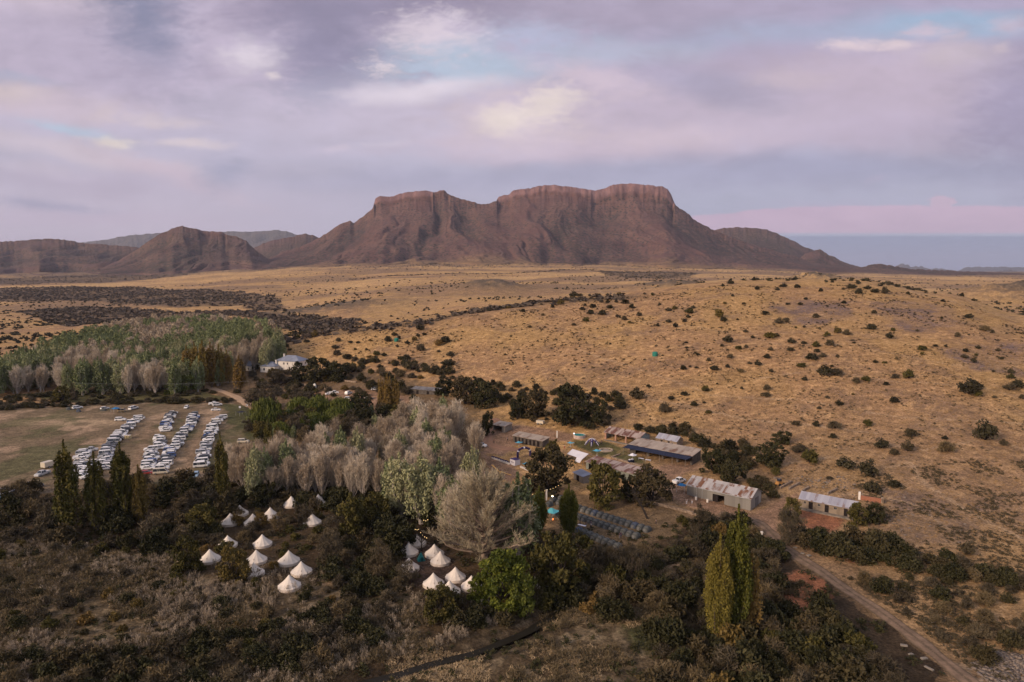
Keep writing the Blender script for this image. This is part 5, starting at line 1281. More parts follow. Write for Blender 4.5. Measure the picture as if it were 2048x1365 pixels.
def building(name, pa, pb, depth, eave, ridge, wall, roof, ops, label, cat='building', L=None, oh=.35, style='gable', gable=None, sideops=(), group=None, t=.22, slab=None, chim=()):
    root, L0 = frame_at(name, pa, pb, label, cat, group); L = L or L0
    ops = sorted(ops)
    mb = MB(); z0 = -1.2
    x = 0.0
    for (a, b, c, d, kind) in ops:
        xa, xb = a * L, b * L
        if xa > x: mb.box(x, xa, 0, t, z0, eave)
        if c > .01: mb.box(xa, xb, 0, t, z0, c)
        else: mb.box(xa, xb, 0, t, z0, .02)
        if d < eave - .02: mb.box(xa, xb, 0, t, d, eave)
        x = xb
    if x < L: mb.box(x, L, 0, t, z0, eave)
    mb.box(0, L, depth - t, depth, z0, eave)
    g = gable or wall
    def side(x0, x1):
        if style == 'gable':
            y = [t, depth - t]; hy = depth / 2; e = eave + (ridge - eave) * (t / hy)
            pr = [(y[0], z0), (y[1], z0), (y[1], e - .05), (hy, ridge - .06), (y[0], e - .05)]
        elif style == 'mono': pr = [(t, z0), (depth - t, z0), (depth - t, ridge - .05), (t, eave - .02)]
        else: pr = [(t, z0), (depth - t, z0), (depth - t, eave), (t, eave)]
        n = len(pr); v = [(x0, a, b) for a, b in pr] + [(x1, a, b) for a, b in pr]
        mb.add(v, [tuple(range(n - 1, -1, -1)), tuple(range(n, 2 * n))] + [(i, (i + 1) % n, n + (i + 1) % n, n + i) for i in range(n)], 1)
    side(.002, t); side(L - t, L - .002)
    if style == 'mono': mb.box(0, L, depth - t, depth, eave, ridge - .04)
    mb.build('wall', [wall, g], root)
    # roof
    rb = MB(); th = .09; hy = depth / 2
    if style == 'gable':
        s = (ridge - eave) / hy
        for sgn in (0, 1):
            ys, ye = (-oh, hy) if sgn == 0 else (depth + oh, hy)
            zs, ze = eave - s * oh + .05, ridge + .05
            b4 = [(-oh, ys, zs), (L + oh, ys, zs), (L + oh, ye, ze), (-oh, ye, ze)]
            if sgn: b4 = b4[::-1]
            rb.hexa(b4, [(a, b, c + th) for a, b, c in b4])
    elif style == 'mono':
        s = (ridge - eave) / depth
        b4 = [(-oh, -oh, eave - s * oh + .03), (L + oh, -oh, eave - s * oh + .03), (L + oh, depth + oh, ridge + s * oh + .03), (-oh, depth + oh, ridge + s * oh + .03)]
        rb.hexa(b4, [(a, b, c + th) for a, b, c in b4])
    else:
        k = min(hy, L / 2 - .6); e = eave + .04
        v = [(-oh, -oh, e), (L + oh, -oh, e), (L + oh, depth + oh, e), (-oh, depth + oh, e), (k, hy, ridge), (L - k, hy, ridge), (-oh, -oh, e - .15), (L + oh, -oh, e - .15), (L + oh, depth + oh, e - .15), (-oh, depth + oh, e - .15)]
        rb.add(v, [(0, 1, 5, 4), (1, 2, 5), (2, 3, 4, 5), (3, 0, 4), (6, 7, 1, 0), (7, 8, 2, 1), (8, 9, 3, 2), (9, 6, 0, 3), (9, 8, 7, 6)])
    ro = rb.build('roof', roof, root)
    if style == 'gable':
        c = MB(); c.hexa([(-oh - .02, hy - .25, ridge + .04), (L + oh + .02, hy - .25, ridge + .04), (L + oh + .02, hy + .25, ridge + .04), (-oh - .02, hy + .25, ridge + .04)],
                         [(-oh - .02, hy - .06, ridge + .22), (L + oh + .02, hy - .06, ridge + .22), (L + oh + .02, hy + .06, ridge + .22), (-oh - .02, hy + .06, ridge + .22)])
        c.build('ridge_cap', roof, ro)
    for (cx, cy, ch) in chim:
        c = MB(); zb = eave; c.box(cx - .4, cx + .4, cy - .4, cy + .4, zb, ridge + ch); c.box(cx - .5, cx + .5, cy - .5, cy + .5, ridge + ch, ridge + ch + .2); c.build('chimney', M_WHITEW, ro)
    for (a, b, c_, d, kind) in ops:
        xa, xb = a * L, b * L
        if kind == 'door': MB().box(xa + .04, xb - .04, .08, .14, max(c_, .0) + .03, d - .03).build('door', M_DOOR, root)
        elif kind == 'window':
            f = MB(); w = .09
            f.box(xa, xb, .04, .12, c_, c_ + w); f.box(xa, xb, .04, .12, d - w, d); f.box(xa, xa + w, .04, .12, c_ + w, d - w); f.box(xb - w, xb, .04, .12, c_ + w, d - w); f.box((xa + xb) / 2 - .03, (xa + xb) / 2 + .03, .05, .11, c_ + w, d - w)
            fo = f.build('window', M_FRAME, root); MB().box(xa + w, xb - w, .13, .15, c_ + w, d - w).build('pane', M_GLASS, fo)
    for (ya, yb, c_, d, kind) in sideops:
        xs = L
        f = MB(); 
        if kind == 'door': MB().box(xs + .0, xs + .05, ya, yb, c_, d).build('door', M_DOOR, root)
        elif kind == 'irondoor': MB().box(xs + .0, xs + .09, ya, yb, c_, d).build('door', plain('grey_door', (.20, .18, .17), scale=2), root)
        else:
            f.box(xs, xs + .05, ya, yb, c_, d); fo = f.build('window', M_FRAME, root); MB().box(xs + .05, xs + .07, ya + .1, yb - .1, c_ + .1, d - .1).build('pane', M_GLASS, fo)
    if slab:
        s = MB(); s.box(slab[0] * L, slab[1] * L, -slab[2], -.02, -1.0, .22); s.build('step', M_SLAB, root)
    return root, L

b1, L1 = building('barn', (1374, 990), (1501, 1022), 8.2, 3.7, 5.5, M_IRON, M_ROOF_B, [(.415, .60, .0, 2.6, 'open')],
    'large corrugated iron barn with a rust streaked grey roof and dark doorway', 'barn', gable=corrugated('gable_iron', (.40, .37, .34), (.26, .23, .20), .06, pitch=.6), sideops=[(3.4, 5.9, .05, 3.0, 'irondoor')])
MB().box(.415 * L1, .415 * L1 + 1.6, .3, .36, .05, 2.5).build('door', M_DOOR, b1)
sb_ = MB(); sb_.box(L1 + .1, L1 + 1.2, 2.6, 7.6, -1, .16); sb_.build('step', M_SLAB, b1)
building('bunkhouse', (1599, 1015), (1710, 1038), 5.2, 2.75, 4.1, M_PLAS, M_ROOF_P, [(.07, .12, 1.45, 2.25, 'window'), (.165, .245, .1, 2.3, 'door'), (.33, .385, 1.45, 2.25, 'window'), (.46, .535, .1, 2.3, 'door'), (.62, .68, 1.45, 2.25, 'window'), (.80, .87, .1, 2.3, 'door')],
    'long low brown walled bunkhouse with dark doors and a pale iron roof', 'house', slab=(-.02, 1.0, 1.7), gable=plain('plaster_tan', (.38, .31, .22)))
navy, Ln = building('shed', (1259, 906), (1384, 931), 6.6, 3.3, 4.3, M_PLASD, M_ROOF_T, [(.10, .30, 0, 2.9, 'open'), (.33, .53, 0, 2.9, 'open'), (.56, .76, 0, 2.9, 'open'), (.79, .97, 0, 2.9, 'open')],
    'long open fronted shed with tan iron roof and a navy shade cloth awning', 'shed', style='mono')
aw = MB(); aw.hexa([(-1.2, -3.1, 2.45), (Ln - .6, -3.1, 2.45), (Ln + .3, -.38, 3.2), (-.3, -.38, 3.2)], [(-1.2, -3.1, 2.51), (Ln - .6, -3.1, 2.51), (Ln + .3, -.38, 3.26), (-.3, -.38, 3.26)])
aw.build('awning', M_NAVY, navy)
for k in range(6): MB().tube((-.9 + k * (Ln - .2) / 5, -3.0, -.8), (-.9 + k * (Ln - .2) / 5, -3.0, 2.45), .05).build('post', M_FRAME, navy)
building('stable', (1209, 878), (1278, 893), 8.0, 3.0, 4.5, M_BRICK, M_ROOF_R, [(.05, .30, 0, 2.75, 'open'), (.345, .60, 0, 2.75, 'open'), (.645, .90, 0, 2.75, 'open')],
    'open fronted stable with brick piers and a rust streaked grey roof', 'stable', gable=plain('plaster_blue_grey', (.30, .33, .33)), slab=(0, 1, 1.4), sideops=[(2.2, 3.4, .2, 2.2, 'door'), (4.6, 5.6, 1.0, 2.0, 'window')])
building('cottage', (1313, 889), (1353, 897), 4.6, 2.6, 3.9, M_STONEW, M_ROOF_P, [(.20, .30, .0, 2.1, 'door'), (.55, .66, .0, 2.1, 'door'), (.75, .82, .9, 1.8, 'window')],
    'small stone cottage with a smooth pale iron roof behind the navy shed', 'cottage')
building('stable', (1026, 884), (1085, 896), 4.2, 2.6, 3.3, M_PLASD, M_ROOF_T, [(.06, .13, 0, 2.2, 'door'), (.19, .25, 0, 2.2, 'door'), (.30, .37, .0, 2.2, 'door'), (.43, .50, 0, 2.2, 'door'), (.56, .63, 0, 2.2, 'door'), (.69, .75, 0, 2.2, 'door'), (.82, .9, 0, 2.2, 'door')],
    'narrow row of grey stalls with many dark doors and tan iron roof', 'stable', style='mono')
building('garage', (986, 861), (1010, 866), 5.0, 2.6, 3.2, M_FRAME, M_ROOF_T, [(.08, .75, 0, 2.3, 'open')], 'small open garage at the dirt yard with a dark mouth and tan roof', 'garage', style='mono')
building('cowshed', (1172, 938), (1280, 968), 5.4, 2.7, 3.5, plain('plaster_grey_green', (.24, .25, .21)), M_ROOF_R, [(.05, .35, 0, 2.3, 'open'), (.50, .56, .0, 2.2, 'door'), (.60, .66, 0, 2.2, 'door'), (.70, .74, 1.0, 2.0, 'window'), (.8, .86, 0, 2.2, 'door')],
    'long narrow cowshed with a heavily rust blotched roof among the yard trees', 'shed', style='mono')
building('shed', (1147, 958), (1166, 968), 3, 2.3, 2.8, M_FRAME, M_ROOF_G, [(.3, .6, 0, 2, 'door')], 'small grey hut half hidden beside the big dark yard tree', 'shed', style='mono')
building('farmhouse', (551, 740), (601, 741), 11, 6.0, 9.2, M_WHITEW, M_ROOF_G, [(.10, .16, 3.7, 5.0, 'window'), (.10, .16, .9, 2.3, 'window'), (.34, .40, 3.7, 5.0, 'window'), (.50, .57, 3.7, 5.0, 'window'), (.55, .63, 0, 2.3, 'door'), (.72, .78, 3.7, 5.0, 'window'), (.74, .90, .2, 2.4, 'open'), (.86, .92, 3.7, 5.0, 'window')],
    'two storey white farmhouse with a hipped blue grey roof', 'house', style='hip', L=17.5, chim=[(3.4, 5, .6)], sideops=[(3, 4.2, 3.7, 5.0, 'window'), (7, 8.2, 3.7, 5.0, 'window')])
building('farmhouse', (521, 745), (547, 746), 10, 4.0, 6.6, M_WHITEW, M_ROOF_G, [(.2, .32, 1.2, 2.8, 'window'), (.55, .68, 0, 2.4, 'door'), (.8, .9, 1.2, 2.8, 'window')],
    'single storey white wing with blue roof joined left of the farmhouse', 'house', style='hip', L=10.5, chim=[(8.5, 5, .9)])
building('farmhouse', (463, 741), (512, 742), 8, 3.6, 6.4, M_WHITEW, M_ROOF_G, [(.1, .16, 1, 2.4, 'window'), (.3, .36, 1, 2.4, 'window'), (.62, .68, 0, 2.3, 'door'), (.8, .86, 1, 2.4, 'window')],
    'long white cottage with blue hipped roof behind the single brown poplar', 'house', style='hip', L=17, chim=[(10.5, 4, .8)])
building('shed', (822, 788), (874, 790), 5, 2.6, 3.2, M_PLASD, corrugated('roof_mottled', (.22, .20, .19), (.10, .08, .07), .22), [(.2, .3, 0, 2.1, 'door'), (.6, .7, 0, 2.1, 'door')], 'low long shed with a mottled grey roof above the bare grove', 'shed', style='mono')
building('shed', (-18, 1000), (9, 1004), 3.2, 2.3, 2.7, plain('blue_wall', (.08, .16, .26)), M_ROOF_P, [(.3, .6, 0, 2, 'door')], 'small blue hut with pale flat roof at the left edge below the field', 'hut', style='mono', oh=.2)

# white marquee, walls and gateway
def sheet_mesh(corners, sag, nx, ny, mat, name, parent=None, th=.03, loc=None):
    """stretched cloth between four corners, drooping in the middle"""
    c = [Vector(p) for p in corners]; V = []; F = []
    for j in range(ny + 1):
        for i in range(nx + 1):
            u, v = i / nx, j / ny
            p = (c[0] * (1 - u) + c[1] * u) * (1 - v) + (c[3] * (1 - u) + c[2] * u) * v
            V.append((p.x, p.y, p.z - sag * 4 * (u * (1 - u) + v * (1 - v)) * .5 + .04 * math.sin(u * 9 + v * 7)))
    n = len(V); V += [(x, y, z - th) for x, y, z in V]; w = nx + 1
    for j in range(ny):
        for i in range(nx):
            a = j * w + i; F.append((a, a + 1, a + w + 1, a + w)); F.append((n + a, n + a + w, n + a + w + 1, n + a + 1))
    me = bpy.data.meshes.new(name); me.from_pydata(V, [], F); me.materials.append(mat); me.update()
    return link(name, me, parent)

mq, Lm = frame_at('marquee', (1134, 922), (1170, 934), 'white canvas marquee roof joined to the end of the rusty cowshed', 'marquee')
c = MB(); Lq = 8.5
c.hexa([(0, 0, 2.6), (Lq, -.5, 2.6), (Lq, 2.6, 4.0), (0, 2.6, 4.0)], [(0, 0, 2.64), (Lq, -.5, 2.64), (Lq, 2.6, 4.04), (0, 2.6, 4.04)]); c.hexa([(0, 2.62, 4.0), (Lq, 2.62, 4.0), (Lq, 5.4, 2.6), (0, 5.4, 2.6)], [(0, 2.62, 4.04), (Lq, 2.62, 4.04), (Lq, 5.4, 2.64), (0, 5.4, 2.64)])
c.hexa([(Lq - 2.4, -1.9, 1.3), (Lq, -1.7, 1.5), (Lq, -.52, 2.6), (Lq - 3, -.4, 2.6)], [(Lq - 2.4, -1.9, 1.34), (Lq, -1.7, 1.54), (Lq, -.52, 2.64), (Lq - 3, -.4, 2.64)])
c.build('canopy', M_PVC, mq)
for x, y in ((.1, .1), (Lq - .1, -.3), (.1, 5.2), (Lq - .1, 5.2), (Lq / 2, 0)): MB().tube((x, y, -.8), (x, y, 2.6), .06).build('pole', M_FRAME, mq)

def wall_line(pts, h, t, mat, label, name='garden_wall', cat='wall'):
    w = [P(*p) for p in pts]; mb = MB()
    for a, b in zip(w[:-1], w[1:]):
        d = (b - a); n = Vector((-d.y, d.x, 0)).normalized() * t / 2
        k = max(1, int(d.length / 3)); 
        for i in range(k):
            p = a + d * (i / k); q = a + d * ((i + 1) / k); zp, zq = gz(p.x, p.y), gz(q.x, q.y)
            mb.hexa([(p.x - n.x, p.y - n.y, zp - .5), (q.x - n.x, q.y - n.y, zq - .5), (q.x + n.x, q.y + n.y, zq - .5), (p.x + n.x, p.y + n.y, zp - .5)],
                    [(p.x - n.x, p.y - n.y, zp + h), (q.x - n.x, q.y - n.y, zq + h), (q.x + n.x, q.y + n.y, zq + h), (p.x + n.x, p.y + n.y, zp + h)])
    o = mb.build(name, mat); tag(o, label, cat); return o
wall_line([(1300, 1008), (1345, 1018), (1387, 1030)], .8, .5, M_STONEW, 'low pinkish stone wall between the dome tents and the barn yard')
wall_line([(1387, 1030), (1450, 1040)], .5, .5, M_STONEW, 'low stone edge running on towards the tall poplar')
wall_line([(1223, 916), (1262, 928), (1300, 940)], .5, .6, M_STONEW, 'stone kerb wall around the lawn before the navy shed')
wall_line([(1223, 916), (1240, 910)], .5, .6, M_STONEW, 'short stone kerb closing the left end of the lawn')
wall_line([(984, 917), (1020, 930)], .5, .5, M_WHITEW, 'whitish low wall left of the white booth')
wall_line([(1041, 935), (1056, 942)], .5, .5, M_WHITEW, 'whitish low wall right of the white booth')
for q, lb in (([(1560, 978), (1583, 966)], 'leftmost'), ([(1578, 980), (1598, 969)], 'second'), ([(1604, 985), (1618, 977)], 'third'), ([(1655, 990), (1674, 980)], 'rightmost')):
    wall_line(q, .7, .5, M_STONEW, f'{lb} of the broken stone kraal walls between barn and bunkhouse')
wall_line([(600, 770), (625, 777)], 1.3, .5, M_STONEW, 'stone garden wall left of the white gable gateway')
wall_line([(639, 779), (658, 781)], 1.3, .5, M_STONEW, 'stone garden wall right of the white gable gateway')
wall_line([(664, 757), (690, 763), (712, 766)], .8, .5, M_STONEW, 'pale stone wall running right below the farmhouse trees')
g, Lg = frame_at('gateway', (626, 779), (637, 780), 'small white arched gable gateway below the farmhouse', 'gateway')
c = MB(); w = 2.0
c.box(0, .55, 0, .6, -.5, 2.0); c.box(w - .05, w + .5, 0, .6, -.5, 2.0)
c.add([(0, 0, 2.0), (w + .5, 0, 2.0), (w + .2, 0, 2.8), (w / 2 + .25, 0, 3.5), (.3, 0, 2.8), (0, .6, 2.0), (w + .5, .6, 2.0), (w + .2, .6, 2.8), (w / 2 + .25, .6, 3.5), (.3, .6, 2.8)], [(0, 1, 2, 3, 4), (9, 8, 7, 6, 5), (0, 5, 6, 1), (1, 6, 7, 2), (2, 7, 8, 3), (3, 8, 9, 4), (4, 9, 5, 0)])
c.build('arch', plain('limewash', (.80, .76, .70)), g); MB().box(.56, w - .06, .2, .3, -.3, 1.98).build('door', M_DOOR, g)
# brick ruin right of bunkhouse
rn, Lr = frame_at('oven', (1720, 1000), (1756, 1006), 'red brick outdoor oven wall with pale chimney behind the bunkhouse', 'oven')
MB().box(0, 5.5, 0, .6, -1, 1.3).build('wall', plain('red_brick', (.36, .15, .09), scale=3), rn); MB().box(-.5, .1, -.1, .8, -1, 2.3).build('chimney', M_WHITEW, rn); MB().box(5.52, 6.2, -.1, .8, -1, 1.7).build('pillar', M_STONEW, rn)

# ================================================================== VEHICLES
PAINT = {'white': (.86, .83, .80), 'silver': (.46, .45, .45), 'grey': (.14, .145, .16), 'dark': (.035, .036, .045), 'blue': (.04, .09, .26), 'red': (.32, .03, .025), 'cream': (.62, .54, .42), 'pale blue': (.28, .42, .58), 'tan': (.42, .30, .17)}
for k_, v_ in list(PAINT.items()): plain('paint_' + k_, v_, rough=.3, spec=.5, var=.02)
M_TYRE = plain('tyre', (.02, .02, .02)); M_RIM = plain('rim', (.35, .35, .36), rough=.4); M_LAMP = plain('lamp_glass', (.7, .7, .68), rough=.1, spec=.7, var=0); M_TAIL = plain('tail_glass', (.35, .02, .02), rough=.2, var=0)
CARS = {
 # L W H, hull sections (x, top z), cabin (x0,x1 at belt; x0,x1 at roof), belt z, extras
 'hatchback': dict(L=4.0, W=1.74, H=1.48, sec=[(-2.0, .80), (-1.9, .95), (.75, .95), (1.65, .82), (1.95, .68), (2.0, .5)], cab=(-1.85, 1.05, -1.55, .25), belt=.93, wx=1.25, r=.31),
 'sedan': dict(L=4.5, W=1.78, H=1.45, sec=[(-2.25, .75), (-2.15, .98), (-1.3, 1.0), (.85, .95), (1.9, .80), (2.2, .66), (2.25, .5)], cab=(-1.55, 1.1, -1.0, .3), belt=.95, wx=1.35, r=.32),
 'suv': dict(L=4.7, W=1.88, H=1.78, sec=[(-2.35, .95), (-2.25, 1.12), (1.0, 1.12), (2.1, 1.02), (2.3, .85), (2.35, .6)], cab=(-2.2, 1.2, -2.0, .5), belt=1.10, wx=1.42, r=.38),
 'pickup': dict(L=5.2, W=1.86, H=1.80, sec=[(-2.6, 1.0), (-2.55, 1.08), (-.75, 1.08), (-.7, 1.12), (1.3, 1.12), (2.35, 1.02), (2.55, .85), (2.6, .6)], cab=(-.75, 1.45, -.55, .75), belt=1.08, wx=1.6, r=.38, bed=True),
 'canopied pickup': dict(L=5.2, W=1.86, H=1.80, sec=[(-2.6, 1.0), (-2.55, 1.08), (1.3, 1.12), (2.35, 1.02), (2.55, .85), (2.6, .6)], cab=(-2.5, 1.45, -2.4, .75), belt=1.08, wx=1.6, r=.38),
 'minibus': dict(L=4.9, W=1.85, H=2.05, sec=[(-2.45, .98), (-2.4, 1.1), (1.5, 1.12), (2.2, 1.02), (2.42, .8), (2.45, .5)], cab=(-2.38, 2.15, -2.3, 1.35), belt=1.08, wx=1.5, r=.34)}
_cm = {}
def car_meshes(kind, paint):
    if kind not in _cm:
        d = CARS[kind]; W = d['W'] / 2; b = MB()
        def sec(x, zt, w):
            z0 = .30
            return [(x, -w + .08, z0), (x, w - .08, z0), (x, w, z0 + .16), (x, w, zt - .14), (x, w - .10, zt), (x, -w + .10, zt), (x, -w, zt - .14), (x, -w, z0 + .16)]
        n = len(d['sec']); rings = []
        for i, (x, zt) in enumerate(d['sec']): rings.append(sec(x, zt, W * (.90 if i in (0, n - 1) else .97 if i == n - 2 else 1.0)))
        b.rings(rings)
        c0, c1, r0, r1 = d['cab']; z0, z1 = d['belt'], d['H']; wi = W - .06; wr = W - .26
        b.hexa([(r0 - .06, -wr - .04, z1 - .05), (r1 + .06, -wr - .04, z1 - .05), (r1 + .06, wr + .04, z1 - .05), (r0 - .06, wr + .04, z1 - .05)], [(r0 + .03, -wr + .05, z1 + .03), (r1 - .03, -wr + .05, z1 + .03), (r1 - .03, wr - .05, z1 + .03), (r0 + .03, wr - .05, z1 + .03)])
        pil = [(c0, r0), ((c0 + c1) / 2 - .1, (r0 + r1) / 2), (c1, r1)]
        if kind in ('suv', 'minibus', 'canopied pickup'): pil.insert(1, (c0 * .62 + c1 * .38 - .1, r0 * .68 + r1 * .32))
        for xb, xr in pil:
            for s in (-1, 1): b.tube((xb, s * wi, z0 - .02), (xr, s * wr, z1 - .02), .055, n=4)
        if d.get('bed'):
            b.box(-2.50, -.80, -W + .02, -W + .12, 1.0, 1.24); b.box(-2.50, -.80, W - .12, W - .02, 1.0, 1.24); b.box(-2.58, -2.50, -W + .05, W - .05, .95, 1.22)
        g = MB(); g.hexa([(c0 + .02, -wi, z0 - .01), (c1 - .02, -wi, z0 - .01), (c1 - .02, wi, z0 - .01), (c0 + .02, wi, z0 - .01)], [(r0, -wr, z1 - .04), (r1, -wr, z1 - .04), (r1, wr, z1 - .04), (r0, wr, z1 - .04)])
        wm = MB(); r = d['r']; wm.tube((0, -.11, 0), (0, .11, 0), r, n=14, m=0); wm.tube((0, -.125, 0), (0, .125, 0), r * .58, n=10, m=1)
        lm = MB(); lm.box(-.05, .04, -.17, .17, -.08, .08)
        _cm[kind] = dict(body=b, glass=g.mesh('windows', M_GLASS), wheel=wm.mesh('wheel', [M_TYRE, M_RIM]), lamp=lm.mesh('headlight', M_LAMP), tail=lm.mesh('tail_light', M_TAIL), paint={})
    e = _cm[kind]
    if paint not in e['paint']: e['paint'][paint] = e['body'].mesh('body', MATS['paint_' + paint])
    return e, e['paint'][paint]

def car(kind, paint, p, rz, label, group=None, parts=True):
    e, body = car_meshes(kind, paint); d = CARS[kind]
    root = empty('parked_car', (p[0], p[1], gz(p[0], p[1]) + .0), rz); tag(root, label, 'car', group)
    link('body', body, root); link('windows', e['glass'], root)
    for sx in (-1, 1):
        for sy in (-1, 1):
            w = link('wheel', e['wheel'], root); w.location = (sx * d['wx'], sy * (d['W'] / 2 - .10), d['r'])
    for sy in (-1, 1):
        h = link('headlight', e['lamp'], root); h.location = (d['sec'][-2][0] + .02, sy * (d['W'] / 2 - .28), d['sec'][-2][1] - .12)
    return root

ROWS = [
 ('winding row', [(278, 839), (268, 846), (257, 856), (246.5, 866), (236, 876), (229, 885), (218, 894), (215, 904), (212, 913), (211.5, 920), (210, 931), (210.5, 941)]),
 ('far left row', [(183, 903), (171, 907), (166, 913), (162, 920), (162, 931), (164, 941), (164, 948), (163, 960)]),
 ('poplar screened row', [(185, 930), (183, 936), (181, 948), (181, 959)]),
 ('first inner row top', [(345, 828), (338, 838), (333.5, 849), (332.6, 857), (327, 866)]),
 ('first inner row middle', [(318.6, 876), (317.6, 885), (321, 892), (326, 899)]),
 ('first inner row bottom', [(304.5, 901), (303.6, 909.5), (303, 916.5), (301, 923.5), (297.5, 930.6), (297.5, 941)]),
 ('second inner row', [(387, 831), (386, 841), (382, 849), (379, 856), (373, 863), (366, 869), (361, 874), (358, 883), (354, 892), (347, 899), (340, 906), (337, 916.5), (332.6, 923.5), (327, 932), (325, 940)]),
 ('rightmost parked row', [(443, 837.5), (434.6, 844.5), (427.5, 853), (424, 862), (421, 871), (417, 879.6), (413.5, 888), (411, 897), (408, 904), (408, 911), (404.7, 920), (404, 929), (403, 935)])]
r_ = random.Random(5)
for rname, pl in ROWS:
    w = [P(*p) for p in pl]; acc = 0.0; pos = []
    for a, b in zip(w[:-1], w[1:]):
        L = (b - a).length
        while acc < L: pos.append(a + (b - a) * (acc / L)); acc += 2.75 * r_.uniform(.9, 1.12)
        acc -= L
    for p in pos:
        kind = r_.choices(['hatchback', 'sedan', 'suv', 'pickup', 'canopied pickup', 'minibus'], [3, 2, 5, 3, 4, 1])[0]
        paint = r_.choices(['white', 'silver', 'grey', 'dark', 'blue', 'cream'], [58, 13, 11, 11, 5, 2])[0]
        car(kind, paint, (p.x + r_.uniform(-.5, .5), p.y + r_.uniform(-.15, .15)), .30 + r_.gauss(0, .05) + (PI if r_.random() < .45 else 0), f'{paint} {kind} parked in the {rname} of the car field', f'{paint} {kind} cars, {rname}')
for x, y, kind, paint, rz, lb in [(294, 949, 'hatchback', 'red', .3, 'red hatchback at the lower end of the first inner car row'), (322, 948, 'minibus', 'cream', .25, 'cream minibus closing the lower end of the second inner row'),
    (241, 842, 'suv', 'white', .2, 'white suv parked alone left of the winding row top'), (373, 817, 'hatchback', 'white', -1.4, 'white hatchback alone facing the camera at the field top'),
    (428, 810, 'pickup', 'white', .3, 'white pickup at the back of the small cluster above the rightmost row'), (435, 812, 'suv', 'white', .5, 'white suv in the middle of the cluster above the rightmost row'), (432, 822, 'sedan', 'white', .2, 'white sedan at the front of the cluster above the rightmost row'),
    (155, 818, 'suv', 'white', .9, 'white suv beside the blue tent at the field edge'), (210, 819, 'hatchback', 'white', .9, 'white hatchback next to the grey tent at the field edge'), (246, 824, 'suv', 'tan', .1, 'tan four wheel drive parked before the blue gazebo'), (267, 819, 'canopied pickup', 'white', 1.3, 'white canopied pickup nose on, right of the tan vehicle'),
    (373, 955, 'suv', 'pale blue', -1.2, 'pale blue suv below the gap between the two right rows'), (392, 953, 'hatchback', 'pale blue', -1.3, 'small pale blue car partly behind bare twigs below the rightmost row'),
    (85, 951, 'pickup', 'silver', -1.75, 'silver pickup towing a cream trailer on the open field'), (70, 975, 'suv', 'dark', .15, 'dark suv alone near the lower left of the field'),
    (659, 790, 'sedan', 'white', .5, 'white sedan left one of the pair below the gateway'), (668, 788, 'pickup', 'white', .3, 'white pickup right one of the pair below the gateway'), (697, 789, 'suv', 'white', 1.2, 'white suv standing apart right of the pair below the gateway'), (697, 799, 'hatchback', 'white', .2, 'white hatchback just above the willow belt'), (751, 781, 'suv', 'white', .1, 'white suv left of the brown poplar trio'),
    (738, 799, 'sedan', 'silver', .4, 'silver car in the shade left of the brown poplar trio'), (1358, 966, 'pickup', 'white', .7, 'white pickup at the left end of the big barn'), (962, 894, 'suv', 'white', -.4, 'white vehicle half under the bare trees at the yard entrance'),
    (487, 886, 'suv', 'cream', .1, 'cream vehicle seen through the bare trees right of the field')]:
    q = P(x, y); car(kind, paint, (q.x, q.y), rz, lb)
t_, _l = frame_at('trailer', (82, 938), (90, 939), 'cream box trailer behind the silver pickup on the open field', 'trailer')
MB().box(-.2, 1.9, 0, 3.4, .5, 2.3).build('body', MATS['paint_cream'], t_)
for s in (-.25, 1.95):
    w_ = link('wheel', _cm['suv']['wheel'], t_); w_.location = (s, 1.6, .36); w_.rotation_euler = (0, 0, PI / 2)
MB().tube((.85, 0, .55), (.85, -1.4, .5), .06).build('drawbar', M_FRAME, t_)
for x, y, lb in ((1078, 849, 'pale box trailer at the back of the dirt yard'),):
    t_, _l = frame_at('trailer', (x - 6, y), (x + 4, y + 1), lb, 'trailer')
    MB().box(0, 3.4, 0, 1.8, .5, 1.7).build('body', MATS['paint_cream'], t_)
    for s in (.9, 2.4):
        w_ = link('wheel', _cm['suv']['wheel'], t_); w_.location = (s, -.02, .36)

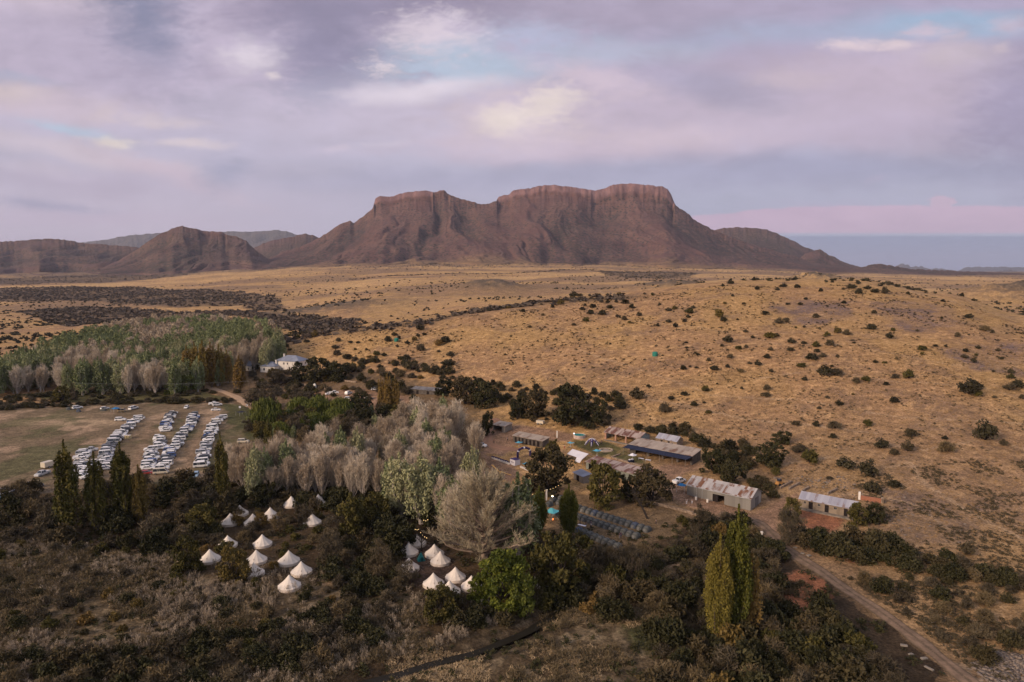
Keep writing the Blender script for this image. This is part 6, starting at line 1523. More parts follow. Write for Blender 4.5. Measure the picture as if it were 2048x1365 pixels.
# ================================================================== TENTS
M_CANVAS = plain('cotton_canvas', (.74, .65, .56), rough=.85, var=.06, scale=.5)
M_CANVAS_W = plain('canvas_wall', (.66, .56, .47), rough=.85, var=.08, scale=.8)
M_ROPE = plain('rope', (.45, .40, .33))
def bell(p, rz, s, label, group):
    root = empty('bell_tent', p, rz, (s, s, s)); tag(root, label, 'tent', group)
    if 'bell' not in _cm:
        n = 48; prof = [(.05, 3.0), (.35, 2.62), (.9, 1.98), (1.5, 1.40), (2.1, .90), (2.55, .60)]
        V = []; F = []
        for k, (r, z) in enumerate(prof):
            for i in range(n):
                a = 2 * PI * i / n; ph = (i % 4) / 4.0; sc = 1 - .035 * math.sin(ph * PI) * (k / 5)
                V.append((r * sc * math.cos(a), r * sc * math.sin(a), z - .05 * math.sin(ph * PI) * (k / 5)))
        for k in range(len(prof) - 1):
            for i in range(n): F.append((k * n + i, (k + 1) * n + i, (k + 1) * n + (i + 1) % n, k * n + (i + 1) % n))
        F.append(tuple(range(n)))
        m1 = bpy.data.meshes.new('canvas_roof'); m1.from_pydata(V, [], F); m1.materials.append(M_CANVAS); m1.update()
        V = []; F = []
        for k, (r, z) in enumerate([(2.46, .60), (2.50, .3), (2.52, -.2)]):
            for i in range(n):
                a = 2 * PI * i / n; V.append((r * math.cos(a), r * math.sin(a), z))
        for k in range(2):
            for i in range(n): F.append((k * n + i, (k + 1) * n + i, (k + 1) * n + (i + 1) % n, k * n + (i + 1) % n))
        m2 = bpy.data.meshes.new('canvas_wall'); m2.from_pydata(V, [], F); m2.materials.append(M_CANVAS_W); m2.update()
        d = MB(); d.hexa([(-.5, -2.64, -.1), (.5, -2.64, -.1), (.5, -2.50, -.1), (-.5, -2.50, -.1)], [(-.03, -1.62, 1.40), (.03, -1.62, 1.40), (.03, -1.50, 1.38), (-.03, -1.50, 1.38)])
        m3 = d.mesh('door_flap', plain('canvas_door', (.42, .33, .26)))
        m4 = MB().tube((0, 0, 2.9), (0, 0, 3.15), .05, .02).mesh('pole_tip', M_FRAME)
        g = MB()
        for i in range(12):
            a = 2 * PI * i / 12; g.tube((2.5 * math.cos(a), 2.5 * math.sin(a), .62), (3.7 * math.cos(a), 3.7 * math.sin(a), -.1), .015, n=3)
        m5 = g.mesh('guy_rope', M_ROPE)
        _cm['bell'] = [('canvas_roof', m1), ('canvas_wall', m2), ('door_flap', m3), ('pole_tip', m4), ('guy_ropes', m5)]
    for nme, me in _cm['bell']: link(nme, me, root)
for x, y, lb in BT:
    q = P(x, y); q.z = gz(q.x, q.y) + .02
    bell(q, random.uniform(-.6, .6), random.uniform(.94, 1.04), 'cream bell tent, ' + lb, 'cream bell tents')

M_DOME = plain('dome_fabric', (.115, .115, .105), rough=.7, var=.1, scale=.6); M_DOME2 = plain('dome_fabric_blue', (.09, .105, .14), rough=.7, var=.1)
def dome_meshes():
    out = []
    for mt in (M_DOME, M_DOME2):
        n, k = 14, 8; V = []; F = []
        for j in range(k + 1):
            y = -1.25 + 2.5 * j / k; e = (1 - abs(y / 1.32) ** 3.2) ** .5
            for i in range(n + 1):
                a = PI * i / n; c, s = math.cos(a), math.sin(a)
                V.append((1.0 * (.72 + .28 * e) * math.copysign(abs(c) ** .8, c), y, 1.42 * e * abs(s) ** .85 - .05))
        for j in range(k):
            for i in range(n): a = j * (n + 1) + i; F.append((a, a + 1, a + n + 2, a + n + 1))
        F.append(tuple(range(n + 1))); F.append(tuple((k) * (n + 1) + i for i in range(n, -1, -1)))
        me = bpy.data.meshes.new('shell'); me.from_pydata(V, [], F); me.materials.append(mt); me.update(); out.append(me)
    return out
DM = dome_meshes()
pm = MB()
for yy in (-1.0, 0, 1.0):
    e = (1 - abs(yy / 1.32) ** 3.2) ** .5; pts = []
    for i in range(11):
        a = PI * i / 10; c, s = math.cos(a), math.sin(a); pts.append((1.02 * (.72 + .28 * e) * math.copysign(abs(c) ** .8, c), yy, 1.45 * e * abs(s) ** .85 - .04))
    pm.path(pts, [.035] * 11, 4)
PM = pm.mesh('tent_pole', plain('pole_dark', (.045, .045, .045)))
dd = MB(); dd.hexa([(-.45, -1.42, -.03), (.45, -1.42, -.03), (.45, -1.30, -.03), (-.45, -1.30, -.03)], [(-.3, -1.20, .8), (.3, -1.20, .8), (.3, -1.10, .8), (-.3, -1.10, .8)])
DD = dd.mesh('door_flap', plain('door_fabric', (.19, .18, .165)))
def dome(p, rz, label, group, blue=False):
    root = empty('dome_tent', p, rz); tag(root, label, 'tent', group)
    link('shell', DM[1 if blue else 0], root); link('tent_pole', PM, root); link('door_flap', DD, root)
def dome_row(pa, pb, n, label, group, blue=()):
    A, B = P(*pa), P(*pb); d = B - A; rz = math.atan2(d.y, d.x)
    for i in range(n):
        q = A + d * (i / (n - 1)); q.z = gz(q.x, q.y); bl = i in blue
        dome(q, rz + random.gauss(0, .04), ('bluish ' if bl else 'grey green ') + label, ('bluish ' if bl else 'grey ') + group, bl)
dome_row((1158, 1019), (1294, 1062), 13, 'dome tent in the farthest camp row under the dark trees', 'tents of the farthest row', (3, 10))
dome_row((1150, 1034), (1272, 1075), 12, 'dome tent in the middle camp row', 'tents of the middle row')
dome_row((1158, 1064), (1235, 1096), 8, 'dome tent in the nearest camp row beside the bushes', 'tents of the nearest row', (0,))
for k, (x, y) in enumerate([(1122, 1000), (1133, 1006), (1106, 1003), (1119, 1008), (1098, 1012), (1112, 1030), (1122, 1034), (1104, 987)]):
    q = P(x, y); dome(q, -.7, 'grey green dome tent clustered around the turquoise canopy', 'tents around the turquoise canopy')
for x, y, lb, bl in ((157, 824, 'blue dome tent beside the white suv at the field edge', True), (207, 822, 'grey tent at the field edge left of the blue gazebo', False), (137, 820, 'grey tent behind the blue one at the field edge', False)):
    q = P(x, y); dome(q, random.random() * 2, lb, None, bl)
q = P(842, 1121); r0 = empty('pop_up_tent', q, .4); tag(r0, 'small teal pop up tent on the bare ground between bell tents', 'tent')
c = MB(); c.add([(-.9, -.8, 0), (.9, -.8, 0), (.9, .8, 0), (-.9, .8, 0), (-.15, 0, 1.9), (.15, 0, 1.9)], [(0, 1, 5, 4), (1, 2, 5), (2, 3, 4, 5), (3, 0, 4), (3, 2, 1, 0)]); c.build('shell', plain('teal_fabric', (.02, .16, .17), rough=.5), r0)
MB().box(-.3, .3, -.80, -.72, .02, 1.0).build('door_flap', plain('teal_door', (.01, .08, .09)), r0)

# ================================================================== CANOPIES, PARASOLS, POOL, EVENT THINGS
M_TURQ = plain('turquoise_cloth', (.12, .48, .52), rough=.6, var=.05); M_CYAN = plain('sky_blue_cloth', (.10, .38, .52), rough=.6, var=.05); M_BLUEC = plain('blue_cloth', (.02, .18, .42), rough=.6, var=.05)
M_PURP = plain('purple_cloth', (.045, .030, .115), rough=.6, var=.1); M_WHT = plain('white_cloth', (.75, .72, .76), rough=.6, var=.03); M_METAL = plain('pale_metal', (.5, .5, .5), rough=.4, spec=.5)
def canopy(name, px, py, w, h, mat, label, cat, peak=.9, one=False, dz=0, pole=M_METAL):
    q = P(px, py); r = empty(name, q, -.65); tag(r, label, cat)
    n = 10; V = []; F = []
    for j in range(n + 1):
        for i in range(n + 1):
            u, v = i / n * 2 - 1, j / n * 2 - 1; rr = min(1, math.hypot(u, v)); m = max(abs(u), abs(v))
            z = h + peak * (1 - m) ** 1.6 - .35 * (1 - abs(abs(u) - abs(v))) * m * 0 - .28 * m * (1 - abs(u * v)) * .6
            pin = 1 - .10 * m * (1 - abs(u * v))
            V.append((u * w / 2 * pin, v * w / 2 * pin, z))
    k = len(V); V += [(x, y, z - .04) for x, y, z in V]
    for j in range(n):
        for i in range(n): a = j * (n + 1) + i; F.append((a, a + 1, a + n + 2, a + n + 1)); F.append((k + a, k + a + n + 1, k + a + n + 2, k + a + 1))
    me = bpy.data.meshes.new('cloth'); me.from_pydata(V, [], F); me.materials.append(mat); me.update(); link('cloth', me, r)
    if one: MB().tube((0, 0, -.3), (0, 0, h + peak * .95), .06).build('pole', pole, r); MB().tube((0, 0, -.02), (0, 0, .12), .35, n=10).build('base', pole, r)
    else:
        for sx in (-1, 1):
            for sy in (-1, 1): MB().tube((sx * w * .49, sy * w * .49, -.3), (sx * w * .49, sy * w * .49, h), .045).build('pole', pole, r)
    return r
canopy('canopy', 1104, 1040, 3.6, 2.6, M_TURQ, 'bright turquoise stretch canopy on a pole between the slim poplars', 'canopy', one=True, pole=M_METAL)
canopy('parasol', 1194, 912, 2.6, 2.1, M_CYAN, 'turquoise square parasol standing before the stone fire pit', 'parasol', .4, one=True)
canopy('parasol', 1141, 894, 2.3, 1.7, M_CYAN, 'blue square parasol left of the purple star tent', 'parasol', .3, one=True)
canopy('parasol', 1038, 893, 2.4, 1.7, M_CYAN, 'blue square parasol in front of the row of grey stalls', 'parasol', .3, one=True)
canopy('parasol', 1054, 936, 2.6, 1.6, M_CYAN, 'blue square parasol right of the white booth', 'parasol', .3, one=True)
canopy('parasol', 1265, 922, 2.6, 2.2, M_WHT, 'white pointed parasol on the lawn before the navy shed', 'parasol', .7, one=True)
canopy('gazebo', 1364, 984, 2.6, 2.3, M_BLUEC, 'blue gazebo at the left end of the big barn', 'gazebo', .5)
canopy('gazebo', 232, 826, 3.4, 2.3, M_BLUEC, 'blue gazebo behind the tan four wheel drive on the field edge', 'gazebo', .6)
canopy('gazebo', 482, 831, 3.4, 1.8, M_NAVY, 'low dark navy gazebo beside the field track', 'gazebo', .3)
# round pool
q = P(1159, 875); r0 = empty('swimming_pool', q); tag(r0, 'round above ground pool with turquoise water and white rim', 'pool')
c = MB(); n = 32
ro = [(2.45 * math.cos(2 * PI * i / n), 2.45 * math.sin(2 * PI * i / n)) for i in range(n)]; ri = [(x * .95, y * .95) for x, y in ro]
c.rings([[(x, y, -.3) for x, y in ro], [(x, y, 1.1) for x, y in ro], [(x, y, 1.1) for x, y in ri], [(x, y, .5) for x, y in ri]], cap0=False, cap1=False); c.build('rim', plain('pool_wall', (.55, .42, .36)), r0)
MB().add([(x, y, .93) for x, y in ri], [tuple(range(n))]).build('water', plain('pool_water', (.03, .30, .29), rough=.05, spec=.5), r0)
# stone fire pit ring
q = P(1212, 901); r0 = empty('fire_pit', q); tag(r0, 'ring of pale stones around a fire pit on the lawn', 'fire pit')
c = MB()
for i in range(26):
    a = 2 * PI * i / 26; x, y = 2.4 * math.cos(a), 2.0 * math.sin(a); s = random.uniform(.28, .42); c.hexa([(x - s, y - s, -.2), (x + s, y - s, -.2), (x + s, y + s, -.2), (x - s, y + s, -.2)], [(x - s * .7, y - s * .7, .45), (x + s * .7, y - s * .6, .5), (x + s * .6, y + s * .7, .42), (x - s * .7, y + s * .6, .46)])
c.build('stones', plain('pale_stone', (.48, .38, .30), var=.2, scale=2), r0); MB().tube((0, 0, -.1), (0, 0, .12), 1.3, n=14).build('hearth', plain('ash', (.36, .30, .26)), r0)
# purple star tent with white stripes
q = P(1184, 892); r0 = empty('star_tent', q, .3); tag(r0, 'dark purple star shaped tent with white stripes', 'tent')
c = MB(); w_ = MB()
for i in range(6):
    a0, a1, am = 2 * PI * i / 6, 2 * PI * (i + 1) / 6, 2 * PI * (i + .5) / 6
    top = (0, 0, 3.0); p0 = (1.5 * math.cos(a0), 1.5 * math.sin(a0), 2.35); p1 = (1.5 * math.cos(a1), 1.5 * math.sin(a1), 2.35); f0 = (3.6 * math.cos(a0), 3.6 * math.sin(a0), 0); f0b = (3.4 * math.cos(a0 + .1), 3.4 * math.sin(a0 + .1), 0)
    pm_ = (1.25 * math.cos(am), 1.25 * math.sin(am), 2.3)
    c.add([top, p0, pm_, p1], [(0, 1, 2), (0, 2, 3)]); 
    L_ = (1.35 * math.cos(a0 - .42), 1.35 * math.sin(a0 - .42), 2.28); R_ = (1.35 * math.cos(a0 + .42), 1.35 * math.sin(a0 + .42), 2.28)
    c.add([L_, p0, R_, f0, f0b], [(0, 3, 1), (1, 4, 2)])
    w_.tube((.25 * math.cos(a0), .25 * math.sin(a0), 2.95), (1.55 * math.cos(a0), 1.55 * math.sin(a0), 2.40), .09, n=4); w_.tube((2.0 * math.cos(a0), 2.0 * math.sin(a0), 1.9), (3.1 * math.cos(a0), 3.1 * math.sin(a0), .7), .09, n=4)
c.build('cover', M_PURP, r0); w_.build('stripe', M_WHT, r0)
# inflatable arch, banners, booth
q = P(1048, 914); r0 = empty('inflatable_arch', q, .42); tag(r0, 'purple inflatable start arch with white patches', 'arch')
pts = [(-2.6, 0, 0), (-2.6, 0, 1.8), (-2.0, 0, 2.9), (-.8, 0, 3.4), (.8, 0, 3.4), (2.0, 0, 2.9), (2.6, 0, 1.8), (2.6, 0, 0)]
MB().path(pts, [.42] * 8, 10).build('tube', M_PURP, r0)
for i in (1, 3, 5):
    a, b = Vector(pts[i]), Vector(pts[i + 1]); MB().tube(a * .7 + b * .3, a * .35 + b * .65, .45, n=10).build('patch', M_WHT, r0)
A, B = P(983, 917), P(1017, 928)
for i in range(7):
    a = A + (B - A) * (i / 7); b = A + (B - A) * ((i + .92) / 7); r0 = empty('banner', (a.x, a.y, gz(a.x, a.y)), math.atan2(b.y - a.y, b.x - a.x)); L = (b - a).length
    tag(r0, 'purple banner with white marks in the fence line of banners', 'banner', 'purple banners in line')
    MB().box(0, L, -.03, .03, .05, 1.05).build('cloth', M_PURP, r0)
    c = MB(); c.box(L * .15, L * .3, -.045, -.032, .45, .75); c.box(L * .36, L * .7, -.045, -.032, .5, .6); c.box(L * .36, L * .62, -.045, -.032, .68, .75); c.build('mark', M_WHT, r0)
bt, Lb = frame_at('booth', (1020, 929), (1034, 934), 'white walled event booth with a dark purple roof', 'booth')
MB().box(0, 2.9, 0, 2.4, -.4, 2.1).build('wall', M_WHT, bt)
c = MB(); c.add([(-.15, -.15, 2.12), (3.05, -.15, 2.12), (3.05, 2.55, 2.12), (-.15, 2.55, 2.12), (1.45, 1.2, 2.7)], [(0, 1, 4), (1, 2, 4), (2, 3, 4), (3, 0, 4), (3, 2, 1, 0)]); c.build('roof', M_PURP, bt)
c = MB(); c.box(.5, 1.3, -.02, -.003, 1.15, 1.3); c.box(1.5, 2.4, -.02, -.003, 1.15, 1.3); c.box(.8, 2.1, -.02, -.003, .8, .9); c.build('mark', M_PURP, bt)
# carts, tables
q = P(1262, 926); r0 = empty('bar_cart', q, .5); tag(r0, 'dark bar cart with white tubs under the white parasol', 'cart')
MB().box(-1.1, 1.1, -.5, .5, .35, 1.1).build('body', M_NAVY, r0)
for s in (-.8, .8): MB().tube((s, -.55, .3), (s, -.45, .3), .3, n=12).build('wheel', M_TYRE, r0)
MB().box(-.9, -.2, -.3, .3, 1.1, 1.35).build('tub', M_WHT, r0); MB().box(.2, .9, -.3, .3, 1.1, 1.35).build('tub', M_WHT, r0)
def table(px, py, label, w=2.0):
    q = P(px, py); r = empty('folding_table', q, -.6); tag(r, label, 'table'); MB().box(-w / 2, w / 2, -.4, .4, .70, .75).build('tabletop', M_WHT, r)
    for sx in (-1, 1):
        for sy in (-1, 1): MB().tube((sx * (w / 2 - .1), sy * .3, -.1), (sx * (w / 2 - .1), sy * .3, .70), .03).build('leg', M_METAL, r)
table(1164, 1056, 'white topped table among people at the left end of the tents', 2.4); table(1282, 921, 'pale table in the shade under the navy awning'); table(1296, 924, 'second pale table under the navy awning, farther right')
# water tanks
for x, y, lb in ((793, 683, 'green round water tank on the slope, the left one'), (1310, 712, 'green round water tank on the hillside, the right one')):
    q = P(x, y); r0 = empty('water_tank', q); tag(r0, lb, 'water tank'); gm = plain('tank_green', (.03, .20, .15), rough=.5, var=.05)
    c = MB()
    def rg(r, z): return [(r * math.cos(2 * PI * i / 20), r * math.sin(2 * PI * i / 20), z) for i in range(20)]
    c.rings([rg(1.5, -.3), rg(1.5, .5), rg(1.54, .55), rg(1.5, .6), rg(1.5, 1.2), rg(1.54, 1.25), rg(1.5, 1.3), rg(1.5, 1.8)]); c.build('body', gm, r0)
    d_ = MB(); d_.rings([rg(1.5, 1.8), rg(1.2, 2.1), rg(.4, 2.3)]); d_.build('lid', gm, r0)
for k, (x, y) in enumerate([(254, 877), (259, 877)]):
    q = P(x, y); r0 = empty('drum', q); tag(r0, 'yellowish drum beside the winding row of cars', 'drum', 'yellow drums'); c = MB(); c.tube((0, 0, -.1), (0, 0, 1.3), .85, n=14); c.build('barrel', plain('yellow_plastic', (.62, .50, .28)), r0); MB().tube((0, 0, 1.3), (0, 0, 1.4), .5, n=12).build('lid', M_WHT, r0)
for x, y, lb in ((480, 820, 'white roadside sign where the field track meets the road'), (494, 816, 'small white sign beside the field track higher up')):
    q = P(x, y); r0 = empty('sign_post', q, .2); tag(r0, lb, 'sign'); MB().tube((0, 0, -.2), (0, 0, 1.6), .05).build('post', M_METAL, r0); MB().box(-.5, .5, -.09, -.05, .9, 1.9).build('board', M_WHT, r0)
for x, y, h, lb in ((1114, 876, 2.6, 'white post standing at the edge of the dirt yard'), (1523, 1081, 2.2, 'pale gate pillar where the dirt road leaves the yard'), (1093, 1001, 3.2, 'white flag like post left of the dome tents')):
    q = P(x, y); r0 = empty('post', q); tag(r0, lb, 'post'); MB().box(-.22, .22, -.22, .22, -.3, h).build('shaft', M_WHITEW, r0); MB().box(-.28, .28, -.28, .28, h, h + .12).build('cap', M_WHITEW, r0)
# power line along the far wood
A = P(150, 797); B = P(500, 793); pA = Vector((A.x, A.y, A.z)); pB = Vector((B.x, B.y, B.z))
for p_, lb in ((pA, 'thin wooden power pole at the left end of the wire'), (pB, 'thin wooden power pole near the farmhouse end of the wire')):
    r0 = empty('power_pole', p_); tag(r0, lb, 'power pole'); MB().tube((0, 0, -.5), (0, 0, 9), .14, .1).build('pole', BARK, r0); MB().box(-.9, .9, -.06, .06, 8.4, 8.55).build('crossarm', BARK, r0)
c = MB(); pts = [tuple(pA.lerp(pB, t) + Vector((0, 0, 8.6 - 1.2 * 4 * t * (1 - t)))) for t in np.linspace(0, 1, 17)]
c.path(pts, [.03] * 17, 3); o = c.build('power_line', M_METAL); tag(o, 'pale sagging wire strung along the foot of the far wood', 'wire')

# string lights
M_BULB = emit('bulb', (1.0, .66, .28), 1.8)
def lights(pts, nb, label):
    w = [Vector(p) for p in pts]; r = empty('string_lights', w[0]); tag(r, label, 'string lights')
    o = w[0]; P_ = []
    for a, b in zip(w[:-1], w[1:]):
        for t in np.linspace(0, 1, 9)[(0 if a is w[0] else 1):]: P_.append(a.lerp(b, t) - o - Vector((0, 0, .5 * 4 * t * (1 - t))))
    MB().path([tuple(p) for p in P_], [.02] * len(P_), 4).build('cord', M_TYRE, r)
    me = bpy.data.meshes.get('bulb') or MB().rings([[(.065 * s * math.cos(2 * PI * i / 8), .065 * s * math.sin(2 * PI * i / 8), z) for i in range(8)] for s, z in ((.4, .0), (.9, -.05), (1, -.11), (.8, -.18), (.3, -.22))]).mesh('bulb', M_BULB)
    for k in range(nb):
        f = (k + .5) / nb * (len(P_) - 1); i = int(f); p = P_[i].lerp(P_[min(i + 1, len(P_) - 1)], f - i); b = link('bulb', me, r); b.location = p
def up(px, py, h): q = P(px, py); return (q.x, q.y, q.z + h)
lights([up(1058, 1010, 3.4), up(1092, 1001, 3.3), up(1130, 984, 3.6)], 14, 'warm string lights running from the dark yard tree to the slim poplars')
lights([up(822, 1092, 5.5), up(838, 1090, 4.2), up(856, 1112, 4.6)], 9, 'warm string lights under the dark tree above the bell tents')
lights([up(846, 1075, 5.0), up(858, 1072, 4.8)], 3, 'short strand of warm lights higher in the dark tree')
def lamp(px, py, h, label, col=(1, .8, .5), st=20):
    q = P(px, py); r = empty('lamp', q); tag(r, label, 'lamp'); MB().tube((0, 0, -.2), (0, 0, h), .05).build('pole', M_METAL, r)
    MB().rings([[(s * math.cos(2 * PI * i / 8), s * math.sin(2 * PI * i / 8), h + z) for i in range(8)] for s, z in ((.1, .0), (.22, .08), (.22, .22), (.1, .3))]).build('bulb', emit('lamp_glow', col, st), r)
lamp(1105, 1000, .9, 'glowing lamp among the tents behind the turquoise canopy'); lamp(1224, 876, 2.6, 'white lamp at the left pier of the open stable', (1, .85, .75), 6); lamp(1268, 889, 2.9, 'bright white lamp where stable and navy shed meet', (1, .85, .8), 8); lamp(1148, 873, 1.0, 'white lamp at the left of the round pool', (1, .9, .9), 5)
q = P(1106, 1041); r0 = empty('camp_fire', q); tag(r0, 'small orange camp fire under the turquoise canopy', 'fire')
c = MB()
for i in range(5):
    a = i * 1.26; c.tube((.5 * math.cos(a), .5 * math.sin(a), 0), (0, 0, .35), .06)
c.build('logs', BARK, r0); c = MB(); c.rings([[(s * math.cos(2 * PI * i / 7), s * math.sin(2 * PI * i / 7), z) for i in range(7)] for s, z in ((.10, .08), (.16, .2), (.08, .38), (.02, .6))]); c.build('flame', emit('flame', (1, .25, .05), 5), r0)
# lit strip on the bank, its light put into the orange colour
# three thin flat pieces make up the strip
M_YEL = plain('lit_strip_orange', (.85, .45, .10), rough=.6)
q = P(996, 942); r0 = empty('lit_strip', q); tag(r0, 'orange yellow strip of painted light over the bank left of the yard', 'light strip')
c = MB(); pA, pB, pC, pD = [P(x, y) - q for x, y in ((984, 933), (999, 946), (1023, 953), (1003, 960))]
for a, b, wd in ((pA, pB, .35), (pB, pC, .4), (pB, pD, .3)):
    d = (b - a); n_ = Vector((-d.y, d.x, 0)).normalized() * wd; c.hexa([tuple(a - n_ + Vector((0, 0, .5))), tuple(b - n_ * .4 + Vector((0, 0, .35))), tuple(b + n_ * .4 + Vector((0, 0, .35))), tuple(a + n_ + Vector((0, 0, .5)))], [tuple(a - n_ + Vector((0, 0, .56))), tuple(b - n_ * .4 + Vector((0, 0, .41))), tuple(b + n_ * .4 + Vector((0, 0, .41))), tuple(a + n_ + Vector((0, 0, .56)))])
c.build('cloth', M_YEL, r0)

# leaning trunk tree and pale dead tree
def dead_tree(px, pyb, pyt, mat, label, lean=(0, 0), wpx=40, name='dead_tree'):
    p, h = top_height(px, pyb, pyt); w = mpx(wpx, p); root = empty(name, p); tag(root, label, 'tree')
    lb = []
    for i in range(14):
        f = .35 + .6 * i / 14; az = i * 2.4; l = w * .5 * (1.2 - f) * random.uniform(.8, 1.3)
        b = Vector((lean[0] * f, lean[1] * f, h * f * .8)); pts = [b]
        for k in range(1, 5): pts.append(b + Vector((math.cos(az) * l * k / 4 + random.gauss(0, .15), math.sin(az) * l * k / 4 + random.gauss(0, .15), l * .9 * (k / 4) ** 1.2)))
        lb.append(pts)
    mb = MB(); mb.path([(lean[0] * t, lean[1] * t, h * .85 * t - .3 * (t == 0)) for t in (0, .25, .5, .75, 1)], [h * .035, h * .03, h * .022, h * .014, .03], 7)
    mb.build('trunk', mat, root)
    b2 = MB()
    for L in lb: b2.path([tuple(q) for q in L], [h * .014, h * .01, h * .008, h * .005, .015], 4)
    for L in lb:
        for k in (1, 2, 3):
            for s in (0, 1, 2):
                d = Vector((random.gauss(0, 1), random.gauss(0, 1), abs(random.gauss(.6, .6)))).normalized() * random.uniform(.6, 1.6) * h / 12; b2.tube(L[k], L[k] + d, .04, .012, n=3)
    b2.build('branches', mat, root)
dead_tree(1166, 848, 778, PBARK, 'pale leafless dead tree in front of the dark trees above the yard', wpx=60)
dead_tree(1296, 1038, 968, DBARK, 'slanting dark trunk leaning left over the empty camp ground', lean=(-4.5, 2.5), wpx=40, name='leaning_tree')
dead_tree(843, 1102, 1062, DBARK, 'small dark leafless forked tree between the right hand bell tents', wpx=40)

# ------------------------------------------------------------------ people
SKIN = plain('skin', (.30, .17, .11)); HAIR = plain('hair', (.02, .015, .01))
def person_meshes(pose):
    """one continuous body grown from a joint skeleton"""
    st = .22 if pose == 'walk' else .06
    J = {'pel': (0, 0, .94), 'ches': (0, 0, 1.28), 'neck': (0, 0, 1.48), 'head': (0, .02, 1.60), 'crown': (0, .01, 1.72)}
    S = {'pel': .15, 'ches': .165, 'neck': .06, 'head': .095, 'crown': .085}
    E = [('pel', 'ches'), ('ches', 'neck'), ('neck', 'head'), ('head', 'crown')]
    for s, n in ((-1, 'l'), (1, 'r')):
        J['sh' + n] = (s * .19, 0, 1.42); S['sh' + n] = .065
        J['el' + n] = (s * .26, .02 + (.06 * s if pose == 'walk' else 0), 1.15); S['el' + n] = .045
        J['wr' + n] = (s * .24, .10 + (.12 * s if pose == 'walk' else .05), .92); S['wr' + n] = .032
        J['ha' + n] = (s * .235, .14 + (.12 * s if pose == 'walk' else .05), .83); S['ha' + n] = .03
        J['hi' + n] = (s * .10, 0, .88); S['hi' + n] = .095
        J['kn' + n] = (s * .11, s * st * .5 + .03, .49); S['kn' + n] = .06
        J['an' + n] = (s * .11, s * st, .09); S['an' + n] = .042
        J['to' + n] = (s * .12, s * st + .17, .04); S['to' + n] = .035
        E += [('ches', 'sh' + n), ('sh' + n, 'el' + n), ('el' + n, 'wr' + n), ('wr' + n, 'ha' + n), ('pel', 'hi' + n), ('hi' + n, 'kn' + n), ('kn' + n, 'an' + n), ('an' + n, 'to' + n)]
    def grow(keys, add, name, mat):
        ks = [k for k in J if k in keys]; ix = {k: i for i, k in enumerate(ks)}
        me = bpy.data.meshes.new('tmp'); me.from_pydata([J[k] for k in ks], [(ix[a], ix[b]) for a, b in E if a in ix and b in ix], []); ob = bpy.data.objects.new('tmp', me); COL.objects.link(ob)
        m = ob.modifiers.new('s', 'SKIN')
        for i, k in enumerate(ks): me.skin_vertices[0].data[i].radius = (S[k] + add,) * 2
        me.skin_vertices[0].data[0].use_root = True
        ob.modifiers.new('d', 'SUBSURF').levels = 1
        dg = bpy.context.evaluated_depsgraph_get(); out = bpy.data.meshes.new_from_object(ob.evaluated_get(dg)); out.name = name; out.materials.clear(); out.materials.append(mat)
        bpy.data.objects.remove(ob); return out
    body = grow(set(J), 0, 'body', SKIN)
    _cc = {}
    def shirt(mt): return _cc.setdefault(('s', mt.name), None) or _cc.update({('s', mt.name): grow({'pel', 'ches', 'shl', 'shr', 'ell', 'elr'}, .018, 'shirt', mt)}) or _cc[('s', mt.name)]
    def tr(mt): return _cc.setdefault(('t', mt.name), None) or _cc.update({('t', mt.name): grow({'pel', 'hil', 'hir', 'knl', 'knr', 'anl', 'anr'}, .016, 'trousers', mt)}) or _cc[('t', mt.name)]
    hair = MB().rings([[(s * math.cos(2 * PI * i / 10), .0 + s * math.sin(2 * PI * i / 10), z) for i in range(10)] for s, z in ((.10, 1.62), (.115, 1.70), (.10, 1.78), (.04, 1.83))]).mesh('hair', HAIR, True)
    return body, shirt, tr, hair
PB = {k: person_meshes(k) for k in ('stand', 'walk')}
CLO = {'dark': plain('cloth_dark', (.03, .03, .04)), 'navy': plain('cloth_navy', (.03, .04, .11)), 'white': plain('cloth_white', (.6, .6, .62)), 'red': plain('cloth_red', (.4, .06, .05)), 'grey': plain('cloth_grey', (.2, .2, .21)), 'purple': plain('cloth_purple', (.10, .06, .22))}
def person(px, py, pose, a, b, rz, label):
    q = P(px, py); r = empty('person', q, rz); tag(r, label, 'person'); body, sh, tr, hair = PB[pose]
    link('body', body, r); link('shirt', sh(CLO[a]), r); link('trousers', tr(CLO[b]), r); link('hair', hair, r)
person(1160, 1053, 'stand', 'dark', 'dark', 2, 'person in dark clothes left of the white table')
person(1172, 1055, 'stand', 'dark', 'grey', 4, 'person in dark top standing at the right end of the white table')
person(1182, 1054, 'walk', 'purple', 'dark', 1, 'person in purple behind another beside the tents')
person(1182, 1058, 'walk', 'white', 'dark', 2, 'person in white top walking beside the tents')
person(1239, 1078, 'walk', 'navy', 'grey', .5, 'person in navy, left of the pair between tents and bushes')
person(1242, 1077, 'walk', 'purple', 'navy', .5, 'person in purple, right of the pair between tents and bushes')
person(1373, 1009, 'stand', 'white', 'white', 3, 'person in white standing in the barn yard, the left one')
person(1384, 1008, 'stand', 'grey', 'white', 3, 'person in grey top standing in the barn yard, the right one')
person(1345, 1004, 'walk', 'dark', 'dark', 1, 'person in black bending near the barn yard wall')
person(351, 950, 'stand', 'dark', 'dark', 1, 'person in dark clothes below the car rows')
person(55, 993, 'stand', 'dark', 'dark', 1, 'person in dark clothes at the left edge of the field')
person(1015, 883, 'stand', 'white', 'dark', 1, 'person in white top left of the grey stalls')
person(988, 887, 'walk', 'red', 'dark', 1, 'person in red top walking across the dirt yard')
person(1129, 898, 'stand', 'white', 'red', 2, 'person in white top near the marquee corner')
person(1092, 995, 'stand', 'white', 'grey', 2, 'person in white top among the tents by the string lights')
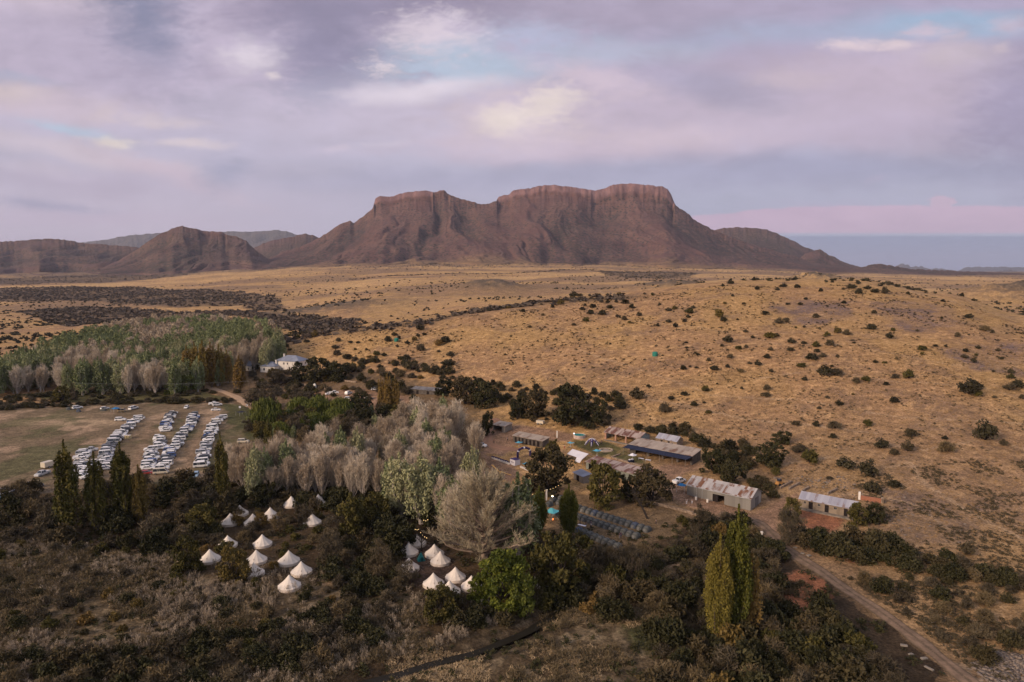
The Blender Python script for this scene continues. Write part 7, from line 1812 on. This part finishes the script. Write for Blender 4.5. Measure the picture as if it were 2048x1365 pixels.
person(1312, 1050, 'stand', 'grey', 'dark', 2, 'person in grey at the right end of the dome tent rows')
person(1203, 890, 'stand', 'navy', 'dark', 2, 'person in navy right of the purple star tent')

# ------------------------------------------------------------------ roads and stream
def ribbon(name, pl, w, mat, label, lift=.13, kind='structure', level=None, cols=5, step=1.5, px=True):
    wpts = [P(*p) if px else Vector((*p, 0)) for p in pl]; pts = []
    n = len(wpts)
    for i in range(n - 1):
        p0, p1, p2, p3 = wpts[max(i - 1, 0)], wpts[i], wpts[i + 1], wpts[min(i + 2, n - 1)]
        k = max(2, int((p2 - p1).length / step))
        for j in range(k):
            t = j / k; pts.append(.5 * ((2 * p1) + (-p0 + p2) * t + (2 * p0 - 5 * p1 + 4 * p2 - p3) * t * t + (-p0 + 3 * p1 - 3 * p2 + p3) * t ** 3))
    pts.append(wpts[-1]); V = []; tn = []
    for i, p in enumerate(pts):
        d = pts[min(i + 1, len(pts) - 1)] - pts[max(i - 1, 0)]; nrm = Vector((-d.y, d.x, 0)).normalized()
        ww = w * (1 + .22 * (vnoise(i * .35, 3.0, 5) - .5) * 2)
        for c in range(cols):
            f = c / (cols - 1) * 2 - 1; q = p + nrm * (f * ww / 2); V.append([q.x, q.y, 0]); tn.append(abs(f))
    V = np.array(V); V[:, 2] = (H(V[:, 0], V[:, 1]) + lift - .12 * (np.array(tn) > .99)) if level is None else level
    F = [(i * cols + c, i * cols + c + 1, (i + 1) * cols + c + 1, (i + 1) * cols + c) for i in range(len(pts) - 1) for c in range(cols - 1)]
    me = mesh_np(name, V, np.array(F), [mat], smooth=True)
    at = me.attributes.new('tint', 'FLOAT', 'POINT'); at.data.foreach_set('value', np.array(tn, dtype=np.float32))
    o = link(name, me); tag(o, label, kind=kind); return o
def roadmat(name, c1, c2, mid):
    m, t, b = newmat(name, .95, .1)
    at = t.n('ShaderNodeAttribute', attribute_name='tint').outputs['Fac']; g = t.n('ShaderNodeNewGeometry').outputs['Position']
    n = t.noise(.7, g, 5, .65); n2 = t.noise(4, g, 4, .7)
    c = t.mix(t.remap(n, .35, .65), c1, c2); c = t.mix(t.math('MULTIPLY', t.math('MULTIPLY', t.remap(at, .30, .05), t.remap(n2, .3, .6)), .75), c, mid)
    c = t.mix(t.math('MULTIPLY', t.remap(t.math('ADD', at, t.math('MULTIPLY', n2, .5)), .9, 1.3), .8), c, mid)
    t.set(b.inputs['Base Color'], c); return m
M_RD = roadmat('road_dirt', (.27, .18, .12), (.17, .115, .08), (.085, .065, .04)); M_RD2 = roadmat('road_sand', (.48, .33, .21), (.38, .25, .16), (.36, .24, .155))
ribbon('dirt_road', [(2010, 1420), (1940, 1365), (1870, 1308), (1802, 1255), (1745, 1214), (1686, 1175), (1640, 1142), (1594, 1113), (1560, 1086), (1540, 1064), (1515, 1045), (1480, 1035), (1440, 1026)], 3.5, M_RD, 'two track dirt road running to the bottom right', cols=9)
ribbon('dirt_road', [(400, 770), (420, 776), (443, 783), (460, 789), (475, 796), (486, 804), (497, 811), (512, 819)], 4.5, M_RD2, 'pale sandy road curving past the car field', cols=7)
ribbon('dirt_road', [(1040, 900), (1000, 896), (975, 884), (985, 860), (1000, 848), (985, 838)], 4.5, roadmat('road_red', (.34, .19, .12), (.28, .16, .105), (.24, .145, .095)), 'reddish yard road curling past the grey stalls', cols=7)
sm, t, b = newmat('stream_water', .45, .12); b.inputs['Base Color'].default_value = (.020, .017, .012, 1)
nz = t.noise(1.4, t.n('ShaderNodeNewGeometry').outputs['Position'], 3); bp = t.n('ShaderNodeBump'); bp.inputs['Strength'].default_value = .15; t.set(bp.inputs['Height'], nz); t.set(b.inputs['Normal'], bp.outputs[0])
ribbon('water', [tuple(p) for p in STREAM], 2.0, sm, 'narrow dark stream crossing the foreground', level=-.95, px=False)
# fence on the right, gutters and yard clutter
fp = [P(*p) for p in [(1694, 1122), (1745, 1112), (1800, 1108), (1850, 1116), (1900, 1127), (1980, 1146), (2070, 1168)]]
r0 = empty('wire_fence', fp[0]); tag(r0, 'low wire fence on dark posts crossing the dry ground at the right edge', 'fence'); wv = MB()
for a, b in zip(fp[:-1], fp[1:]):
    k = max(2, int((b - a).length / 3.2))
    for i in range(k):
        p = a + (b - a) * (i / k) - fp[0]; zz = gz(p.x + fp[0].x, p.y + fp[0].y) - fp[0].z; MB().tube((p.x, p.y, zz - .3), (p.x, p.y, zz + 1.25), .07, n=5).build('post', M_STONEW, r0)
        q = a + (b - a) * ((i + 1) / k) - fp[0]; zq = gz(q.x + fp[0].x, q.y + fp[0].y) - fp[0].z
        for h_ in (.4, .8, 1.15): wv.tube((p.x, p.y, zz + h_), (q.x, q.y, zq + h_), .012, n=3)
wv.build('wires', M_METAL, r0)
g_ = MB(); g_.tube((-.3, -.42, 3.50), (L1 + .3, -.42, 3.50), .07, n=6); g_.build('gutter', M_METAL, b1)
for x_ in (3.2, 5.0): MB().tube((x_, -.08, 0), (x_, -.08, 3.5), .05, n=6).build('pipe', M_METAL, b1)
for x_, y_, lb in ((1392, 1000, 'white drum against the front wall of the big barn'), (1415, 1005, 'second pale drum against the barn wall, nearer its doorway')):
    q = P(x_, y_); r0 = empty('drum', q); tag(r0, lb, 'drum'); MB().tube((0, 0, -.1), (0, 0, .95), .32, n=12).build('barrel', M_WHITEW, r0); MB().tube((0, 0, .951), (0, 0, 1.0), .26, n=12).build('lid', M_METAL, r0)
q = P(1560, 972); r0 = empty('loader', q, .5); tag(r0, 'orange tan farm machine parked behind the right end of the barn', 'farm machine')
oc = plain('machine_orange', (.48, .24, .08), var=.2)
MB().hexa([(-1.6, -.7, .6), (1.2, -.7, .6), (1.2, .7, .6), (-1.6, .7, .6)], [(-1.3, -.55, 1.6), (.9, -.55, 1.4), (.9, .55, 1.4), (-1.3, .55, 1.6)]).build('body', oc, r0)
MB().box(-.9, .1, -.5, .5, 1.62, 2.3).build('cab', M_GLASS, r0); MB().hexa([(1.2, -.9, .2), (2.0, -.9, .2), (2.0, .9, .2), (1.2, .9, .2)], [(1.25, -.9, 1.0), (1.5, -.9, 1.0), (1.5, .9, 1.0), (1.25, .9, 1.0)]).build('bucket', oc, r0)
for sx in (-1.0, .8):
    for sy in (-.75, .75): MB().tube((sx, sy - .15, .5), (sx, sy + .15, .5), .5, n=14).build('wheel', M_TYRE, r0)
# old planks and slabs beside the road
for k, (x, y, w, h) in enumerate([(1808, 1292, 1.2, .7), (1822, 1310, 1.0, .6), (1848, 1318, 1.3, .6), (1858, 1338, 1.6, .5), (1590, 1096, 1.0, .6), (1618, 1112, 1.2, .8), (1605, 1108, .9, .6)]):
    q = P(x, y); o = MB().box(-w / 2, w / 2, -h / 2, h / 2, -.1, .22).build('concrete_slab', M_SLAB); o.location = q; o.rotation_euler = (.1 * random.random(), .15 * random.random(), random.random() * 3)
    md = o.modifiers.new('b', 'BEVEL'); md.width = .05; tag(o, 'pale broken slab lying on the verge of the dirt road', 'slab', 'broken slabs beside the road')
